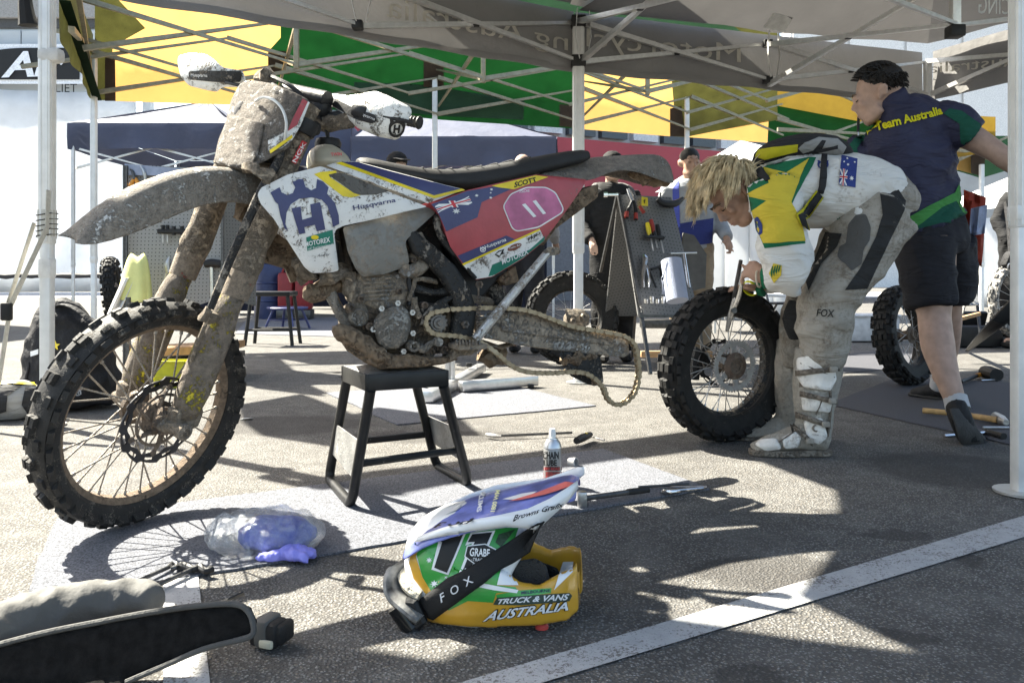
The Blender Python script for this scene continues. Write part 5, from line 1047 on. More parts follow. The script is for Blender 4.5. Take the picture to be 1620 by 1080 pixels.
cb = [((650, 935), (668, 985), .09), ((680, 925), (690, 993), .130), ((730, 905), (738, 998), .141), ((790, 905), (795, 998), .140), ((822, 926), (826, 997), .132), ((850, 930), (852, 995), .122), ((895, 905), (898, 985), .092), ((912, 895), (916, 968), .06), ((919, 905), (920, 955), .02)]
rows = []
for (tx, ty), (bx, by), w in cb:
    # horseshoe: two walls joined at the front
    rows.append((hp(tx, ty, w) - hl * w, hp(bx, by, w) - hl * w, w))
mb = MB()
for sg in (1, -1):
    ring = []
    for t, b, w in rows:
        th = .026; o_ = hl * (w * sg); i_ = hl * ((w - th) * sg if w > th else .0); ring.append([t + i_, t + o_ * .97, t.lerp(b, .35) + o_ * 1.03, t.lerp(b, .7) + o_ * 1.0, b + o_ * .90, b + i_ * .92])
    mb.loft(ring)
rm = remeshed(mb, .008, 2, .5); chin = rm.build('chin_bar', GOH, hm, 60)
plate('padding', rounded([(806, 904), (818, 887), (846, 882), (864, 892), (872, 924), (850, 934), (822, 931)], 6), lambda x, y, o=0: hp(x, y, .075 + o), .15, PADM, hm, 7, edge=.012, ang=60)
plate('gap_plate', rounded([(856, 888), (882, 898), (893, 924), (868, 934)], 4), lambda x, y, o=0: hp(x, y, .02 + o), .09, mat('gap_dark', (.012, .012, .012), .9, bump=.3, bs=200), hm, 8, edge=.006)  # dark back plate in the helmet gap, its shade put into the colour
# peak
pk = [((655, 842), .108), ((690, 812), .125), ((735, 795), .133), ((780, 784), .129), ((830, 772), .117), ((875, 760), .103), ((905, 752), .084), ((917, 758), .057)]
rows = []
for (x, y), w in pk:
    c_ = hp(x, y); rows.append([c_ + hl * (w * s) - Zv * (.022 * abs(s) ** 2.5 + (.012 if abs(s) > .99 else 0)) for s in (-1, -.9, -.6, -.3, 0, .3, .6, .9, 1)])
mb = MB(); mb.grid(rows); peak = mb.build('peak', BLH, hm, 50, sol=.005, recalc=False, sub=1)
sd = [((660, 848), (655, 858)), ((700, 834), (690, 850)), ((745, 822), (745, 840)), ((790, 814), (800, 832)), ((835, 804), (850, 838)), ((870, 788), (878, 812)), ((900, 770), (900, 792)), ((914, 760), (915, 772))]
rows = [[hp(t[0], t[1], w), hp((t[0] + b[0]) / 2, (t[1] + b[1]) / 2, w + .004), hp(b[0], b[1], w + .001)] for (t, b), w in zip(sd, (.108, .125, .134, .130, .118, .104, .085, .058))]
mb = MB(); mb.grid(rows); pside = mb.build('peak_side', WHH, hm, 60, sol=.004, recalc=False)
rows2 = [[p - hl * 2 * (p - hbase).dot(hl) for p in r_] for r_ in rows]; mb = MB(); mb.grid(rows2); mb.build('peak_side', WHH, hm, 60, sol=.004, recalc=False)
fh = surf_of([shell, chin, pside]); Z8 = lambda *pts: [(600 + x / 4, 740 + y / 4) for x, y in pts]
decal('green_graphic', Z8((218, 485), (360, 452), (480, 428), (620, 402), (800, 378), (880, 380), (860, 440), (780, 600), (745, 740), (860, 752), (880, 775), (740, 790), (720, 850), (560, 840), (440, 900), (330, 780), (275, 690), (240, 560), (225, 470)), fh, GRH, hm, off=.001, step=7)
decal('gold_graphic', Z8((215, 490), (245, 482), (252, 510), (232, 560), (275, 690), (330, 780), (290, 790), (220, 700), (190, 600), (205, 510)), fh, GOH, hm, off=.0012, step=7)
for q in ((330, 640, 400, 470, 550, 400, 520, 500, 440, 675), ): decal('race_number', Z8((332, 640), (385, 430), (430, 402), (558, 392), (438, 675)), fh, WHG, hm, off=.002, step=7); decal('race_number', Z8((350, 628), (400, 470), (385, 462), (430, 415), (540, 404), (430, 660)), fh, BLKG, hm, off=.003, step=7)
decal('race_number', Z8((545, 490), (580, 410), (735, 395), (690, 500), (600, 620), (570, 690), (500, 680), (560, 520), (590, 475)), fh, WHG, hm, off=.002, step=7); decal('race_number', Z8((560, 470), (590, 420), (715, 407), (672, 500), (590, 610), (560, 680), (520, 672), (580, 520), (605, 468)), fh, BLKG, hm, off=.003, step=7)
decal('sponsor_label', Z8((540, 560), (556, 490), (670, 478), (740, 512), (735, 560), (605, 608)), fh, WHG, hm, off=.004, step=7); decal('sponsor_label', Z8((548, 556), (562, 497), (668, 485), (732, 516), (727, 555), (605, 600)), fh, BLKG, hm, off=.005, step=7); text_on('lettering', 'GRABE', Z8((572, 555), (700, 560), (700, 512), (580, 502)), fh, WHG, hm, off=.006, bold=.02); text_on('lettering', '-TRAC-', Z8((585, 585), (660, 590), (662, 570), (588, 565)), fh, WHG, hm, off=.006)
for x, y, r_ in ((318, 582, 20), (350, 730, 26), (425, 690, 12)): decal('star', star(*Z8((x, y))[0], r_ / 4), fh, WHG, hm, off=.003, step=7)
decal('air_vent', Z8((735, 470), (755, 420), (860, 390), (820, 440), (770, 500)), fh, mat('vent_dark', (.02, .05, .02), .5), hm, off=.003, step=7); decal('white_band', Z8((560, 720), (640, 725), (880, 770), (870, 790), (720, 770), (600, 745)), fh, WHH, hm, off=.002, step=7)
decal('white_inner', Z8((1105, 770), (1165, 592), (1232, 590), (1222, 655)), fh, WHH, hm, off=.002, step=7)
decal('white_graphic', Z8((800, 560), (900, 420), (1010, 330), (1030, 360), (960, 470), (860, 590), (835, 650), (880, 740), (745, 738), (770, 640)), fh, WHH, hm, off=.0016, step=7)
for s_, q in (('MELBOURNE', ((898, 798), (1080, 782), (1080, 764), (898, 778))),): text_on('lettering', s_, Z8(*q), fh, mat('navy_print', (.02, .03, .07), .5, bump=0), hm, off=.003, bold=.02)
decal('green_band', Z8((740, 800), (870, 775), (1090, 758), (1085, 790), (745, 830)), fh, GRH, hm, off=.0014, step=7)
decal('sponsor_label', Z8((722, 862), (745, 818), (1200, 788), (1218, 806), (1200, 840), (900, 866)), fh, mat('dark_label', (.03, .05, .035), .5, bump=0), hm, off=.002, step=7); text_on('lettering', 'TRUCK & VANS', Z8((745, 858), (1190, 832), (1200, 792), (755, 826)), fh, WHG, hm, off=.003, bold=.03, shear=.2)
text_on('lettering', 'AUSTRALIA', Z8((650, 972), (1195, 900), (1195, 838), (680, 898)), fh, BLKG, hm, off=.002, bold=.07, shear=.3); text_on('lettering', 'AUSTRALIA', Z8((655, 966), (1190, 896), (1192, 843), (684, 902)), fh, WHG, hm, off=.0035, bold=.025, shear=.3)
text_on('lettering', 'Browns Grafix', Z8((845, 335), (1160, 240), (1168, 210), (850, 300)), surf_of(pside), BLKG, hm, off=.006, bold=.02, shear=.3); text_on('lettering', 'pod', Z8((345, 388), (590, 360), (606, 322), (365, 350)), surf_of([pside, shell]), BLKG, hm, off=.008, bold=.02, shear=.3)
fp = surf_of(peak)
for q_ in (((360, 290), (440, 250), (520, 232), (500, 262), (420, 300)), ((780, 200), (900, 165), (1000, 150), (960, 175), (860, 205))): decal('white_graphic', Z8(*q_), fp, WHH, hm, off=.002, step=5)
text_on('lettering', 'SMITH', Z8((650, 280), (672, 150), (640, 160), (618, 290)), fp, WHH, hm, off=.005, bold=.03); text_on('lettering', '1800 WM', Z8((735, 285), (770, 150), (740, 150), (705, 285)), fp, mat('pale_yellow', (.7, .68, .35), .5, bump=0), hm, off=.005, bold=.03)
decal('red_flash', Z8((820, 215), (1000, 160), (1180, 90), (1260, 100), (1150, 140), (1060, 170), (900, 205)), fp, mat('faded_red', (.62, .14, .12), .4, bump=0), hm, off=.003, step=7)
# goggles strapped round it
gg = thing('goggles', 'black strapped goggles stretched round the green helmet', 'goggles', G(660, 1000)); STR = mat('strap_black', (.014, .014, .014), .75, bump=.4, bs=400, bd=.001)
fh2 = surf_of([shell, chin, pside]); us_ = [(1035, 328, 965, 375), (985, 400, 900, 420), (930, 470, 800, 480), (850, 540, 700, 560), (760, 620, 560, 640), (640, 700, 430, 730), (500, 770, 330, 790), (330, 930, 240, 850), (260, 980, 235, 900)]
rows = []
ce = [(1037, 330), (1000, 430), (930, 520), (850, 590), (760, 655), (660, 730), (560, 800), (450, 880), (350, 950), (265, 985)]; cf = [(965, 372), (900, 420), (820, 470), (730, 520), (640, 580), (540, 640), (440, 700), (340, 770), (270, 815), (238, 850)]
for a, b_ in zip(ce, cf): rows.append([fh2(*Z8((a[0] * (1 - t) + b_[0] * t, a[1] * (1 - t) + b_[1] * t))[0], .008) for t in (0, .25, .5, .75, 1)])
for k in range(5):     # even out depth along the strap
    ys = [r_[k].y for r_ in rows]
    for i in range(1, len(rows) - 1):
        y = min((ys[i - 1] + ys[i] + ys[i + 1]) / 3, ys[i]); d = (rows[i][k] - CAM); rows[i][k] = CAM + d * ((y - CAM.y) / (d.y))
mb = MB(); mb.grid(rows); strap = mb.build('strap', STR, gg, 60, sol=.003, recalc=False)
fst = surf_of(strap); text_on('lettering', 'F  O  X', Z8((395, 850), (600, 720), (575, 678), (385, 795)), fst, mat('strap_white', (.6, .6, .6), .6, bump=0), gg, off=.0035, bold=.01)
GF = mat('goggle_frame', (.16, .158, .15), .4, var=.9, vs=26, bump=.05); mb = MB()
mb.tube([hp(*p, l) for p, l in zip(Z8((150, 620), (90, 690), (100, 790), (180, 880), (260, 960)), (.03, .07, .10, .125, .135))], [(.024, .014), (.03, .016), (.03, .016), (.026, .014), (.018, .011)], 12, smooth=4, up=hl); mb.build('frame', GF, gg)
mb = MB(); mb.tube([hp(*p, l) for p, l in zip(Z8((185, 640), (150, 690), (190, 760), (260, 810)), (.05, .08, .11, .12))], .012, 8, smooth=4); mb.build('face_foam', mat('foam_beige', (.42, .38, .30), .95, bump=.3), gg)
mb = MB(); a, b_ = hp(*Z8((110, 870))[0], .125), hp(*Z8((205, 1010))[0], .125); mb.tube([a, b_], .021, 14); mb.build('film_canister', mat('smoke_gloss', (.015, .015, .015), .12, bump=0), gg); mb = MB(); mb.lathe([(.012, 0), (.014, .004), (.014, .016), (.01, .018)], b_, (b_ - a), 16); mb.build('canister_knob', BLKP, gg); mb = MB(); mb.tube([hp(*p, .128) for p in Z8((175, 850), (215, 850), (270, 970), (235, 990))], .012, 8); mb.build('canister_mount', BLKP, gg)
# ================================================================ plastic bag with blue jersey, glove
bg_ = thing('plastic_bag', 'clear plastic zip bag holding a folded blue cloth', 'bag', G(415, 880)); 
def blob(c0, ax, rad, vox, wr, n=14):
    mb = MB(); mb.ball(c0, rad, n, ax); return remeshed(mb, vox, 2, .5, wr)
Rb = Matrix.Rotation(.12, 3, 'Z'); c0 = G(420, 878) + V((.0, .04, .05))
m_ = blob(c0 + V((.02, .0, -.005)), Rb, (.105, .072, .046), .007, lambda p: .010 * abs(noise.noise(p * 14)) + .006 * noise.noise(p * 30))
for v in m_.v: v.z = max(v.z, .012)
o = m_.build('blue_cloth', mat('blue_cloth', (.13, .16, .42), .85, var=.15, bump=.4, bs=40, bd=.01), bg_, 60)
m_ = blob(c0 - V((.015, 0, .004)), Rb, (.15, .095, .056), .006, lambda p: .013 * (1 - 2.4 * abs(noise.noise(p * 12))) + .006 * (1 - 2 * abs(noise.noise(p * 27))))
for v in m_.v: v.z = max(v.z, .010)
def film():
    m = bpy.data.materials.new('clear_film'); m.use_nodes = True; nt = m.node_tree; L = nt.links; out = nt.nodes['Material Output']; tc = _n(nt, 'ShaderNodeTexCoord').outputs['Object']
    g_ = _n(nt, 'ShaderNodeBsdfGlossy'); g_.inputs['Roughness'].default_value = .12; t = _n(nt, 'ShaderNodeBsdfTransparent'); t.inputs[0].default_value = (.96, .97, .98, 1); d = _n(nt, 'ShaderNodeBsdfDiffuse'); d.inputs[0].default_value = (.75, .78, .8, 1)
    bp = _n(nt, 'ShaderNodeBump'); bp.inputs['Strength'].default_value = .9; bp.inputs['Distance'].default_value = .02; L.new(_noise(nt, tc, 28, 5, .6, 1.2), bp.inputs['Height']); L.new(bp.outputs[0], g_.inputs['Normal'])
    lw = _n(nt, 'ShaderNodeLayerWeight'); lw.inputs[0].default_value = .32; L.new(bp.outputs[0], lw.inputs['Normal'])
    a = _n(nt, 'ShaderNodeMixShader'); L.new(_math(nt, 'ADD', _math(nt, 'MULTIPLY', lw.outputs[0], .4), .03), a.inputs[0]); L.new(t.outputs[0], a.inputs[1]); L.new(g_.outputs[0], a.inputs[2])
    b = _n(nt, 'ShaderNodeMixShader'); L.new(_math(nt, 'MULTIPLY', _ramp(nt, _noise(nt, tc, 16, 6, .7, 1), .42, .8), .5), b.inputs[0]); L.new(a.outputs[0], b.inputs[1]); L.new(d.outputs[0], b.inputs[2]); L.new(b.outputs[0], out.inputs[0]); return m
FILM = film(); m_.build('clear_film', FILM, bg_, 60)
rows = [[G(x, y) + V((0, .03, z + .006 * noise.noise(V((x * .1, y * .1, 0))))) for x, z in ((322, .10 * h_), (340, .10 * h_), (365, .10 * h_))] for y, h_ in ((886, .15), (884, .5), (882, .9), (880, 1.1))]
mb = MB(); mb.grid([[G(318 + 2 * j, 884) + V((.0 + .012 * k, .06 - .03 * abs(k - 2) * .3, .015 + .018 * j + .008 * noise.noise(V((k * .7, j * .9, 2))))) for k in range(7)] for j in range(6)]); mb.build('zip_flap', FILM, bg_, 60, recalc=False)
gl = G(455, 888); m2 = MB()
for i in range(5): a = i * .55 - .6; m2.tube([gl + V((0, 0, .02)), gl + V((.035 * math.cos(a), .03 * math.sin(a), .022)), gl + V((.062 * math.cos(a) + .01, .045 * math.sin(a), .012))], [.02, .013, .008], 7, smooth=2)
m2.tube([gl + V((0, 0, .015)), gl + V((-.04, -.01, .014)), gl + V((-.075, -.005, .01))], [.018, .014, .01], 8, smooth=2)
m2 = remeshed(m2, .005, 1, .5, lambda p: .006 * (1 - 2 * abs(noise.noise(p * 45)))); 
for v in m2.v: v.z = max(v.z, .009)
tag(m2.build('glove', mat('nitrile', (.25, .25, .72), .5, var=.08, bump=.3, bs=60), None, 60), 'crumpled violet blue disposable glove beside the plastic bag', 'glove')
# ================================================================ tools on the ground
CHR = mat('chrome', (.62, .62, .62), .18, 1.0, bump=.03); DKS = mat('dark_steel', (.10, .10, .10), .4, .8, var=.3, vs=50, bump=.1)
def tool(name, label, cat, segs, group=None):
    """segs: (part, points, radius, material)"""
    r = thing(name, label, cat, segs[0][1][0], group)
    for nm, pts, rad, m in segs: mb = MB(); mb.tube(pts, rad, 10, smooth=3 if len(pts) > 2 else 0); mb.build(nm, m, r)
    return r
def g2(px, py, h=.018): return G(px, py, h)
tool('t_handle_wrench', 'black handled T wrench with a ridged grip lying half on the mat', 'wrench', [('shaft', [g2(212, 942), g2(304, 900)], .0055, DKS), ('grip', [g2(287, 893), g2(297, 897), g2(306, 900), g2(316, 897), g2(326, 903), g2(334, 900)], [.009, .0105, .008, .0105, .008, .010], BLKP)])
tool('ring_spanner', 'long dark ring spanner beside the ridged T wrench', 'spanner', [('shaft', [g2(160, 945), g2(268, 896)], .005, DKS), ('ring_end', [g2(266, 897), g2(272, 891), g2(279, 891), g2(279, 897), g2(270, 899)], .0055, DKS)])
tool('rod_spanner', 'slim steel spanner lying across the mat edge behind the spray can', 'spanner', [('shaft', [g2(792, 689), g2(905, 684)], .006, DKS), ('jaw', [g2(770, 687), g2(781, 689), g2(793, 690)], [.008, .010, .006], STEEL)])
tool('screwdriver', 'stubby black and yellow screwdriver lying on the mat', 'screwdriver', [('handle', [g2(912, 697, .03), g2(922, 692, .03), g2(934, 687, .03)], [.015, .018, .013], BLKP), ('shaft', [g2(934, 690, .02), g2(956, 696, .015)], .004, STEEL)])
sd_ = [o for o in bpy.data.objects if o.name.startswith('screwdriver')][-1]; mb = MB(); mb.ball(G(927, 688, .036), (.012, .009, .012), 8); mb.build('yellow_inlay', YELG, sd_)
tool('wheel_axle', 'dark steel wheel axle with a square end lying behind the helmet peak', 'axle', [('shaft', [g2(925, 788, .03), g2(995, 778, .03)], .009, DKS), ('sleeve', [g2(993, 778, .03), g2(1026, 774, .03)], .011, BLKP)])
ax_ = [o for o in bpy.data.objects if o.name.startswith('wheel_axle')][-1]; mb = MB(); mb.rbox(G(921, 790, .028), .03, .03, .055, .006); mb.lathe([(.009, 0), (.009, .004)], G(918, 788, .03) - V((0, .016, 0)), (0, -1, 0), 12); mb.build('axle_block', STEEL, ax_)
for k, (a, b_, lab) in enumerate((((1045, 778), (1112, 772), 'chrome combination spanner at the mat corner'), ((1010, 770), (1090, 765), 'slim dark T bar lying beyond the combination spanner'), ((1062, 770), (1118, 770), 'thin polished rod at the mat corner'))):
    tool('spanner' if k == 0 else 'tool_rod', lab, 'spanner' if k == 0 else 'rod', [('shaft', [g2(*a, .015), g2(*b_, .015)], .006 if k == 0 else .0045, CHR if k != 1 else DKS)] + ([('jaw', [g2(1050, 776, .02), g2(1062, 778, .02), g2(1074, 776, .02)], [.007, .010, .007], CHR)] if k == 0 else []))
c = G(901, 738); nz = thing('bottle_cap', 'small grey cap lying next to the spray can', 'cap', c); mb = MB(); mb.lathe([(.0, 0), (.017, 0), (.019, .03), (.014, .032), (.013, .008), (0, .008)], c + V((0, 0, .018)), (.8, -.6, .1), 18, cap=False); mb.build('cup', mat('grey_plastic', (.3, .3, .3), .45, bump=0), nz)
c = G(857, 994); o = MB().lathe([(0, 0), (.014, 0), (.014, .006), (.011, .010), (0, .010)], c + V((0, 0, .002)), Zv, 20, cap=False).build('button_cap', mat('red_cap', (.5, .06, .05), .45, bump=0)); tag(o, 'small round red cap under the helmet chin bar', 'cap')
# ================================================================ mesh hip pack in the lower left corner
hpk = thing('hip_pack', 'black mesh hip belt pack with grey padding lying on the asphalt', 'pack', G(200, 1060)); MESHB = mat('black_mesh', (.012, .0115, .011), 1.0, spec=.1, var=.4, vs=60, bump=.8, bs=520, bd=.002, mud=.07, ms=22, mudcol=(.13, .12, .11)); GREYN = mat('grey_nylon', (.095, .093, .087), .8, var=.12, vs=12, bump=.4, bs=35, bd=.008, mud=.12, ms=16)
def pk_map(px, py, off=0): h_ = max(.006, HCAM - (1.41 + (1085 - py) * .0005) * (py - HOR) / FPX); return G(px, py, h_) + V((0, -off, off * .2)) + V((0, .006 * noise.noise(V((px * .03, py * .05, 0))), 0))
PB = [(-60, 1035), (60, 1003), (150, 985), (240, 967), (310, 957), (370, 954), (392, 964), (401, 985), (399, 1004), (370, 1013), (320, 1026), (260, 1052), (200, 1078), (150, 1105), (-60, 1110)]
plate('mesh_panel', PB, pk_map, .02, MESHB, hpk, 16, edge=.004)
rim_ = [pk_map(*p, .003) for p in PB[:10]]; mb = MB(); mb.tube(rim_, .0055, 8, smooth=4); mb.tube([pk_map(*p, .003) for p in PB[9:13]], .005, 8, smooth=4); mb.build('binding', mat('binding_grey', (.06, .059, .056), .85, bump=.2), hpk)
mb = MB(); mb.tube([G(x, y, .05) + V((0, .03, 0)) for x, y in ((-60, 1030), (10, 1000), (80, 978), (150, 962), (215, 955), (238, 958))], [.055, .052, .047, .042, .034, .018], 12, smooth=4); rm = remeshed(mb, .008, 2, .5, lambda p: .008 * (1 - 2 * abs(noise.noise(p * 18))))
for v in rm.v: v.z = max(v.z, .004)
rm.build('padding', GREYN, hpk, 60)
mb = MB(); mb.tube([G(355, 950, .03), G(372, 944, .055), G(386, 938, .06)], .02, 6, flat=(1, .15)); mb.build('strap_end', BLKP, hpk)
c = G(425, 998, .03); mb = MB(); Rk = Matrix.Rotation(-.35, 3, 'Z')
mb.rbox(c, .062, .05, .05, .01, Rk); mb.build('buckle', BLKP, hpk); mb = MB(); mb.rbox(c + V((-.002, 0, .004)), .03, .056, .054, .008, Rk); mb.build('webbing_loop', GREYN, hpk); mb = MB(); mb.rbox(c + V((.03, -.002, .0)), .022, .05, .04, .008, Rk); mb.build('buckle_tongue', BLKP, hpk); mb = MB(); mb.rbox(c + V((.004, -.03, -.012)), .03, .01, .016, .004, Rk); mb.build('buckle_tab', mat('beige_tab', (.5, .47, .36), .6, bump=0), hpk)
# leaflets of litter
for i, (x, y) in enumerate(((388, 664), (531, 590), (541, 597))):
    mb = MB(); q = G(x, y); mb.add([q + V((-.03, 0, .004)), q + V((.03, -.01, .012)), q + V((.035, .03, .006)), q + V((-.02, .035, .004))], [(0, 1, 2, 3)]); tag(mb.build('paper_scrap', PATCH if i == 0 else BLKG, ang=0, sol=.001), ('white paper scrap on the asphalt behind the front wheel', 'black paper scrap beside the bike stand leg', 'dark torn tape scrap near the stand top')[i], 'scrap')
# ================================================================ people
def skin(n, c): return mat(n, c, .55, var=.18, vs=18, bump=.12, bs=160, bd=.003, spec=.35)
SK1 = skin('tanned_skin', (.36, .215, .15)); SK2 = skin('pale_skin', (.40, .265, .205)); LIP = mat('lips', (.30, .12, .10), .5, bump=0); BROW = mat('brow_hair', (.10, .07, .04), .9, bump=0)
def cloth(n, c, mud=0.0, var=.12, rough=.85, mudcol=(.22, .185, .145), **k): return mat(n, c, rough, var=var, vs=7, bump=.35, bs=55, bd=.012, mud=mud, ms=9, mudcol=mudcol, spec=.25, soft=.06, fold=3.2, **k)
def head_mesh(c, f, u, s=1.0, jaw=1.0):
    """c centre of skull, f facing, u up; continuous head with nose, brow, jaw, ears, neck stub"""
    f = f.normalized(); u = (u - f * u.dot(f)).normalized(); l = u.cross(f); R = Matrix((l, f, u)).transposed(); q = lambda x, y, z: c + l * x * s + f * y * s + u * z * s; mb = MB()
    mb.ball(q(0, -.018, .028), (.076 * s, .098 * s, .092 * s), 18, R); mb.ball(q(0, .03, -.035), (.062 * s, .062 * s, .085 * s), 16, R)
    mb.ball(q(0, .062, -.105), (.026 * s, .026 * s, .02 * s), 10, R); mb.tube([q(-.05, .0, -.07), q(-.03, .055, -.1), q(.03, .055, -.1), q(.05, .0, -.07)], .024 * s, 10, smooth=3)
    mb.tube([q(-.042, .078, .012), q(0, .09, .014), q(.042, .078, .012)], .014 * s, 8, smooth=3)
    mb.tube([q(0, .088, .008), q(0, .105, -.022), q(0, .112, -.038)], [.009 * s, .012 * s, .014 * s], 8); mb.ball(q(.012, .098, -.042), .009 * s, 8); mb.ball(q(-.012, .098, -.042), .009 * s, 8)
    mb.tube([q(-.022, .086, -.066), q(0, .096, -.065), q(.022, .086, -.066)], .009 * s, 8, smooth=2); mb.tube([q(-.02, .084, -.078), q(0, .094, -.079), q(.02, .084, -.078)], .009 * s, 8, smooth=2)
    for sx in (-1, 1):
        mb.ball(q(.044 * sx, .07, -.03), (.02 * s, .016 * s, .02 * s), 8, R); mb.ball(q(.032 * sx, .074, -.004), (.016 * s, .012 * s, .011 * s), 8, R)
        mb.tube([q(.076 * sx, -.004, -.04), q(.086 * sx, -.01, -.012), q(.092 * sx, -.026, .018), q(.09 * sx, -.042, .004), q(.082 * sx, -.032, -.03)], .0095 * s, 7, smooth=2)
    return mb, q, R
def face_bits(root, q, s=1.0):
    for sx in (-1, 1):
        mb = MB(); mb.tube([q(.014 * sx, .098, .022), q(.03 * sx, .094, .027), q(.05 * sx, .08, .02)], [.003, .0045, .002], 6, smooth=3, flat=(1, .7)); mb.build('eyebrow', BROW, root)
        mb = MB(); mb.tube([q(.02 * sx, .0885, -.004), q(.032 * sx, .0885, -.008), q(.046 * sx, .079, -.005)], [.0018, .003, .0016], 6, smooth=3); mb.build('eye', mat('lash', (.03, .02, .015), .6, bump=0), root)
    mb = MB(); mb.tube([q(-.022, .093, -.072), q(0, .1035, -.0715), q(.022, .093, -.072)], [.001, .0026, .001], 6, smooth=3); mb.build('mouth', LIP, root)
def hand_mesh(mb, wrist, palm_c, kn, curl_dir, thumb_dir, side, r=.0085, curl=1.0, L=.075):
    """palm with four unequal bent fingers and a thumb; kn: knuckle centre, side: across the knuckles, curl_dir: where fingers bend to"""
    side = side.normalized(); fw = (kn - wrist).normalized(); cd = curl_dir.normalized()
    mb.tube([wrist, palm_c, kn], [(.03, .021), (.040, .017), (.038, .013)], 10, up=side)
    for i, (o_, ln) in enumerate(((-.030, .92), (-.010, 1.05), (.010, 1.0), (.029, .80))):
        b = kn + side * o_ - fw * .006; l = L * ln; d1 = (fw * math.cos(.5 * curl) + cd * math.sin(.5 * curl)); d2 = (fw * math.cos(1.35 * curl) + cd * math.sin(1.35 * curl)); d3 = (fw * math.cos(2.1 * curl) + cd * math.sin(2.1 * curl))
        mb.tube([b - fw * .015, b, b + d1 * l * .45, b + d1 * l * .45 + d2 * l * .33, b + d1 * l * .45 + d2 * l * .33 + d3 * l * .25], [r * .95, r * 1.05, r, r * .92, r * .72], 8)
    t0 = wrist.lerp(kn, .35) - side * .03; td = thumb_dir.normalized(); mb.tube([t0, t0 + td * .03 - side * .008, t0 + td * .055 + fw * .012, t0 + td * .062 + fw * .038], [r * 1.35, r * 1.2, r * 1.05, r * .75], 8)
YU = V((0, 1, 0))
# ---------------------------------------------------------------- rider
RY = 3.32
def rp(px, py, d=0.0): return P(px, py, RY + d)
rider = thing('person', 'rider in muddy white, green and yellow kit bending over the loose wheel', 'person', V((rp(1280, 700).x, RY, 0)))
hc = rp(1158, 306); fdir, udir = V((-.60, -.10, -.79)), V((-.79, 0, .60))
mb, q, Rh = head_mesh(hc, fdir, udir, 1.06)
mb.tube([rp(1168, 312), rp(1190, 308), rp(1215, 300)], [.062, .062, .075], 12, smooth=3)
# torso and limbs inside the clothes, so the body is one figure
mb.tube([rp(1205, 302), rp(1235, 302), rp(1300, 300), rp(1370, 312), rp(1395, 330)], [(.08, .06), (.16, .10), (.15, .11), (.14, .11), (.13, .1)], 14, smooth=3, up=YU)
n_el, n_wr = rp(1256, 436, -.20), rp(1212, 440, -.14); f_el, f_wr = rp(1232, 425, .16), rp(1203, 452, .08)
mb.tube([rp(1228, 300, -.15), rp(1240, 360, -.2), n_el], [.06, .055, .045], 12, smooth=3); mb.tube([n_el, n_wr], [.045, .030], 12); mb.tube([rp(1235, 300, .15), rp(1235, 360, .18), f_el], [.06, .055, .045], 12, smooth=3); mb.tube([f_el, f_wr], [.045, .030], 12)
mb.tube([rp(1388, 335, -.08), rp(1345, 410, -.1), rp(1305, 480, -.1), rp(1293, 560, -.06), rp(1288, 660, -.03)], [.10, .085, .06, .055, .045], 12, smooth=3); mb.tube([rp(1388, 335, .08), rp(1310, 430, .14), rp(1268, 505, .16), rp(1262, 590, .25), rp(1256, 650, .27)], [.10, .085, .055, .04, .03], 12, smooth=3)
hand_mesh(mb, n_wr, rp(1199, 432, -.12), rp(1188, 424, -.10), V((-.2, .3, -.9)), V((-.4, .4, .7)), V((.35, -.2, .92)), .0088, 1.15, .072)
hand_mesh(mb, f_wr, rp(1190, 455, .10), rp(1176, 453, .13), V((-.3, .2, -.9)), V((-.6, -.7, .1)), V((.1, 1, .1)), .0085, .25, .085)
bm_ = remeshed(mb, .0065, 2, .5); body = bm_.build('body', SK1, rider, 60); face_bits(rider, q, 1.06)
# stubble shade on the jaw is a skin patch of its own
random.seed(3); mb = MB(); HAIRM = mat('blond_hair', (.54, .43, .26), .45, var=.55, vs=26, bump=0, spec=.4)
mb.ball(q(0, -.030, .042), (.082 * 1.06, .098 * 1.06, .088 * 1.06), 16, Rh)
def lock(p0, nr_, flow, L_, k, wob):
    b1 = V((random.uniform(-1, 1), random.uniform(-1, 1), random.uniform(-1, 1))) * wob; p1 = p0 + nr_ * .016 + flow * L_ * .3; p2 = p0 + nr_ * .014 + flow * L_ * .68 + b1 * .5; p3 = p0 + flow * L_ + b1
    for _ in range(k):
        r_ = lambda s_: V((random.uniform(-1, 1), random.uniform(-1, 1), random.uniform(-1, 1))) * s_
        mb.tube([p0 - nr_ * .006 + r_(.008), p1 + r_(.008), p2 + r_(.008), p3 + r_(.007) + flow * random.uniform(-.02, .012)], [.0016, .0020, .0016, .0004], 4, smooth=2, flat=(1.4, .6))
for i in range(520):
    a = random.uniform(0, 2 * math.pi); e = random.uniform(-.1, 1.5); dx, dy, dz = math.cos(e) * math.sin(a), math.cos(e) * math.cos(a), math.sin(e)
    if (dy > .45 and dz < .42) or (abs(dx) > .75 and dz < .1 and dy > -.1) or (dy > .1 and dz < .2): continue
    p0 = q(dx * .082, -.026 + dy * .098, .04 + dz * .088); nr_ = (p0 - q(0, -.03, .03)).normalized(); L_ = random.uniform(.08, .15)
    flow = V((-.18, 0, -1)) + nr_ * (.35 if dz > .3 else .1) + V((random.uniform(-.25, .2), random.uniform(-.2, .2), 0)); flow -= nr_ * min(0, flow.dot(nr_)) * .9; lock(p0, nr_, flow.normalized(), L_, 9, .012)
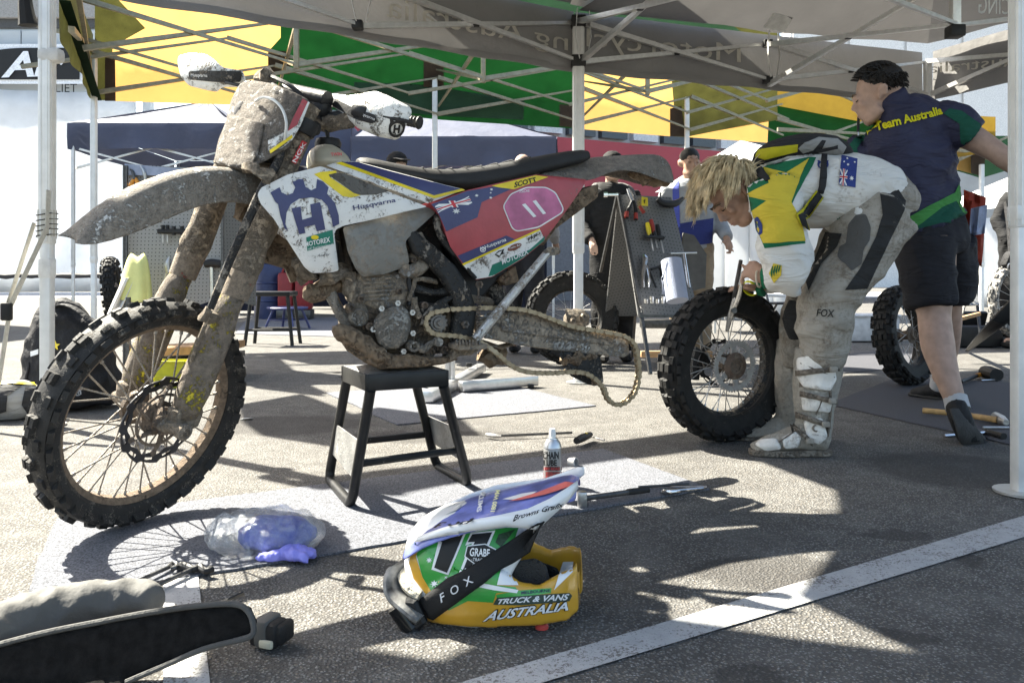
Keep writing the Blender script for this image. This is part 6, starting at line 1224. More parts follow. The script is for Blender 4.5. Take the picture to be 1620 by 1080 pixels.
for i in range(110):     # wind-blown ends at the nape
    p0 = rp(random.uniform(1172, 1190), random.uniform(268, 300), random.uniform(-.09, .07)); d = V((random.uniform(.3, 1), random.uniform(-.2, .2), random.uniform(-.35, .5))).normalized() * random.uniform(.05, .10); mb.tube([p0, p0 + d * .5 + V((0, 0, .01)), p0 + d], [.0028, .0024, .0006], 4, smooth=2)
mb.build('hair', HAIRM, rider, 50)
# jersey
mb = MB(); mb.tube([rp(1190, 302), rp(1206, 301), rp(1232, 304), rp(1272, 304), rp(1322, 300), rp(1365, 305), rp(1394, 318)], [(.085, .08), (.13, .105), (.20, .135), (.205, .145), (.195, .145), (.185, .145), (.17, .125)], 20, smooth=4, up=YU)
mb.tube([rp(1222, 298, -.14), rp(1232, 345, -.20), rp(1240, 390, -.215), rp(1250, 428, -.205), n_el + V((.01, 0, .0))], [.095, .092, .092, .088, .066], 16, smooth=3); mb.tube([n_el + V((.015, 0, -.005)), n_el.lerp(n_wr, .45), n_wr + V((.012, 0, .002))], [.075, .066, .044], 14, smooth=3)
mb.tube([rp(1235, 298, .14), rp(1230, 350, .19), f_el], [.09, .085, .07], 14, smooth=3); mb.tube([f_el, f_el.lerp(f_wr, .5), f_wr + V((.02, 0, .01))], [.07, .06, .042], 14, smooth=3); mb.tube([rp(1330, 345, -.02), rp(1360, 350, -.02), rp(1392, 335, -.02)], [(.17, .06), (.17, .05), (.16, .05)], 12, up=YU, smooth=2)
wr = lambda p: .017 * (1 - 2.2 * abs(noise.noise(V((p.x * 7, p.y * 5, p.z * 9))))) * .8 + .005 * noise.noise(p * 22)
jm = remeshed(mb, .010, 3, .5, wr); JW = cloth('jersey_white', (.64, .63, .60), .29, .06, mudcol=(.30, .25, .20)); jersey = jm.build('jersey', JW, rider, 60); fj = surf_of(jersey)
JG = cloth('jersey_green', (.012, .13, .06), .10); JY = cloth('jersey_yellow', (.58, .45, .05), .14); JN = cloth('flag_navy', (.03, .05, .20)); JK = cloth('print_black', (.02, .02, .02)); JR = cloth('flag_red', (.5, .04, .05)); JWH = cloth('print_white', (.7, .7, .7))
Z9 = lambda *pts: [(1060 + x / 4, 220 + y / 4) for x, y in pts]
decal('green_panel', Z9((466, 420), (472, 290), (530, 215), (620, 165), (880, 115), (925, 118), (900, 175), (800, 350), (772, 410), (830, 520), (855, 660), (600, 690), (560, 590), (500, 470)), fj, JG, rider, off=.003, step=6)
decal('yellow_panel', Z9((880, 125), (735, 215), (590, 180), (626, 280), (470, 356), (612, 392), (520, 455), (545, 540), (592, 660), (855, 644), (832, 530), (766, 400), (800, 300), (850, 180)), fj, JY, rider, off=.005, step=6)
decal('flag_patch', Z9((1085, 104), (1184, 126), (1172, 308), (1066, 288)), fj, JN, rider, off=.004, step=6)
for x, y, r_ in ((1120, 128, 8), (1165, 150, 8), (1100, 148, 7), (1124, 166, 9), (1147, 250, 16)): decal('star', star(*Z9((x, y))[0], r_ / 4), fj, JWH, rider, off=.0065, step=6)
for poly, m, of in (([(1075, 188), (1122, 196), (1114, 300), (1066, 290)], JN, .0055), ([(1072, 196), (1078, 190), (1116, 292), (1110, 298)], JWH, .0065), ([(1118, 196), (1122, 204), (1074, 290), (1068, 284)], JWH, .0065), ([(1091, 190), (1106, 193), (1098, 298), (1083, 294)], JWH, .007), ([(1072, 230), (1120, 236), (1118, 254), (1070, 248)], JWH, .007), ([(1095, 190), (1102, 192), (1094, 298), (1087, 295)], JR, .008), ([(1072, 235), (1120, 241), (1118, 249), (1070, 243)], JR, .008)): decal('flag_patch', Z9(*poly), fj, m, rider, off=of, step=6)
decal('print', Z9((520, 235), (545, 205), (550, 240), (520, 275), (505, 262)), fj, JWH, rider, off=.007, step=6); decal('print', Z9((640, 140), (700, 122), (712, 150), (660, 166)), fj, JWH, rider, off=.0065, step=6)
rg, hh = crown_logo(*Z9((932, 130))[0], 18, 16)
for q_ in [rg] + hh: decal('logo', q_, fj, JN, rider, off=.004, step=6)
decal('sponsor_patch', rounded(Z9((540, 500), (560, 485), (590, 540), (592, 600), (570, 612), (550, 570)), 3), fj, JN, rider, off=.0075, step=6); decal('sponsor_patch', Z9((500, 470), (510, 440), (532, 500), (535, 545), (515, 520)), fj, JWH, rider, off=.0075, step=6)
decal('sleeve_patch', Z9((628, 850), (655, 785), (708, 798), (705, 860), (660, 910)), fj, JY, rider, off=.004, step=6)
for k in range(4): decal('sleeve_patch', Z9((640 + k * 15, 845 - k * 6), (650 + k * 15, 800 - k * 2), (656 + k * 15, 802 - k * 2), (650 + k * 14, 880 - k * 12)), fj, JG, rider, off=.006, step=6)
decal('print', star(*Z9((1072, 512))[0], 6), fj, JG, rider, off=.004, step=5)
d = (n_wr - n_el).normalized()
for w_ in (n_wr, f_wr): mb = MB(); mb.tube([w_ - d * .012, w_ + d * .012], [.049, .042], 16); mb.build('cuff', JG, rider)
mb = MB(); mb.lathe([(.035, -.008), (.037, 0), (.035, .008)], rp(1187, 456, .09), (f_wr - f_el), 20, cap=False); mb.build('wristband', mat('neon_band', (.70, .68, .02), .5, bump=0), rider, sol=.002)
mb = MB(); mb.lathe([(.036, -.004), (.037, 0), (.036, .004)], n_wr + d * .03, d, 20, cap=False); mb.build('bracelet', mat('pale_cord', (.5, .42, .32), .7, bump=0), rider, sol=.003)
# trousers
mb = MB(); mb.tube([rp(1372, 318), rp(1392, 330), rp(1402, 350)], [(.175, .15), (.185, .15), (.17, .12)], 18, up=YU, smooth=2)
mb.tube([rp(1392, 335, -.07), rp(1365, 385, -.1), rp(1340, 430, -.12), rp(1312, 470, -.12), rp(1304, 500, -.11), rp(1302, 535, -.09), rp(1300, 572, -.07)], [.15, .132, .112, .104, .106, .098, .083], 18, smooth=3)
mb.tube([rp(1385, 335, .08), rp(1335, 400, .13), rp(1292, 460, .15), rp(1270, 500, .16), rp(1268, 545, .19), rp(1266, 580, .2)], [.135, .115, .09, .085, .082, .075], 16, smooth=3)
wr2 = lambda p: .014 * (1 - 2.2 * abs(noise.noise(V((p.x * 5 + p.z * 3, p.y * 4, p.z * 9 - p.x * 4))))) + .003 * noise.noise(p * 20)
pm = remeshed(mb, .011, 3, .5, wr2); PANT = cloth('trousers_grey', (.31, .285, .245), .44, .2, mudcol=(.19, .16, .125)); pants = pm.build('trousers', PANT, rider, 60); fpnt = surf_of(pants); PBLK = cloth('trousers_black', (.03, .03, .03), .16)
decal('dark_panel', Z9((1372, 250), (1430, 300), (1490, 390), (1480, 450), (1400, 620), (1245, 945), (1105, 955), (1200, 820), (1300, 620), (1345, 480), (1330, 350)), fpnt, PBLK, rider, off=.004, step=7); decal('dark_panel', Z9((985, 590), (1090, 600), (1060, 680), (960, 790), (880, 960), (862, 900), (900, 800)), fpnt, PBLK, rider, off=.004, step=7)
decal('fox_print', rounded(Z9((1060, 740), (1075, 680), (1115, 660), (1130, 540), (1180, 480), (1240, 478), (1270, 560), (1262, 640), (1225, 700), (1210, 790), (1150, 835), (1110, 790), (1080, 770)), 3), fpnt, mat('print_grey', (.07, .068, .064), .8, mud=.2, ms=20, bump=.4), rider, off=.005, step=7)
text_on('lettering', 'FOX', [(1292, 500), (1320, 502), (1320, 490), (1292, 488)], fpnt, JK, rider, off=.005, shear=.2, bold=.01)
mb = MB(); mb.tube([rp(1262, 478, .04), rp(1256, 505, .04), rp(1262, 532, .05)], [.045, .058, .045], 12, smooth=3, flat=(1, .8)); mb.build('knee_guard', cloth('guard_black', (.022, .022, .022), .15), rider)
# boots
BOOT = mat('boot_white', (.58, .54, .47), .55, var=.15, mud=.52, ms=14, bump=.7, bs=60, bd=.01, mudcol=(.40, .35, .28), soft=.12); BOOTD = mat('boot_strap', (.20, .17, .135), .6, mud=.5, ms=16, bump=.6, mudcol=(.22, .18, .14))
def boot(d0, dx, dy, nm='boot'):
    b = lambda x, y, d=0.0: rp(x + dx, y + dy, d0 + d); mb = MB()
    mb.tube([b(1296, 552), b(1294, 585), b(1290, 620), b(1288, 650), b(1288, 680), b(1290, 700)], [(.088, .098), (.088, .10), (.08, .092), (.07, .080), (.062, .072), (.058, .060)], 16, smooth=3, up=YU)
    mb.tube([b(1308, 697), b(1280, 690), b(1250, 694), b(1222, 700), b(1200, 706), b(1190, 709)], [(.045, .045), (.054, .062), (.054, .046), (.054, .034), (.046, .025), (.03, .016)], 14, smooth=3, up=YU)
    rm = remeshed(mb, .010, 2, .5, lambda p: .004 * noise.noise(p * 30)); lo = .022
    for v in rm.v: v.z = max(v.z, lo)
    o = rm.build(nm, BOOT, rider, 60)
    so = [(1186, 712), (1190, 703), (1250, 712), (1270, 708), (1312, 703), (1314, 717), (1280, 719), (1230, 720)]; w = .056
    mb = MB(); cx = [b(x, 710).x for x in (1186, 1200, 1240, 1270, 1300, 1313)]; rows = []
    for x, hw in zip(cx, (.02, .045, .055, .046, .048, .03)): y0 = RY + d0; rows.append([V((x, y0 - hw, .002)), V((x, y0 + hw, .002)), V((x, y0 + hw, .028)), V((x, y0 - hw, .028))])
    mb.loft(rows); mb.build('boot_sole', BOOTD, rider, 40, bev=.004); return o, b
bt, b = boot(-.06, 0, 0); fb = surf_of(bt)
for k, (x0, y0, x1, y1, w) in enumerate(((1262, 590, 1325, 582, .011), (1268, 622, 1320, 634, .011), (1262, 655, 1310, 672, .011), (1252, 672, 1284, 700, .012))):
    rows = [[fb(x0 + (x1 - x0) * t, y0 + (y1 - y0) * t + s_, .021) for s_ in (-4, 0, 4)] for t in [i / 6 for i in range(7)]]; mb = MB(); mb.grid(rows); mb.build('boot_strap', BOOTD, rider, 60, sol=.006, recalc=False); mb = MB(); mb.rbox(fb(x0 + (x1 - x0) * .85, y0 + (y1 - y0) * .85, .024), .03, .018, .022, .004); mb.build('boot_buckle', BOOT, rider)
decal('boot_logo', Z3(*[((x - 400) * 4.5, (y - 230) * 4.5) for x, y in ((1265, 612), (1268, 590), (1278, 578), (1300, 572), (1296, 586), (1280, 592), (1288, 600), (1270, 612))]), fb, BOOTD, rider, off=.006, step=5)
mb = MB(); mb.lathe([(.016, 0), (.016, .012), (.01, .014), (.01, .008), (0, .008)], fb(1289, 676, 0) - V((0, .002, 0)), (.1, -1, 0), 16, cap=False); mb.build('ankle_pivot', BOOTD, rider)
mb = MB(); mb.tube([fb(x, y, .004) for x, y in ((1322, 560), (1312, 600), (1314, 640), (1308, 690))], .006, 6, smooth=2); mb.build('boot_seam', BOOTD, rider)
for nm, poly, th in (('shin_plate', [(1262, 566), (1290, 560), (1318, 570), (1322, 600), (1312, 618), (1272, 612), (1262, 596)], .008), ('calf_plate', [(1268, 628), (1300, 624), (1316, 632), (1312, 652), (1270, 648)], .007), ('ankle_plate', [(1272, 664), (1300, 660), (1308, 690), (1296, 702), (1276, 694)], .009), ('toe_cap', [(1194, 704), (1204, 696), (1228, 694), (1236, 708), (1212, 712)], .006), ('instep_plate', [(1236, 694), (1256, 682), (1268, 690), (1262, 706), (1240, 708)], .006)):
    plate(nm, rounded(poly, 4), lambda x, y, o=0: fb(x, y, o + .013), th, mat('boot_plate', (.74, .71, .66), .45, mud=.30, ms=16, mudcol=(.33, .28, .22), soft=.07, bump=.3), rider, 6, edge=.004)
for s_ in ((1268, 574, 1318, 596), (1300, 630, 1290, 655), (1232, 700, 1262, 680)): mb = MB(); mb.tube([fb(s_[0] + (s_[2] - s_[0]) * t, s_[1] + (s_[3] - s_[1]) * t, .011) for t in (0, .33, .66, 1)], .0035, 6, smooth=2); mb.build('boot_seam', BOOTD, rider)
boot(.26, -34, -14)
# hydration pack and straps
PKG = cloth('pack_grey', (.26, .26, .255), .08); PKK = cloth('pack_black', (.03, .03, .032)); PKY = cloth('pack_yellow', (.42, .38, .02), .1)
pack = thing('hydration_pack', 'grey, black and yellow hydration pack strapped on the bending rider', 'backpack', rp(1270, 240))
mb = MB(); mb.tube([rp(1200, 255), rp(1222, 243), rp(1270, 234), rp(1312, 236), rp(1335, 250)], [(.09, .03), (.12, .05), (.13, .055), (.12, .05), (.08, .03)], 14, smooth=3, up=YU); rm = remeshed(mb, .010, 2, .5, folds(.006, 12)); pko = rm.build('pack_body', PKK, pack, 60); fpk = surf_of(pko)
decal('yellow_panel', Z9((540, 110), (560, 70), (640, 55), (810, 35), (805, 80), (640, 120), (600, 130)), fpk, PKY, pack, off=.004, step=6); decal('grey_panel', Z9((810, 60), (850, 25), (940, -10), (1060, 0), (1115, 50), (1090, 100), (980, 110), (910, 70), (840, 90)), fpk, PKG, pack, off=.004, step=6); decal('black_print', Z9((905, 70), (960, 10), (985, 12), (960, 60), (1060, 40), (1060, 60), (940, 85)), fpk, PKK, pack, off=.006, step=6); decal('white_piping', Z9((600, 150), (740, 105), (900, 90), (918, 95), (915, 106), (760, 118), (610, 162)), surf_of([pko, jersey]), JWH, pack, off=.008, step=6)
fst2 = surf_of([jersey]); 
def strap_on(name, pts, w, m, off=.012):
    rows = [[fst2(x + nx * s_, y + ny * s_, off) for s_ in (-w, 0, w)] for x, y, nx, ny in pts]; mb = MB(); mb.grid(rows); return mb.build(name, m, pack, 60, sol=.006, recalc=False)
sp_ = Z9((978, 110), (972, 170), (965, 240), (958, 300), (945, 345), (900, 400), (850, 460), (815, 500), (840, 560)); 
strap_on('strap', [(x, y, 1, .1) for x, y in sp_[:5]], 5, PKK); strap_on('strap_pad', [(x, y, .75, .66) for x, y in sp_[4:]], 8, PKY, .012); strap_on('strap_pad_core', [(x, y, .75, .66) for x, y in sp_[4:]], 5, PKK, .018); strap_on('shoulder_strap', [(x, y, .8, .5) for x, y in Z9((600, 130), (560, 170), (520, 220), (480, 270))], 6, PKK, .012)
# the pliers in his hand
pl = thing('tyre_lever_pliers', 'long steel locking pliers held against the loose wheel by the rider', 'pliers', rp(1160, 520, .1)); mb = MB(); mb.tube([rp(1172, 412, -.06), rp(1167, 440, -.02), rp(1160, 475, .04)], [.008, .009, .007], 8, smooth=3); mb.build('handle', DKS, pl)
mb = MB(); mb.tube([rp(1175, 430, -.06), rp(1170, 465, 0), rp(1158, 495, .05), rp(1152, 520, .08)], [.006, .011, .010, .006], 8, smooth=3); mb.build('lower_handle', CHR, pl); mb = MB(); mb.tube([rp(1162, 470, .03), rp(1155, 500, .06), rp(1150, 524, .08)], [.007, .012, .007], 8, smooth=3); mb.build('jaw', STEEL, pl); mb = MB(); mb.lathe([(.012, -.008), (.012, .008)], rp(1161, 491, .03), (0, 1, 0), 14); mb.build('pivot', DKS, pl)
# ---------------------------------------------------------------- mechanic walking
MY = 3.8
def mp(px, py, d=0.0): return P(px, py, MY + d)
mech = thing('person', 'man in navy and green team polo and dark shorts walking behind the rider', 'person', V((mp(1490, 690).x, MY, 0)))
mb, q, Rh = head_mesh(mp(1387, 150, .0), V((-.86, .42, -.26)), V((-.22, .1, .97)), 1.06)
mb.tube([mp(1400, 160), mp(1414, 182), mp(1436, 210)], [.06, .062, .08], 12, smooth=2)
tors = [(1418, 168, .10, .08), (1432, 186, .175, .11), (1438, 215, .218, .125), (1444, 258, .212, .13), (1452, 300, .188, .125), (1460, 340, .170, .125), (1468, 372, .175, .13)]
tu = V((.95, .2, .22))
mb.tube([mp(x, y) for x, y, a, b_ in tors], [(a * .82, b_ * .8) for _, _, a, b_ in tors], 14, up=tu, smooth=2)
rsh, rel, rwr = mp(1500, 198, -.02), mp(1572, 238, -.12), mp(1640, 285, -.22); mb.tube([rsh, mp(1538, 218, -.06), rel], [.07, .062, .05], 12, smooth=3); mb.tube([rel, rel.lerp(rwr, .35), rwr], [.05, .05, .032], 12, smooth=3)
hand_mesh(mb, rwr, rwr + (rwr - rel).normalized() * .04, rwr + (rwr - rel).normalized() * .085, V((0, .2, -1)), V((.3, -.8, 0)), V((0, .9, .3)), .0088, .6)
lsh, lel, lwr = mp(1360, 240, .1), mp(1335, 300, .15), mp(1318, 350, .05); mb.tube([lsh, lel, lwr], [.062, .05, .03], 12, smooth=3); hand_mesh(mb, lwr, lwr + V((-.02, 0, -.04)), lwr + V((-.03, 0, -.085)), V((-.6, .2, -.2)), V((-.5, -.6, -.3)), V((.1, 1, 0)), .0088, .6)
# near leg pushing off, far leg planted
kn, an = mp(1478, 500, -.12), mp(1512, 636, -.28); mb.tube([mp(1470, 380, -.05), mp(1474, 440, -.08), kn, mp(1484, 548, -.17), mp(1496, 590, -.23), an], [.12, .10, .072, .073, .056, .042], 14, smooth=3)
kn2, an2 = mp(1498, 490, .2), mp(1488, 604, .62); mb.tube([mp(1488, 380, .05), kn2, mp(1496, 545, .38), an2], [.11, .07, .068, .042], 14, smooth=3)
bm_ = remeshed(mb, .009, 3, .5); bm_.build('body', SK2, mech, 60); face_bits(mech, q, 1.1)
mb = MB(); mb.tube([q(-.018, .102, -.05), q(-.018, .16, -.09)], .006, 8)
pen = thing('marker_pen', 'dark pen held in the mouth of the walking man', 'pen', q(0, .1, -.06)); mb = MB(); mb.tube([q(0, .098, -.072), q(.015, .118, -.14)], .0065, 8); mb.build('barrel', BLKP, pen); mb = MB(); mb.tube([q(.015, .118, -.14), q(.017, .12, -.155)], .004, 8); mb.build('tip', STEEL, pen)
random.seed(5); mb = MB(); DKH = mat('dark_hair', (.016, .013, .011), .5, var=.4, vs=80, bump=.4, bs=220, bd=.003)
mb.ball(q(0, -.034, .05), (.080 * 1.08, .096 * 1.08, .086 * 1.08), 16, Rh)
for i in range(750):
    a = random.uniform(0, 2 * math.pi); e = random.uniform(-.5, 1.5); dx, dy, dz = math.cos(e) * math.sin(a), math.cos(e) * math.cos(a), math.sin(e)
    if dy > .45 and dz < .5: continue
    if dy > -.1 and dz < -.05: continue
    p0 = q(dx * .083, -.024 + dy * .104, .045 + dz * .09); nr_ = (p0 - q(0, -.02, .03)).normalized(); fw_ = (q(0, 1, 0) - q(0, 0, 0)); fl_ = (fw_ * (.8 if dz > .2 else -.1) + nr_ * .5 + V((0, 0, .1 if dz > .5 else -.6))).normalized(); mb.tube([p0 - nr_ * .008, p0 + nr_ * .004 + fl_ * .012, p0 + fl_ * .026], [.004, .004, .001], 4)
mb.build('hair', DKH, mech, 50)
mb = MB(); mb.tube([mp(x, y) for x, y, a, b_ in tors[:6]] + [mp(1466, 358)], [(a, b_) for _, _, a, b_ in tors[:6]] + [(.19, .14)], 20, up=tu, smooth=4)
mb.tube([mp(1486, 196, -.01), mp(1512, 199, -.04), mp(1536, 216, -.06)], [.10, .095, .088], 14, smooth=3); mb.tube([mp(1370, 235, .06), mp(1350, 255, .1), mp(1342, 280, .13)], [.09, .085, .08], 14, smooth=3); mb.tube([mp(1406, 152), mp(1416, 176)], [.07, .085], 14)
wr3 = lambda p: .019 * (1 - 2.2 * abs(noise.noise(V((p.x * 5 + p.z * 3, p.y * 4, p.z * 8 - p.x * 3))))) + .005 * noise.noise(p * 17)
sm = remeshed(mb, .011, 3, .5, wr3); SHN = cloth('polo_navy', (.030, .031, .062), 0, .12, .7); shirt = sm.build('polo_shirt', SHN, mech, 60); fsh = surf_of(shirt); SHG = cloth('polo_green', (.010, .075, .05)); SHL = cloth('polo_lime', (.06, .24, .06)); SHY = cloth('polo_yellow', (.62, .56, .02))
text_on('lettering', 'Team Australia', [(1387, 208), (1492, 181), (1488, 168), (1384, 194)], fsh, SHY, mech, off=.006, bold=.035)
decal('green_sleeve', [(1492, 180), (1502, 172), (1522, 176), (1550, 196), (1552, 205), (1530, 232), (1520, 226), (1518, 196)], fsh, SHG, mech, off=.004, step=6); decal('green_sleeve', [(1380, 190), (1388, 184), (1376, 204), (1356, 235), (1362, 262), (1335, 262), (1335, 240), (1360, 210)], fsh, SHG, mech, off=.004, step=6); decal('piping', [(1382, 188), (1393, 178), (1391, 184), (1382, 196), (1368, 212), (1366, 210)], fsh, SHY, mech, off=.006, step=6)
decal('lime_band', [(1435, 352), (1435, 345), (1470, 325), (1510, 305), (1518, 288), (1528, 305), (1530, 340), (1526, 342), (1512, 318), (1490, 328), (1460, 352), (1440, 366)], fsh, SHL, mech, off=.005, step=7); decal('green_band', [(1440, 366), (1460, 350), (1490, 328), (1512, 316), (1527, 340), (1526, 352), (1490, 352), (1460, 360)], fsh, SHG, mech, off=.004, step=7)
mb = MB(); mb.tube([mp(1464, 352), mp(1470, 385), mp(1474, 405)], [(.185, .14), (.185, .15), (.165, .13)], 18, up=tu, smooth=2); mb.tube([mp(1462, 385, -.05), mp(1468, 440, -.09), mp(1474, 484, -.11)], [.132, .118, .110], 18, smooth=3); mb.tube([mp(1496, 385, .06), mp(1504, 430, .12), mp(1505, 470, .17)], [.13, .115, .108], 16, smooth=3)
sh = remeshed(mb, .011, 3, .5, lambda p: .010 * (1 - 2.2 * abs(noise.noise(V((p.x * 7, p.y * 5, p.z * 10)))))); SHO = cloth('shorts_dark', (.022, .022, .027), 0, .15); sh.build('shorts', SHO, mech, 60)
SHOE = mat('shoe_black', (.018, .018, .019), .7, var=.3, vs=30, bump=.5, bs=90, bd=.004); SOLE = mat('shoe_sole', (.045, .043, .041), .8, var=.3, bump=.5, bs=120, bd=.004); SOCK = cloth('sock_grey', (.42, .42, .43))
mb = MB(); mb.tube([mp(1511, 628, -.27), mp(1516, 648, -.30)], [.05, .052], 14); mb.build('sock', SOCK, mech); mb = MB(); mb.tube([mp(1487, 596, .6), mp(1486, 610, .64)], [.046, .05], 14); mb.build('sock', SOCK, mech)
ft = MB(); ft.tube([mp(1512, 640, -.30), mp(1519, 660, -.34), mp(1530, 685, -.33), mp(1544, 702, -.27), mp(1550, 706, -.22)], [(.042, .045), (.046, .05), (.05, .042), (.05, .03), (.03, .018)], 14, smooth=3, up=V((1, .3, 0))); r_ = remeshed(ft, .008, 2, .5); 
for v in r_.v: v.z = max(v.z, .014)
r_.build('shoe', SHOE, mech, 60); mb = MB(); mb.tube([mp(1514, 648, -.355), mp(1522, 668, -.385), mp(1533, 690, -.36), mp(1546, 706, -.29)], [(.036, .012), (.042, .014), (.048, .014), (.034, .012)], 12, smooth=3, up=V((1, .3, 0))); mb.build('shoe_sole', SOLE, mech)
s0 = G(1498, 634); s1 = G(1442, 628); ft = MB(); dd = (s1 - s0); ft.tube([s0 + V((.0, 0, .05)), s0 + dd * .25 + V((0, 0, .055)), s0 + dd * .6 + V((0, 0, .045)), s0 + dd + V((0, 0, .028))], [(.04, .045), (.045, .055), (.05, .038), (.036, .02)], 14, smooth=3, up=V((0, 1, 0))); ft.tube([s0 + dd * .1 + V((0, 0, .06)), mp(1487, 606, .64)], [.05, .05], 12); r_ = remeshed(ft, .009, 2, .5); 
for v in r_.v: v.z = max(v.z, .02)
r_.build('shoe', SHOE, mech, 60); mb = MB(); mb.tube([s0 + V((.01, 0, .016)), s0 + dd * .5 + V((0, 0, .016)), s0 + dd * 1.04 + V((0, 0, .02))], [(.045, .014), (.052, .014), (.038, .012)], 12, smooth=3, up=V((0, 1, 0))); mb.build('shoe_sole', SOLE, mech)
# rag and red cloth at his pocket
rag = thing('paper_rag', 'pale blue paper towel hanging from the walking man pocket', 'rag', mp(1542, 350)); mb = MB(); mb.grid([[mp(1536 + 26 * t - 4 * s_, 330 + 45 * s_ - 6 * t, .02 + .05 * noise.noise(V((t * 3, s_ * 2, 1))) + .03 * math.sin(t * 9)) for t in [i / 8 for i in range(9)]] for s_ in [j / 6 for j in range(7)]]); mb.build('sheet', mat('blue_paper', (.42, .48, .66), .9, bump=.5, bs=200, transl=.15), rag, 60, recalc=False, sol=.002)
redc = thing('red_cloth', 'dark red cloth hanging behind the walking man shorts', 'cloth', mp(1545, 340, .2)); mb = MB(); mb.grid([[mp(1525 + 34 * t - 6 * s_, 300 + 110 * s_ + 12 * t, .25 + .05 * noise.noise(V((t * 3, s_ * 3, 4)))) for t in [i / 8 for i in range(9)]] for s_ in [j / 8 for j in range(9)]]); mb.build('sheet', cloth('red_fabric', (.24, .035, .02)), redc, 60, recalc=False, sol=.004)
# ---------------------------------------------------------------- bystanders
def bystander(px, py, Y, label, top_m, leg_m, skin_m, hair=None, cap=None, face=V((0, -1, 0)), lean=0.0, arms=(1, 1)):
    r = thing('person', label, 'person', V((P(px, py, Y).x, Y, 0))); x0 = P(px, py, Y).x; zt = P(px, py, Y).z; k = zt / 1.78; f = face.normalized(); sd = Zv.cross(f).normalized(); o_ = V((x0, Y, 0)); at = lambda s_, b, z: o_ + sd * s_ * k + f * b * k + Zv * z * k
    mb, q, Rh = head_mesh(at(0, .0, 1.64), f, Zv, 1.0 * k)
    mb.tube([at(0, -.02, 1.56), at(0, -.03, 1.45)], .055 * k, 10); mb.tube([at(0, -.02, 1.46), at(0, -.02, 1.3), at(0, 0, 1.0)], [(.14, .09), (.17, .11), (.14, .1)], 12, up=sd)
    el = [];
    for s_ in (-1, 1):
        w_ = at(.23 * s_, .22 * arms[0 if s_ < 0 else 1], 1.0); mb.tube([at(.18 * s_, -.02, 1.42), at(.25 * s_, -.03, 1.15), w_], [.05, .045, .028], 10); hand_mesh(mb, w_, w_ + V((0, 0, -.03)) * k + f * .02, w_ + V((0, 0, -.06)) * k + f * .05, -Zv, f - sd * s_, sd, .008, .5, .06); mb.tube([at(.09 * s_, 0, .95), at(.1 * s_, .01, .5), at(.1 * s_, -.01, .08), at(.11 * s_, .1, .05)], [.08, .055, .04, .04], 10)
    remeshed(mb, .013, 2, .5).build('body', skin_m, r, 60)
    mb = MB(); mb.tube([at(0, -.02, 1.50), at(0, -.02, 1.42), at(0, -.02, 1.25), at(0, 0, .92)], [(.09, .08), (.20, .12), (.22, .14), (.19, .14)], 16, up=sd, smooth=2)
    for s_ in (-1, 1): mb.tube([at(.17 * s_, -.02, 1.43), at(.26 * s_, -.03, 1.15), at(.235 * s_, .2 * arms[0 if s_ < 0 else 1], 1.01)], [.07, .065, .05], 12, smooth=2)
    remeshed(mb, .016, 2, .5, folds(.012, 7)).build('jacket', top_m, r, 60)
    mb = MB()
    for s_ in (-1, 1): mb.tube([at(.08 * s_, 0, .98), at(.1 * s_, .01, .5), at(.1 * s_, -.01, .1)], [.12, .09, .075], 12, smooth=2)
    remeshed(mb, .018, 2, .5, folds(.012, 7)).build('trousers', leg_m, r, 60)
    mb = MB()
    for s_ in (-1, 1): mb.ball(at(.1 * s_, .06, .045), (.05, .13, .045), 10, Matrix((sd, f, Zv)).transposed())
    mb.build('shoe', SHOE, r)
    if hair: mb = MB(); mb.ball(q(0, -.022, .045), (.083 * k, .10 * k, .086 * k), 14, Rh); mb.build('hair', hair, r)
    if cap: mb = MB(); mb.ball(q(0, -.015, .05), (.09 * k, .108 * k, .085 * k), 14, Rh); mb.tube([q(0, .05, .06), q(0, .12, .05), q(0, .17, .035)], [(.07 * k, .012), (.075 * k, .008), (.04 * k, .005)], 10, up=sd); mb.build('cap', cap, r)
    face_bits(r, q)
    return r, q, at
KCL = cloth('black_hoodie', (.014, .014, .015)); JEAN = cloth('dark_trousers', (.03, .03, .035)); BHW = cloth('white_shirt', (.28, .29, .31)); 
bystander(629, 238, 7.4, 'man in black cap standing behind the motorcycle seat', KCL, JEAN, SK2, cap=KCL, face=V((.5, -.85, 0)))
bystander(828, 241, 7.6, 'bald man standing behind the middle of the motorcycle seat', BHW, JEAN, SK2, face=V((.3, .9, 0)))
r3, q3, at3 = bystander(969, 237, 6.9, 'man in black hoodie and beanie behind the A frame tool board', KCL, KCL, SK2, cap=KCL, face=V((.15, -1, 0)))
mb = MB(); mb.tube([at3(-.14, .06, 1.40), at3(-.12, -.08, 1.47), at3(0, -.14, 1.48), at3(.12, -.08, 1.47), at3(.14, .06, 1.40), at3(.05, .11, 1.33)], .045, 10, smooth=3); mb.build('hood', cloth('hood_grey', (.10, .10, .10)), r3)
r4, q4, at4 = bystander(1092, 231, 6.9, 'dark haired man in white and blue shirt beyond the A frame tool board', BHW, cloth('khaki', (.25, .19, .13)), SK1, hair=DKH, face=V((.1, -1, 0)), arms=(1, 1))
f4_ = surf_of([c for c in r4.children if c.name.startswith('jacket')]); decal('blue_stripe', [(1064, 300), (1074, 285), (1076, 360), (1066, 370)], f4_, cloth('shirt_blue', (.08, .10, .4)), r4, off=.006, step=6); decal('blue_hem', [(1068, 355), (1128, 345), (1126, 385), (1068, 392)], f4_, cloth('shirt_navy', (.03, .04, .16)), r4, off=.006, step=7)
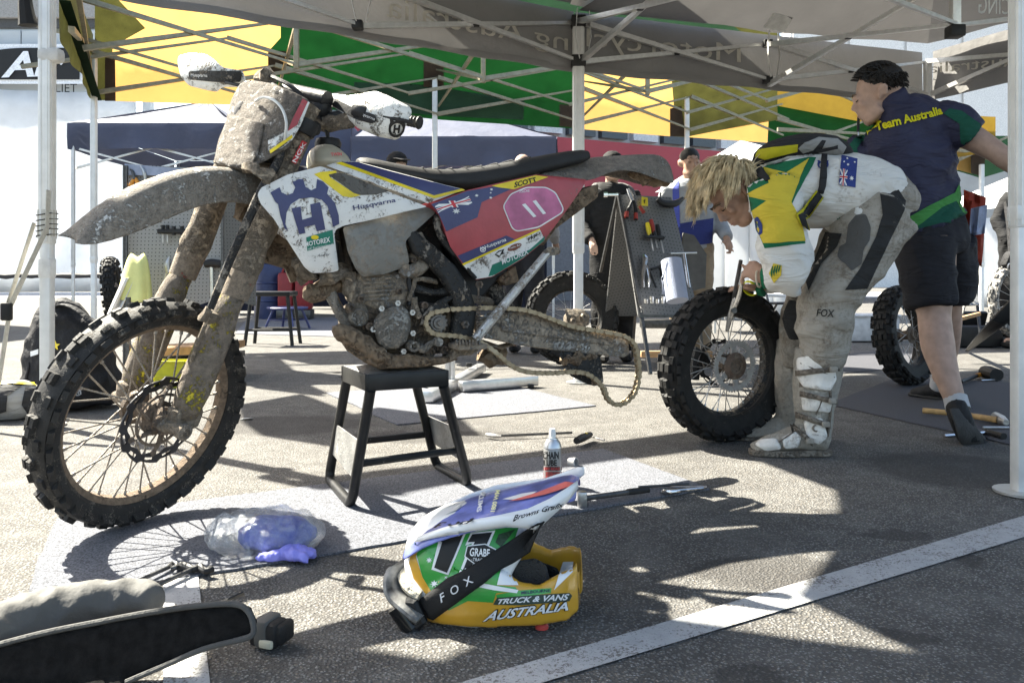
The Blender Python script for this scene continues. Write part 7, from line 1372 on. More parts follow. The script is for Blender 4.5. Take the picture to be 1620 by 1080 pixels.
# figure in black leaning in from the right
KY = 8.3; kp = lambda x, y, d=0.0: P(x, y, KY + d); blk = thing('person', 'figure dressed in black leaning in beside the right pole', 'person', V((kp(1600, 540).x, KY, 0)))
mb, q, Rh = head_mesh(kp(1650, 255), V((-.3, -.9, -.3)), V((-.1, -.2, 1)), 1.0); mb.tube([kp(1645, 275), kp(1635, 300)], .06, 10); mb.tube([kp(1630, 300), kp(1615, 340), kp(1612, 400)], [(.16, .1), (.17, .12), (.14, .11)], 12, up=V((1, 0, 0)))
mb.tube([kp(1600, 310), kp(1580, 350), kp(1600, 385, -.2)], [.05, .045, .03], 10); mb.tube([kp(1655, 310), kp(1668, 350), kp(1650, 390, -.2)], [.05, .045, .03], 10); hand_mesh(mb, kp(1600, 385, -.2), kp(1604, 388, -.23), kp(1609, 391, -.26), V((0, 0, -1)), V((0, -1, .3)), V((0, 1, 0)), .008, .8, .06)
for s_ in (1598, 1640): mb.tube([kp(s_, 400), kp(s_ - 2, 470), kp(s_, 535), kp(s_ - 4, 541, -.12)], [.09, .06, .045, .04], 10)
remeshed(mb, .014, 2, .5).build('body', SK2, blk, 60)
mb = MB(); mb.tube([kp(1636, 296), kp(1622, 320), kp(1612, 360), kp(1612, 420)], [(.12, .1), (.21, .14), (.21, .15), (.19, .14)], 14, up=V((1, 0, 0)), smooth=2); mb.tube([kp(1602, 308), kp(1579, 350), kp(1598, 383, -.18)], [.08, .075, .05], 12, smooth=2); mb.tube([kp(1655, 310), kp(1668, 350), kp(1650, 388, -.18)], [.08, .07, .05], 12, smooth=2); remeshed(mb, .016, 2, .5, folds(.012, 7)).build('jacket', KCL, blk, 60)
mb = MB()
for s_ in (1598, 1640): mb.tube([kp(s_ + 4, 405), kp(s_, 470), kp(s_, 532)], [.13, .10, .085], 12, smooth=2)
remeshed(mb, .018, 2, .5, folds(.012, 7)).build('trousers', KCL, blk, 60); mb = MB(); mb.ball(q(0, -.02, .045), (.084, .1, .088), 14, Rh); mb.build('hair', DKH, blk)
mb = MB(); 
for s_ in (1598, 1640): mb.ball(kp(s_ - 5, 541, -.08) * 1.0 - V((0, 0, kp(s_, 541, -.08).z - .045)), (.05, .13, .045), 10)
mb.build('shoe', SHOE, blk)
# ================================================================ loose rear wheel in front of the rider
def stand_wheel(name, label, px, Y, R, tw, rr, alpha, lean=0.0, kind='rear', m=RUBC, rimm=RIMD, extras=True, n=36, group=None, z=0.0, rows=30):
    c = V((P(px, 500, Y).x, Y, R * math.cos(lean) + z)); nn = V((math.sin(alpha), -math.cos(alpha), 0)); uu = V((-math.cos(alpha), -math.sin(alpha), 0)); nn = (Matrix.Rotation(lean, 3, uu) @ nn); ww = uu.cross(nn); ww = ww if ww.z > 0 else -ww
    M = Matrix(((uu.x, nn.x, ww.x, c.x), (uu.y, nn.y, ww.y, c.y), (uu.z, nn.z, ww.z, c.z), (0, 0, 0, 1))); r = thing(name, label, 'wheel', (c.x, c.y, 0), group)
    tyre_mesh(R, tw, rr, rows, kind, M).build('tyre', m, r, 28); rim_mesh(rr, tw * .5, M).build('rim', rimm, r)
    if extras:
        mb = MB(M); mb.lathe([(0, -.06), (.02, -.06), (.045, -.05), (.045, -.035), (.03, -.03), (.032, .03), (.055, .035), (.06, .045), (.04, .052), (.034, .07), (.026, .07), (.026, .06), (.018, .06), (.014, .055), (0, .055)], (0, 0, 0), (0, 1, 0), 28, cap=False); mb.build('hub', HUBM, r); spokes(r, M, rr, .042, .04, SPKD, n)
    return r, M
rw, M2 = stand_wheel('rear_wheel', 'black knobbly rear wheel with grey sprocket held upright by the rider', 1149, 3.53, .348, .125, .238, math.radians(24), math.radians(-3))
nT = 50; mb = MB(M2); rows = []
for yy in (.052, .058):
    rows.append([V((( .118 if k % 4 in (0, 1) else .109) * math.cos(2 * math.pi * k / (nT * 4)), yy, (.118 if k % 4 in (0, 1) else .109) * math.sin(2 * math.pi * k / (nT * 4)))) for k in range(nT * 4)])
inn = [[V((.090 * math.cos(2 * math.pi * k / (nT * 4)), yy, .090 * math.sin(2 * math.pi * k / (nT * 4)))) for k in range(nT * 4)] for yy in (.052, .058)]
mb.grid([inn[0], rows[0], rows[1], inn[1], inn[0]], True); spr = mb.build('sprocket', SPROCK, rw, 25)
for k in range(6):
    a = k * math.pi / 3 + .4; mb = MB(M2); mb.prism([V((r_ * math.cos(a + t), .0585, r_ * math.sin(a + t))) for r_, t in ((.055, -.28), (.094, -.12), (.094, .12), (.055, .28))], V((0, -.007, 0)) if False else V((0, 0, 0)) + V((0, -.007, 0))); mb.lathe([(.008, 0), (.008, .006), (.004, .006)], (.075 * math.cos(a), .058, .075 * math.sin(a)), (0, 1, 0), 8); mb.build('sprocket_arm', SPROCK, spr)
mb = MB(M2); mb.lathe([(.034, .056), (.058, .056), (.060, .062), (.036, .072), (.034, .056)], (0, 0, 0), (0, 1, 0), 28, cap=False); mb.build('sprocket_boss', mat('rusty_boss', (.14, .095, .07), .6, .3, mud=.4, ms=25, bump=.3), spr)
disc_mesh(M2, .11, .026, -.058, 10).build('brake_disc', DISC, rw, 20)
mb = MB(M2); mb.tube([(.03, -.09, -.02), (.09, -.09, .05), (.10, -.09, -.08)], [.02, .03, .02], 8, smooth=2); mb.build('brake_bracket', BLKP, rw)
# ================================================================ wheels standing further back
stand_wheel('spare_wheel', 'black knobbly tyre leaning beside the A frame tool board', 905, 6.6, .40, .15, .25, math.radians(8), math.radians(6), rows=30, n=20)
stand_wheel('spare_wheel', 'black knobbly tyre behind the walking man shorts', 1432, 5.4, .345, .13, .225, math.radians(38), math.radians(8), n=20)
stand_wheel('spare_wheel', 'front wheel with bright rim beside the figure in black', 1612, 8.0, .40, .10, .33, math.radians(20), 0, 'front', mat('dusty_rubber', (.06, .06, .06), .8, mud=.5, ms=18, mudcol=(.35, .33, .3)), mat('bright_rim', (.6, .6, .6), .3, .9), n=20, z=.12)
stand_wheel('spare_wheel', 'narrow knobbly tyre beside the left tool board', 178, 8.2, .34, .12, .24, math.radians(110), math.radians(5), n=12, z=.28)
# ================================================================ tool boards
def peg_material(name, c):
    m = bpy.data.materials.new(name); m.use_nodes = True; nt = m.node_tree; L = nt.links; b = nt.nodes['Principled BSDF']; tc = _n(nt, 'ShaderNodeTexCoord').outputs['UV']
    sep = _n(nt, 'ShaderNodeSeparateXYZ'); L.new(tc, sep.inputs[0]); d = None
    for i in (0, 1):
        f = _math(nt, 'SUBTRACT', _math(nt, 'FRACT', _math(nt, 'MULTIPLY', sep.outputs[i], 34.0), 0), .5); f = _math(nt, 'MULTIPLY', f, f); d = f if d is None else _math(nt, 'ADD', d, f)
    k = _math(nt, 'LESS_THAN', d, .022); n = _noise(nt, _n(nt, 'ShaderNodeTexCoord').outputs['Object'], 6, 5); L.new(_mix(nt, k, _mix(nt, n, [x * .85 for x in c], [x * 1.15 for x in c]), (.01, .01, .01)), b.inputs['Base Color']); b.inputs['Roughness'].default_value = .55; b.inputs['Metallic'].default_value = .2; return m
PEG = peg_material('peg_board', (.15, .148, .144)); PEGL = peg_material('peg_board_light', (.27, .27, .265))
def peg_panel(root, name, q, m, th=.012):
    """q: four corners (tl, tr, br, bl); UV in metres"""
    tl, tr, br, bl = q; n_ = (tr - tl).cross(bl - tl).normalized(); org = ORG[root.name]; vs_ = [p - org for p in q] + [p + n_ * th - org for p in q]; me = bpy.data.meshes.new(name); me.from_pydata([tuple(v) for v in vs_], [], [(3, 2, 1, 0), (4, 5, 6, 7), (0, 1, 5, 4), (1, 2, 6, 5), (2, 3, 7, 6), (3, 0, 4, 7)]); uv = me.uv_layers.new(name='uv'); ex_, ey_ = (tr - tl).normalized(), (tl - bl).normalized()
    for lp_ in me.loops: p = V(vs_[lp_.vertex_index]) - vs_[0]; uv.data[lp_.index].uv = (p.dot(ex_), p.dot(ey_))
    return link(name, me, m, root, 20)
af = thing('tool_board', 'dark perforated A frame tool board hung with hand tools', 'tool board', G(1010, 588))
ftl, ftr, fbr, fbl = P(980, 308, 5.95), P(1062, 312, 6.15), P(1106, 500, 5.75), P(1010, 500, 5.5)
peg_panel(af, 'front_panel', [ftl, ftr, fbr, fbl], PEG); btl, bbl = P(976, 308, 6.0), P(950, 425, 6.35); peg_panel(af, 'back_panel', [P(978, 310, 6.0), P(1060, 313, 6.25), P(1080, 500, 6.9), P(958, 500, 6.6)], PEG)
mb = MB(); mb.tube([P(978, 306, 5.94), P(1012, 480, 5.55), P(1029, 592, 5.4)], .016, 4); mb.build('front_rail', DKS, af); mb = MB(); mb.tube([P(977, 306, 6.0), P(950, 430, 6.35)], .014, 4); mb.build('rear_rail', DKS, af)
for a, b_ in ((P(1010, 500, 5.5), P(1106, 500, 5.75)), (P(1106, 495, 5.7), P(1112, 570, 5.7)), (P(1005, 500, 6.5), P(1000, 565, 6.6))): mb = MB(); mb.tube([a, b_], .014, 4); mb.build('lower_rail', DKS, af)
mb = MB(); mb.prism([P(x, y, 6.3) for x, y in ((1082, 368), (1098, 372), (1118, 402), (1116, 455), (1096, 460), (1080, 400))], V((0, .06, 0))); mb.build('side_flap', mat('flap_grey', (.10, .098, .095), .7), af)
mb = MB(); mb.rbox(P(1060, 512, 5.65), .42, .12, .06, .01); mb.build('tool_tray', DKS, af); mb = MB(); mb.rbox(P(1070, 560, 6.1), .55, .05, .05, .006); mb.build('wooden_batten', mat('pale_wood', (.36, .22, .11), .75, var=.25, vs=20, bump=.1), af)
fa_ = lambda px, py, off=0: on_plane(px, py, ftl + (fbl - ftl).cross(ftr - ftl).normalized() * (off * (1 if (fbl - ftl).cross(ftr - ftl).y < 0 else -1)), (fbl - ftl).cross(ftr - ftl).normalized())
GRIPR = mat('red_grip', (.30, .03, .02), .5, bump=.05); GRIPO = mat('orange_grip', (.62, .26, .03), .5, bump=.05)
def hang(name, label, cat, parts, fn, group=None):
    r = thing(name, label, cat, fn(*parts[0][1][0], .03), group)
    for nm, pts, rad, m in parts: mb = MB(); mb.tube([fn(x, y, .035) for x, y in pts], rad, 8, smooth=3 if len(pts) > 2 else 0); mb.build(nm, m, r)
hang('pliers', 'long red handled pliers at the top of the A frame tool board', 'pliers', [('handle', [(1000, 318), (994, 332), (992, 345)], [.010, .016, .012], BLKP), ('handle', [(1003, 318), (1006, 335), (1006, 348)], [.010, .016, .012], BLKP), ('grip_end', [(992, 336), (991, 344)], .017, GRIPR), ('grip_end', [(1006, 338), (1006, 347)], .017, GRIPR), ('grip_end', [(1012, 326), (1019, 337)], [.012, .014], GRIPR), ('jaw', [(1000, 318), (995, 306), (992, 299)], [.012, .01, .004], STEEL), ('jaw', [(1002, 318), (998, 304), (994, 298)], [.012, .01, .004], CHR)], fa_)
o = decal('price_tag', [(1015, 311), (1025, 313), (1025, 326), (1015, 325)], fa_, YELG, af, off=.03); text_on('tag_mark', 'f', [(1018, 322), (1022, 322), (1022, 315), (1018, 315)], fa_, BLKG, af, off=.033)
for k, (x, y, m, lb) in enumerate(((1024, 353, YELG, 'yellow and black'), (1030, 348, GRIPR, 'red and black'), (1040, 356, BLKP, 'plain black'))): hang('screwdriver', lb + ' screwdriver racked on the A frame tool board', 'screwdriver', [('handle', [(x, y), (x + 2, y + 10), (x + 4, y + 20)], [.015, .019, .012], m), ('collar', [(x + 4, y + 18), (x + 5, y + 24)], .014, BLKP), ('shaft', [(x + 5, y + 22), (x + 10, y + 44)], .006, STEEL)], fa_, 'screwdrivers on the A frame')
mb = MB(); mb.tube([fa_(1020, 374, .05), fa_(1050, 376, .05)], .012, 6); mb.tube([fa_(1020, 374, .0), fa_(1020, 374, .06)], .01, 6); mb.tube([fa_(1050, 376, .0), fa_(1050, 376, .06)], .01, 6); mb.build('rack', BLKP, af)
hang('locking_pliers', 'chrome locking pliers hanging low on the A frame tool board', 'pliers', [('jaw', [(1018, 403), (1020, 410), (1019, 420)], [.012, .026, .020], CHR), ('handle', [(1019, 420), (1017, 438), (1018, 455)], [.020, .014, .010], CHR), ('handle', [(1023, 420), (1027, 440), (1026, 455)], [.014, .012, .008], CHR), ('spring_bar', [(1028, 430), (1038, 455)], .008, BLKP)], fa_)
hang('t_bar', 'steel T bar hanging at the edge of the A frame tool board', 'wrench', [('shaft', [(1082, 402), (1090, 455)], .012, CHR), ('cross_bar', [(1060, 401), (1102, 400)], .008, STEEL)], fa_)
hang('hook_cluster', 'bundle of black hooks on the top corner of the A frame tool board', 'hooks', [('hook', [(1040, 315), (1050, 322), (1068, 322), (1080, 314)], [.02, .028, .028, .015], BLKP), ('hook', [(1045, 305), (1044, 318)], .006, BLKP), ('hook', [(1075, 318), (1086, 312)], .008, BLKP)], fa_)
hang('hex_driver', 'dark ratchet hooked in the middle of the A frame tool board', 'ratchet', [('head', [(1042, 420), (1048, 428), (1046, 440)], [.016, .022, .012], BLKP), ('shaft', [(1030, 426), (1044, 422)], .009, BLKP)], fa_)
pt = thing('paper_roll', 'pale blue paper towel roll leaning in the A frame tray', 'paper roll', P(1068, 478, 5.45)); mb = MB(); mb.tube([P(1062, 412, 5.5), P(1072, 476, 5.4)], [.072, .075], 20); mb.build('roll', mat('blue_towel', (.40, .44, .56), .9, var=.06, bump=.4, bs=160), pt); mb = MB(); mb.grid([[P(1052 + 4 * t, 412, 5.44), P(1050 - 2 * t, 440, 5.42), P(1047 + 3 * t, 466, 5.40)] for t in (0, 1, 2)]); mb.build('loose_sheet', mat('blue_towel', (.4, .44, .56)), pt, sol=.002, recalc=False)
for k in range(5): x = 1022 + 9 * k; c = P(x, 480, 5.48); o = MB(); o.lathe([(.014, 0), (.016, .002), (.016, .03 + .018 * (k % 2)), (.011, .032 + .018 * (k % 2)), (.011, .01), (0, .01)], c, Zv, 14, cap=False); tag(o.build('socket', CHR), 'chrome wrench socket standing in the A frame tray', 'socket', 'sockets in the A frame tray')
hang('ratchet_handle', 'chrome ratchet clipped on the top rail of the A frame tool board', 'ratchet', [('shaft', [(955, 308), (978, 308)], .012, CHR), ('head', [(955, 308), (961, 308)], .022, CHR)], lambda x, y, o: P(x, y, 5.9))
# left board
lb = thing('tool_board', 'light grey perforated tool board behind the front fork', 'tool board', P(290, 590, 6.2)); fl_ = lambda x, y, o=0: P(x, y, 6.2 - o)
peg_panel(lb, 'panel', [P(197, 260, 6.2), P(352, 268, 6.2), P(352, 470, 6.2), P(197, 520, 6.2)], PEGL); peg_panel(lb, 'panel', [P(352, 268, 6.22), P(405, 272, 6.5), P(405, 484, 6.5), P(352, 470, 6.22)], PEG)
mb = MB(); mb.prism([P(x, y, 6.17) for x, y in ((197, 259), (296, 268), (296, 278), (197, 277))], V((0, .03, 0))); mb.build('blue_header', mat('header_blue', (.28, .33, .45), .6), lb)
for x in (197, 200, 352): mb = MB(); mb.tube([P(x, 262, 6.15), P(x, 600, 6.15)], .014, 4); mb.build('frame_rail', DKS, lb)
hang('side_cutters', 'orange handled side cutters on the left tool board', 'pliers', [('handle', [(206, 300), (208, 292), (212, 282)], [.016, .018, .01], GRIPO), ('handle', [(220, 298), (218, 290), (214, 282)], [.016, .018, .01], GRIPO), ('jaw', [(213, 284), (210, 272), (206, 268)], [.016, .012, .005], DKS)], fl_); hang('combination_pliers', 'dark steel pliers beside the orange side cutters', 'pliers', [('jaw', [(222, 262), (228, 272), (230, 285)], [.006, .014, .012], STEEL), ('handle', [(228, 284), (226, 296)], .012, DKS), ('handle', [(230, 284), (233, 294)], .012, DKS)], fl_)
hang('tin_snips', 'pale pliers hanging beside the fork on the left tool board', 'pliers', [('jaw', [(268, 406), (264, 420), (266, 432)], [.004, .024, .02], STEEL), ('handle', [(264, 430), (260, 448)], .012, STEEL), ('handle', [(269, 430), (272, 446)], .012, STEEL)], fl_)
for x in (258, 265): hang('drift_punch', 'thin steel punch in the black rack of the left tool board', 'punch', [('shaft', [(x, 358), (x, 384)], .007, STEEL), ('head', [(x, 356), (x, 362)], .014, BLKP)], fl_, 'punches in the left tool board rack')
mb = MB(); mb.tube([fl_(250, 366, .06), fl_(292, 366, .06)], .02, 6); mb.build('tool_rack', BLKP, lb)
for x in (275, 288): mb = MB(); mb.tube([fl_(x, 358, .06), fl_(x, 372, .06)], .016, 6); mb.build('rack_clip', BLKP, lb)
hang('mallet', 'black headed mallet hanging on the left tool board', 'mallet', [('head', [(324, 418), (336, 416), (350, 418)], [.03, .035, .03], BLKP), ('shaft', [(334, 420), (335, 470)], .014, CHR)], fl_)
bench = thing('work_bench', 'low work bench with wooden edge and yellow bins behind the front wheel', 'bench', P(280, 610, 5.6)); WOOD = mat('batten_wood', (.40, .22, .10), .7, var=.25, vs=18, bump=.1)
for y, h_ in ((554, 8), (572, 6)): a, c2 = P(205, y, 5.6), P(350, y - 6, 5.6); mb = MB(); mb.prism([P(205, y, 5.6), P(350, y - 8, 5.6), P(350, y - 8 + h_ + 4, 5.6), P(205, y + h_ + 4, 5.6)], V((0, .5, 0))); mb.build('shelf', WOOD if y == 554 else DKS, bench)
for x in (203, 348): mb = MB(); mb.tube([P(x, 470, 5.55), P(x, 600, 5.55)], .018, 4); mb.build('leg', DKS, bench)
YB = mat('yellow_bin', (.48, .46, .02), .5, bump=.05)
for x0, y0, x1, y1, lb_ in ((250, 570, 300, 592, 'yellow plastic bin just under the wooden bench edge'), (255, 592, 310, 614, 'widest yellow plastic bin, below the other one under the bench'), (232, 600, 262, 616, 'small yellow plastic bin beside the wide one under the bench')):
    r = thing('storage_bin', lb_, 'bin', P(x0, y1, 5.35), 'yellow storage bins'); a, c2 = P(x0, y0, 5.35), P(x1, y1, 5.35); w_, h_ = c2.x - a.x, a.z - c2.z; mb = MB()
    for cc_, dx, dy, dz in (((0, 0, -h_ / 2), w_, .18, .006), ((0, -.09, 0), w_, .006, h_), ((0, .09, 0), w_, .006, h_), ((-w_ / 2, 0, 0), .006, .18, h_), ((w_ / 2, 0, 0), .006, .18, h_)): mb.box((a + c2) / 2 + V(cc_), dx, dy, dz)
    mb.build('tub', YB, r); mb = MB(); mb.rbox((a + c2) / 2 + V((0, -.095, h_ / 2)), w_ + .01, .014, .012, .003); mb.build('lip', YB, r)
# towel on the board
tw = thing('towel', 'pale yellow towel draped on the left tool board', 'towel', P(215, 470, 5.9)); mb = MB(); rows = []
for i in range(13):
    t = i / 12; y = 404 + 72 * t; w_ = 10 + 17 * t ** .6; rows.append([P(218 + w_ * s_ + 6 * t * math.sin(3 * s_ + 1), y + 3 * math.cos(s_ * 3), 5.95 - .10 * math.cos(s_ * 1.5) * t ** .3 - .014 * math.sin(s_ * 8 + 2 * t) * t) for s_ in [-1 + k / 9 for k in range(19)]])
mb.grid(rows); mb.build('cloth', mat('towel_yellow', (.62, .62, .25), .95, var=.15, vs=4, bump=.5, bs=90, bd=.004), tw, 60, recalc=False, sol=.006); mb = MB(); mb.grid([[P(196 - 26 * t + 18 * s_, 440 + 58 * t, 5.9 - .03 * math.sin(s_ * 7)) for s_ in [k / 6 for k in range(7)]] for t in [j / 6 for j in range(7)]]); mb.build('white_cloth', mat('towel_white', (.7, .7, .7), .95, bump=.4, bs=90), tw, 60, recalc=False, sol=.005)
# ================================================================ stools, cans, bags
def stool(px, py, Y, w, h, label, m, round_=False, name='step_stool'):
    b = V((P(px, py, Y).x, Y, 0)); r = thing(name, label, 'stool', b); 
    if round_:
        mb = MB(); mb.lathe([(0, h), (w, h), (w + .01, h - .01), (w, h - .03), (0, h - .03)], b, Zv, 24, cap=False); mb.build('seat', m, r); mb = MB(); mb.lathe([(w * .95, h * .42), (w * .98, h * .44), (w * .95, h * .46)], b, Zv, 20, cap=False); mb.build('foot_ring', m, r, sol=.012)
        for k in range(4): a = k * math.pi / 2 + .5; mb = MB(); mb.tube([b + V((w * .7 * math.cos(a), w * .7 * math.sin(a), h - .02)), b + V((w * 1.15 * math.cos(a), w * 1.15 * math.sin(a), .0))], .018, 8); mb.build('leg', m, r)
    else:
        mb = MB(); mb.rbox(b + V((0, 0, h)), w, w * .7, .05, .008); mb.build('seat', m, r)
        for sx in (-1, 1):
            for sy in (-1, 1): mb = MB(); mb.tube([b + V((sx * w * .42, sy * w * .28, h)), b + V((sx * w * .56, sy * w * .36, 0))], .02, 8); mb.build('leg', m, r)
        for sy in (-1, 1): mb = MB(); mb.tube([b + V((-w * .52, sy * w * .33, h * .3)), b + V((w * .52, sy * w * .33, h * .3))], .015, 8); mb.build('cross_bar', m, r)
    return r
stool(432, 545, 8.7, .46, .56, 'black step stool standing beyond the front fork', KPAINT); stool(455, 520, 11.3, .28, .32, 'blue round step stool behind the black one', mat('blue_paint', (.05, .06, .17), .45, bump=.1), True)
REDP = mat('red_plastic', (.26, .02, .025), .45, bump=.05)
for px, lb_ in ((454, 'red fuel can nearer the front fork'), (481, 'red fuel can nearer the exhaust header')):
    b = V((P(px, 492, 14).x, 14, .0)); r = thing('fuel_can', lb_, 'fuel can', b, 'red fuel cans'); mb = MB(); mb.rbox(b + V((0, 0, .50)), .27, .3, .66, .05); mb.build('tank', REDP, r); mb = MB(); mb.tube([b + V((-.08, 0, .83)), b + V((-.05, 0, .90)), b + V((.05, 0, .90)), b + V((.08, 0, .83))], .02, 8, smooth=2); mb.build('handle', REDP, r); mb = MB(); mb.rbox(b + V((0, 0, .09)), .3, .32, .17, .02); mb.build('base', DKS, r)
b = V((P(425, 480, 14.2).x, 14.2, 0)); r = thing('barrel', 'dark blue barrel beside the red fuel cans', 'barrel', b); mb = MB(); mb.lathe([(0, 0), (.24, 0), (.25, .03), (.25, .3), (.265, .32), (.25, .34), (.25, .62), (.265, .64), (.25, .66), (.25, .95), (.23, .98), (0, .98)], b, Zv, 28, cap=False); mb.build('drum', mat('drum_blue', (.03, .045, .12), .5, bump=.1), r); mb = MB(); mb.lathe([(.04, 0), (.04, .02)], b + V((.1, -.05, .98)), Zv, 12); mb.build('bung', BLKP, r)
# backpack behind the front wheel
BPK = mat('pack_nylon', (.016, .016, .018), .75, var=.3, vs=10, bump=.6, bs=30, bd=.012); bp = thing('backpack', 'black backpack slumped against the strapped tent pole', 'backpack', G(115, 640)); by = 4.45
mb = MB(); mb.tube([P(115, 640, by), P(112, 600, by), P(108, 540, by), P(112, 500, by), P(120, 484, by)], [(.26, .16), (.27, .18), (.22, .15), (.17, .12), (.08, .06)], 16, smooth=3, up=V((1, 0, 0))); rm = remeshed(mb, .014, 2, .5, folds(.02, 7))
for v in rm.v: v.z = max(v.z, .006)
bo = rm.build('pack_body', BPK, bp, 60); mb = MB(); mb.tube([P(84, 490, by - .05), P(100, 482, by - .1), P(125, 492, by - .12), P(150, 520, by - .14), P(170, 570, by - .12), P(180, 610, by - .1)], .016, 8, smooth=3, flat=(1.6, .5)); mb.build('strap', BPK, bp); fbp = surf_of(bo); decal('white_badge', [(50, 556), (62, 552), (62, 560), (50, 564)], fbp, WHG, bp, off=.01); decal('star_badge', star(89, 547, 8, 5), fbp, YELG, bp, off=.012); rg, hh = crown_logo(118, 614, 11, 12)
for q_ in [rg] + hh: decal('logo', q_, fbp, mat('grey_print', (.3, .3, .3), .6, bump=0), bp, off=.012)
mb = MB(); mb.tube([P(50, 575, by - .12), P(45, 600, by - .14), P(30, 630, by - .1)], .02, 8, smooth=2, flat=(1.5, .5)); mb.build('hip_strap', BPK, bp)
kb = thing('kit_bag', 'grey and black bag with yellow piping lying left of the backpack', 'bag', G(15, 660)); mb = MB(); mb.tube([P(-40, 636, 4.1), P(0, 635, 4.1), P(35, 632, 4.1), P(62, 630, 4.1)], [(.12, .09), (.13, .10), (.12, .095), (.05, .05)], 14, smooth=3, up=V((0, 1, 0))); rm = remeshed(mb, .012, 2, .5, folds(.014, 9))
for v in rm.v: v.z = max(v.z, .005)
ko = rm.build('bag_body', PKG, kb, 60); fk = surf_of(ko); decal('black_panel', [(40, 612), (58, 615), (58, 650), (48, 660), (34, 640)], fk, PKK, kb, off=.006, step=8); decal('black_panel', [(-5, 606), (40, 606), (12, 626), (10, 650), (-5, 655)], fk, PKK, kb, off=.006, step=8); decal('yellow_piping', [(-10, 606), (20, 604), (58, 607), (58, 610), (20, 608), (-10, 610)], fk, YELG, kb, off=.01, step=8)
# aluminium bike lift behind the stand
lf = thing('bike_lift', 'low aluminium bike lift with T foot on the rear mat', 'lift', G(700, 610)); ALB = mat('brushed_alu', (.60, .60, .60), .32, .9, var=.1, vs=30, bump=.05)
def beam(a, b_, w, h, nm='beam'): a, b_ = V(a), V(b_); d = (b_ - a); mb = MB(); mb.rbox((a + b_) / 2, d.length, w, h, .006, Matrix((d.normalized(), Zv.cross(d).normalized(), Zv)).transposed()); mb.build(nm, ALB, lf)
p0, p1_, p2_, p3_ = G(728, 622), G(848, 612), G(676, 640), G(720, 616); up_ = V((0, 0, .045))
beam(p0 + up_, p1_ + up_, .07, .065); beam(p2_ + up_, p3_ + up_, .07, .065); beam(p3_ + up_, G(762, 590) + up_, .07, .06)
for x, y0, y1 in ((708, 620, 560), (716, 618, 560)): q0 = G(712, 618); mb = MB(); mb.tube([V((P(x, 600, q0.y).x, q0.y, .05)), V((P(x, 600, q0.y).x, q0.y, .34))], .018, 12); mb.build('column', ALB, lf)
beam(G(754, 598) + V((0, 0, .04)), G(754, 598) + V((.02, 0, .36)), .05, .03, 'upright'); mb = MB(); mb.lathe([(.02, 0), (.024, .01), (.02, .03)], G(742, 600) + V((0, 0, .09)), Zv, 12); mb.build('knob', BLKP, lf)
mb = MB(); mb.rbox(G(840, 614) + V((0, 0, .012)), .04, .04, .03, .004); mb.build('foot', BLKP, lf)
mb = MB(); mb.tube([G(628, 608) + V((0, 0, .05)), G(690, 618) + V((0, 0, .03))], .012, 8); mb.build('lift_pedal', BLKP, lf)
# folding chairs and boxes in the middle distance
def folding_chair(px, py, Y, s, label, rot=0.0):
    b = V((P(px, py, Y).x, Y, 0)); r = thing('folding_chair', label, 'chair', b, 'folding chairs'); R_ = Matrix.Rotation(rot, 3, 'Z'); at = lambda x, y, z: b + R_ @ V((x, y, z)) * s
    for sx in (-1, 1):
        for p in (((-.02, -.25, 0), (-.02, .1, .85)), ((.02, .25, 0), (.02, -.2, .46))): mb = MB(); mb.tube([at(sx * .24 + p[0][0], p[0][1], p[0][2]), at(sx * .24 + p[1][0], p[1][1], p[1][2])], .014, 7); mb.build('leg', DKS, r)
    mb = MB(); mb.rbox(at(0, -.03, .45), .48 * s, .36 * s, .025, .008, R_); mb.build('seat', BLKP, r); mb = MB(); mb.rbox(at(0, .08, .76), .48 * s, .02, .18 * s, .006, R_); mb.build('backrest', BLKP, r)
folding_chair(1240, 520, 9.6, .95, 'black folding chair seen between the rider arm and knee', .25); folding_chair(1318, 520, 10.4, .95, 'black folding chair behind the rider thigh', -.4)
mb = MB(); mb.rbox(V((P(1205, 500, 10.8).x, 10.8, .5)), 1.6, .7, .04, .01); tb = thing('folding_table', 'pale folding table behind the black folding chair', 'table', V((P(1205, 500, 10.8).x, 10.8, 0))); mb.build('table_top', mat('table_white', (.6, .6, .6), .5), tb)
for sx in (-1, 1):
    for sy in (-1, 1): mb = MB(); mb.tube([V((P(1205, 500, 10.8).x + sx * .7, 10.8 + sy * .28, .5)), V((P(1205, 500, 10.8).x + sx * .72, 10.8 + sy * .3, 0))], .018, 7); mb.build('leg', ALU, tb)
# right side workshop: board, tray, boxes
rb = thing('tool_board', 'small perforated tool trolley behind the walking man leg', 'tool board', P(1530, 560, 7.0)); peg_panel(rb, 'panel', [P(1500, 462, 7.0), P(1545, 462, 7.0), P(1550, 482, 6.9), P(1505, 484, 6.9)], PEGL); peg_panel(rb, 'panel', [P(1520, 420, 7.2), P(1545, 425, 7.2), P(1545, 462, 7.05), P(1512, 462, 7.05)], PEG)
for a, c2 in (((1540, 420), (1510, 545)), ((1545, 470), (1552, 540)), ((1512, 470), (1508, 545))): mb = MB(); mb.tube([P(*a, 7.0), P(*c2, 6.8)], .016, 4); mb.build('rail', DKS, rb)
mb = MB(); mb.prism([P(1508, 505, 6.8), P(1552, 494, 6.8), P(1552, 499, 6.8), P(1508, 511, 6.8)], V((0, .06, 0))); mb.build('wooden_batten', MATS['pale_wood'], rb)
for k, x in enumerate((1512, 1520, 1529)): c = P(x, 463, 6.95); o = MB(); o.lathe([(.014, 0), (.016, .002), (.016, .05), (.011, .052), (.011, .01), (0, .01)], c, Zv, 14, cap=False); tag(o.build('socket', CHR), 'chrome wrench socket on the small trolley behind the walking man', 'socket', 'sockets on the small trolley')
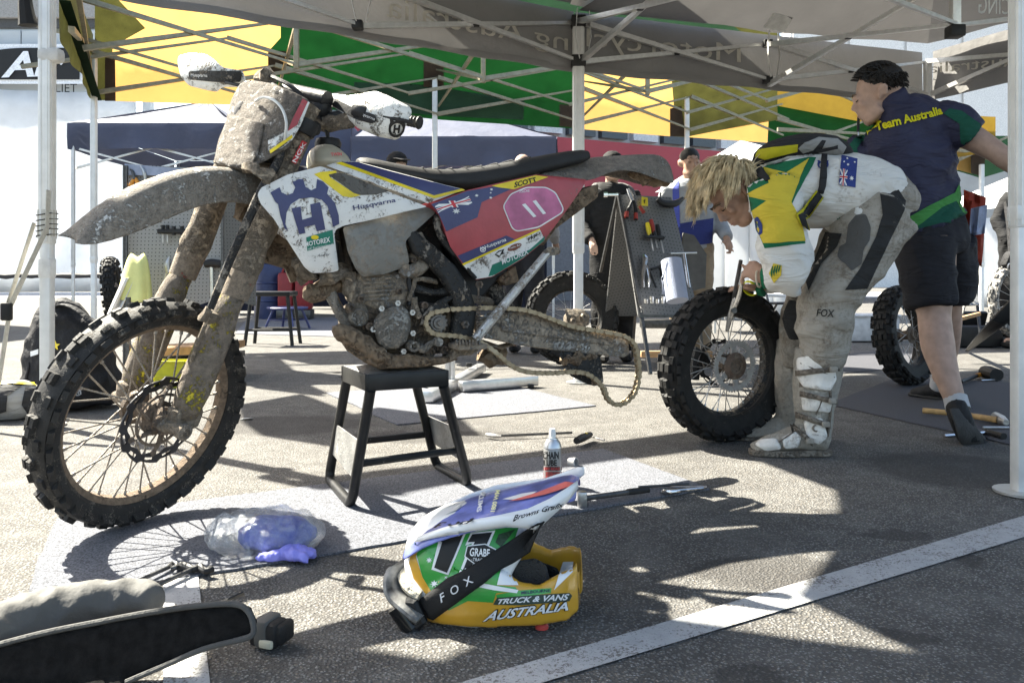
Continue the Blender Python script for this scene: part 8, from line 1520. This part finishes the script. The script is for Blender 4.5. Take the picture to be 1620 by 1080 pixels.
b = V((P(1537, 540, 8.4).x, 8.4, 0)); r = thing('tool_box', 'dark open tool box on the ground behind the walking man', 'tool box', b); mb = MB(); mb.rbox(b + V((0, 0, .12)), .5, .3, .22, .02); mb.build('case', BLKP, r); mb = MB(); mb.rbox(b + V((-.02, .12, .28)), .48, .06, .2, .02, Matrix.Rotation(.4, 3, 'X')); mb.build('lid', BLKP, r)
b = V((P(1581, 541, 8.8).x, 8.8, 0)); r = thing('canister', 'dark cylindrical canister beside the tool box', 'canister', b); mb = MB(); mb.lathe([(0, 0), (.09, 0), (.095, .02), (.095, .28), (.09, .30), (0, .30)], b, Zv, 20, cap=False); mb.build('drum', mat('canister_grey', (.06, .06, .06), .5), r); mb = MB(); mb.lathe([(.06, 0), (.06, .03), (0, .03)], b + V((0, 0, .3)), Zv, 16, cap=False); mb.build('lid', BLKP, r)
b = V((P(1412, 525, 9.4).x, 9.4, 0)); r = thing('white_crate', 'white crate between the black tyre and the walking man', 'crate', V((P(1370, 540, 9.2).x, 9.2, 0)))
mb = MB(); mb.rbox(V((P(1370, 540, 9.2).x, 9.2, .15)), .6, .4, .28, .02); mb.build('tub', mat('crate_white', (.6, .6, .6), .5), r); mb = MB(); mb.rbox(V((P(1370, 540, 9.2).x, 9.2, .30)), .63, .43, .03, .01); mb.build('rim', mat('crate_white', (.6, .6, .6), .5), r)
# hand tools on the right mat
HW = mat('hammer_wood', (.40, .25, .10), .6, var=.3, vs=25, bump=.1)
tool('hammer', 'wooden handled hammer lying on the dark mat behind the raised shoe', 'hammer', [('handle', [G(1460, 649, .03), G(1520, 655, .03), G(1578, 664, .03)], [.015, .014, .016], HW), ('head', [G(1575, 658, .03), G(1584, 664, .03), G(1592, 668, .03)], [.022, .026, .014], STEEL)])
tool('rubber_mallet', 'black headed mallet with orange grip on the far edge of the dark mat', 'mallet', [('handle', [G(1520, 604, .03), G(1545, 594, .03)], .014, BLKP), ('grip', [G(1545, 594, .03), G(1562, 590, .03)], .017, GRIPO), ('head', [G(1557, 588, .05), G(1567, 590, .05), G(1577, 593, .05)], [.045, .05, .045], BLKP)])
tool('steel_spanner', 'thin steel spanner lying beside the black mallet head', 'spanner', [('shaft', [G(1552, 602, .015), G(1582, 600, .015)], .008, CHR)]); tool('socket_bar', 'short chrome bar in front of the raised shoe', 'bar', [('shaft', [G(1494, 690, .015), G(1568, 684, .015)], .009, CHR)]); tool('pry_bar', 'black handled pry bar beside the raised shoe', 'pry bar', [('handle', [G(1560, 682, .02), G(1588, 690, .02)], [.013, .016], BLKP), ('shaft', [G(1555, 676, .015), G(1596, 676, .015)], .006, STEEL)])
ub = thing('folded_umbrella', 'dark slanted bar leaning out from behind the right pole', 'bar', G(1530, 557)); mb = MB(); mb.tube([G(1530, 558) + V((0, 0, .02)), P(1565, 522, 5.6), P(1612, 482, 5.3)], [.012, .03, .045], 8, smooth=3, flat=(1.6, .6)); mb.build('shaft', BLKP, ub); mb = MB(); mb.tube([P(1612, 482, 5.3), P(1660, 450, 5.1)], [.045, .04], 8); mb.build('sleeve', BLKP, ub)
cbag = thing('camera_bag', 'black bag on a strap hanging beside the right pole', 'bag', P(1610, 420, 7.2)); mb = MB(); mb.rbox(P(1606, 415, 7.2), .22, .12, .16, .04, Matrix.Rotation(.4, 3, 'Y')); mb.build('bag_body', BPK, cbag); mb = MB(); mb.lathe([(.035, -.008), (.042, 0), (.035, .008), (.03, 0), (.035, -.008)], P(1599, 423, 7.1), (.3, -1, .1), 18, cap=False); mb.build('ring', STEEL, cbag); mb = MB(); mb.tube([P(1598, 405, 7.2), P(1595, 360, 7.3), P(1590, 320, 7.4)], .018, 6, flat=(1.5, .3), smooth=3); mb.build('strap', BPK, cbag)
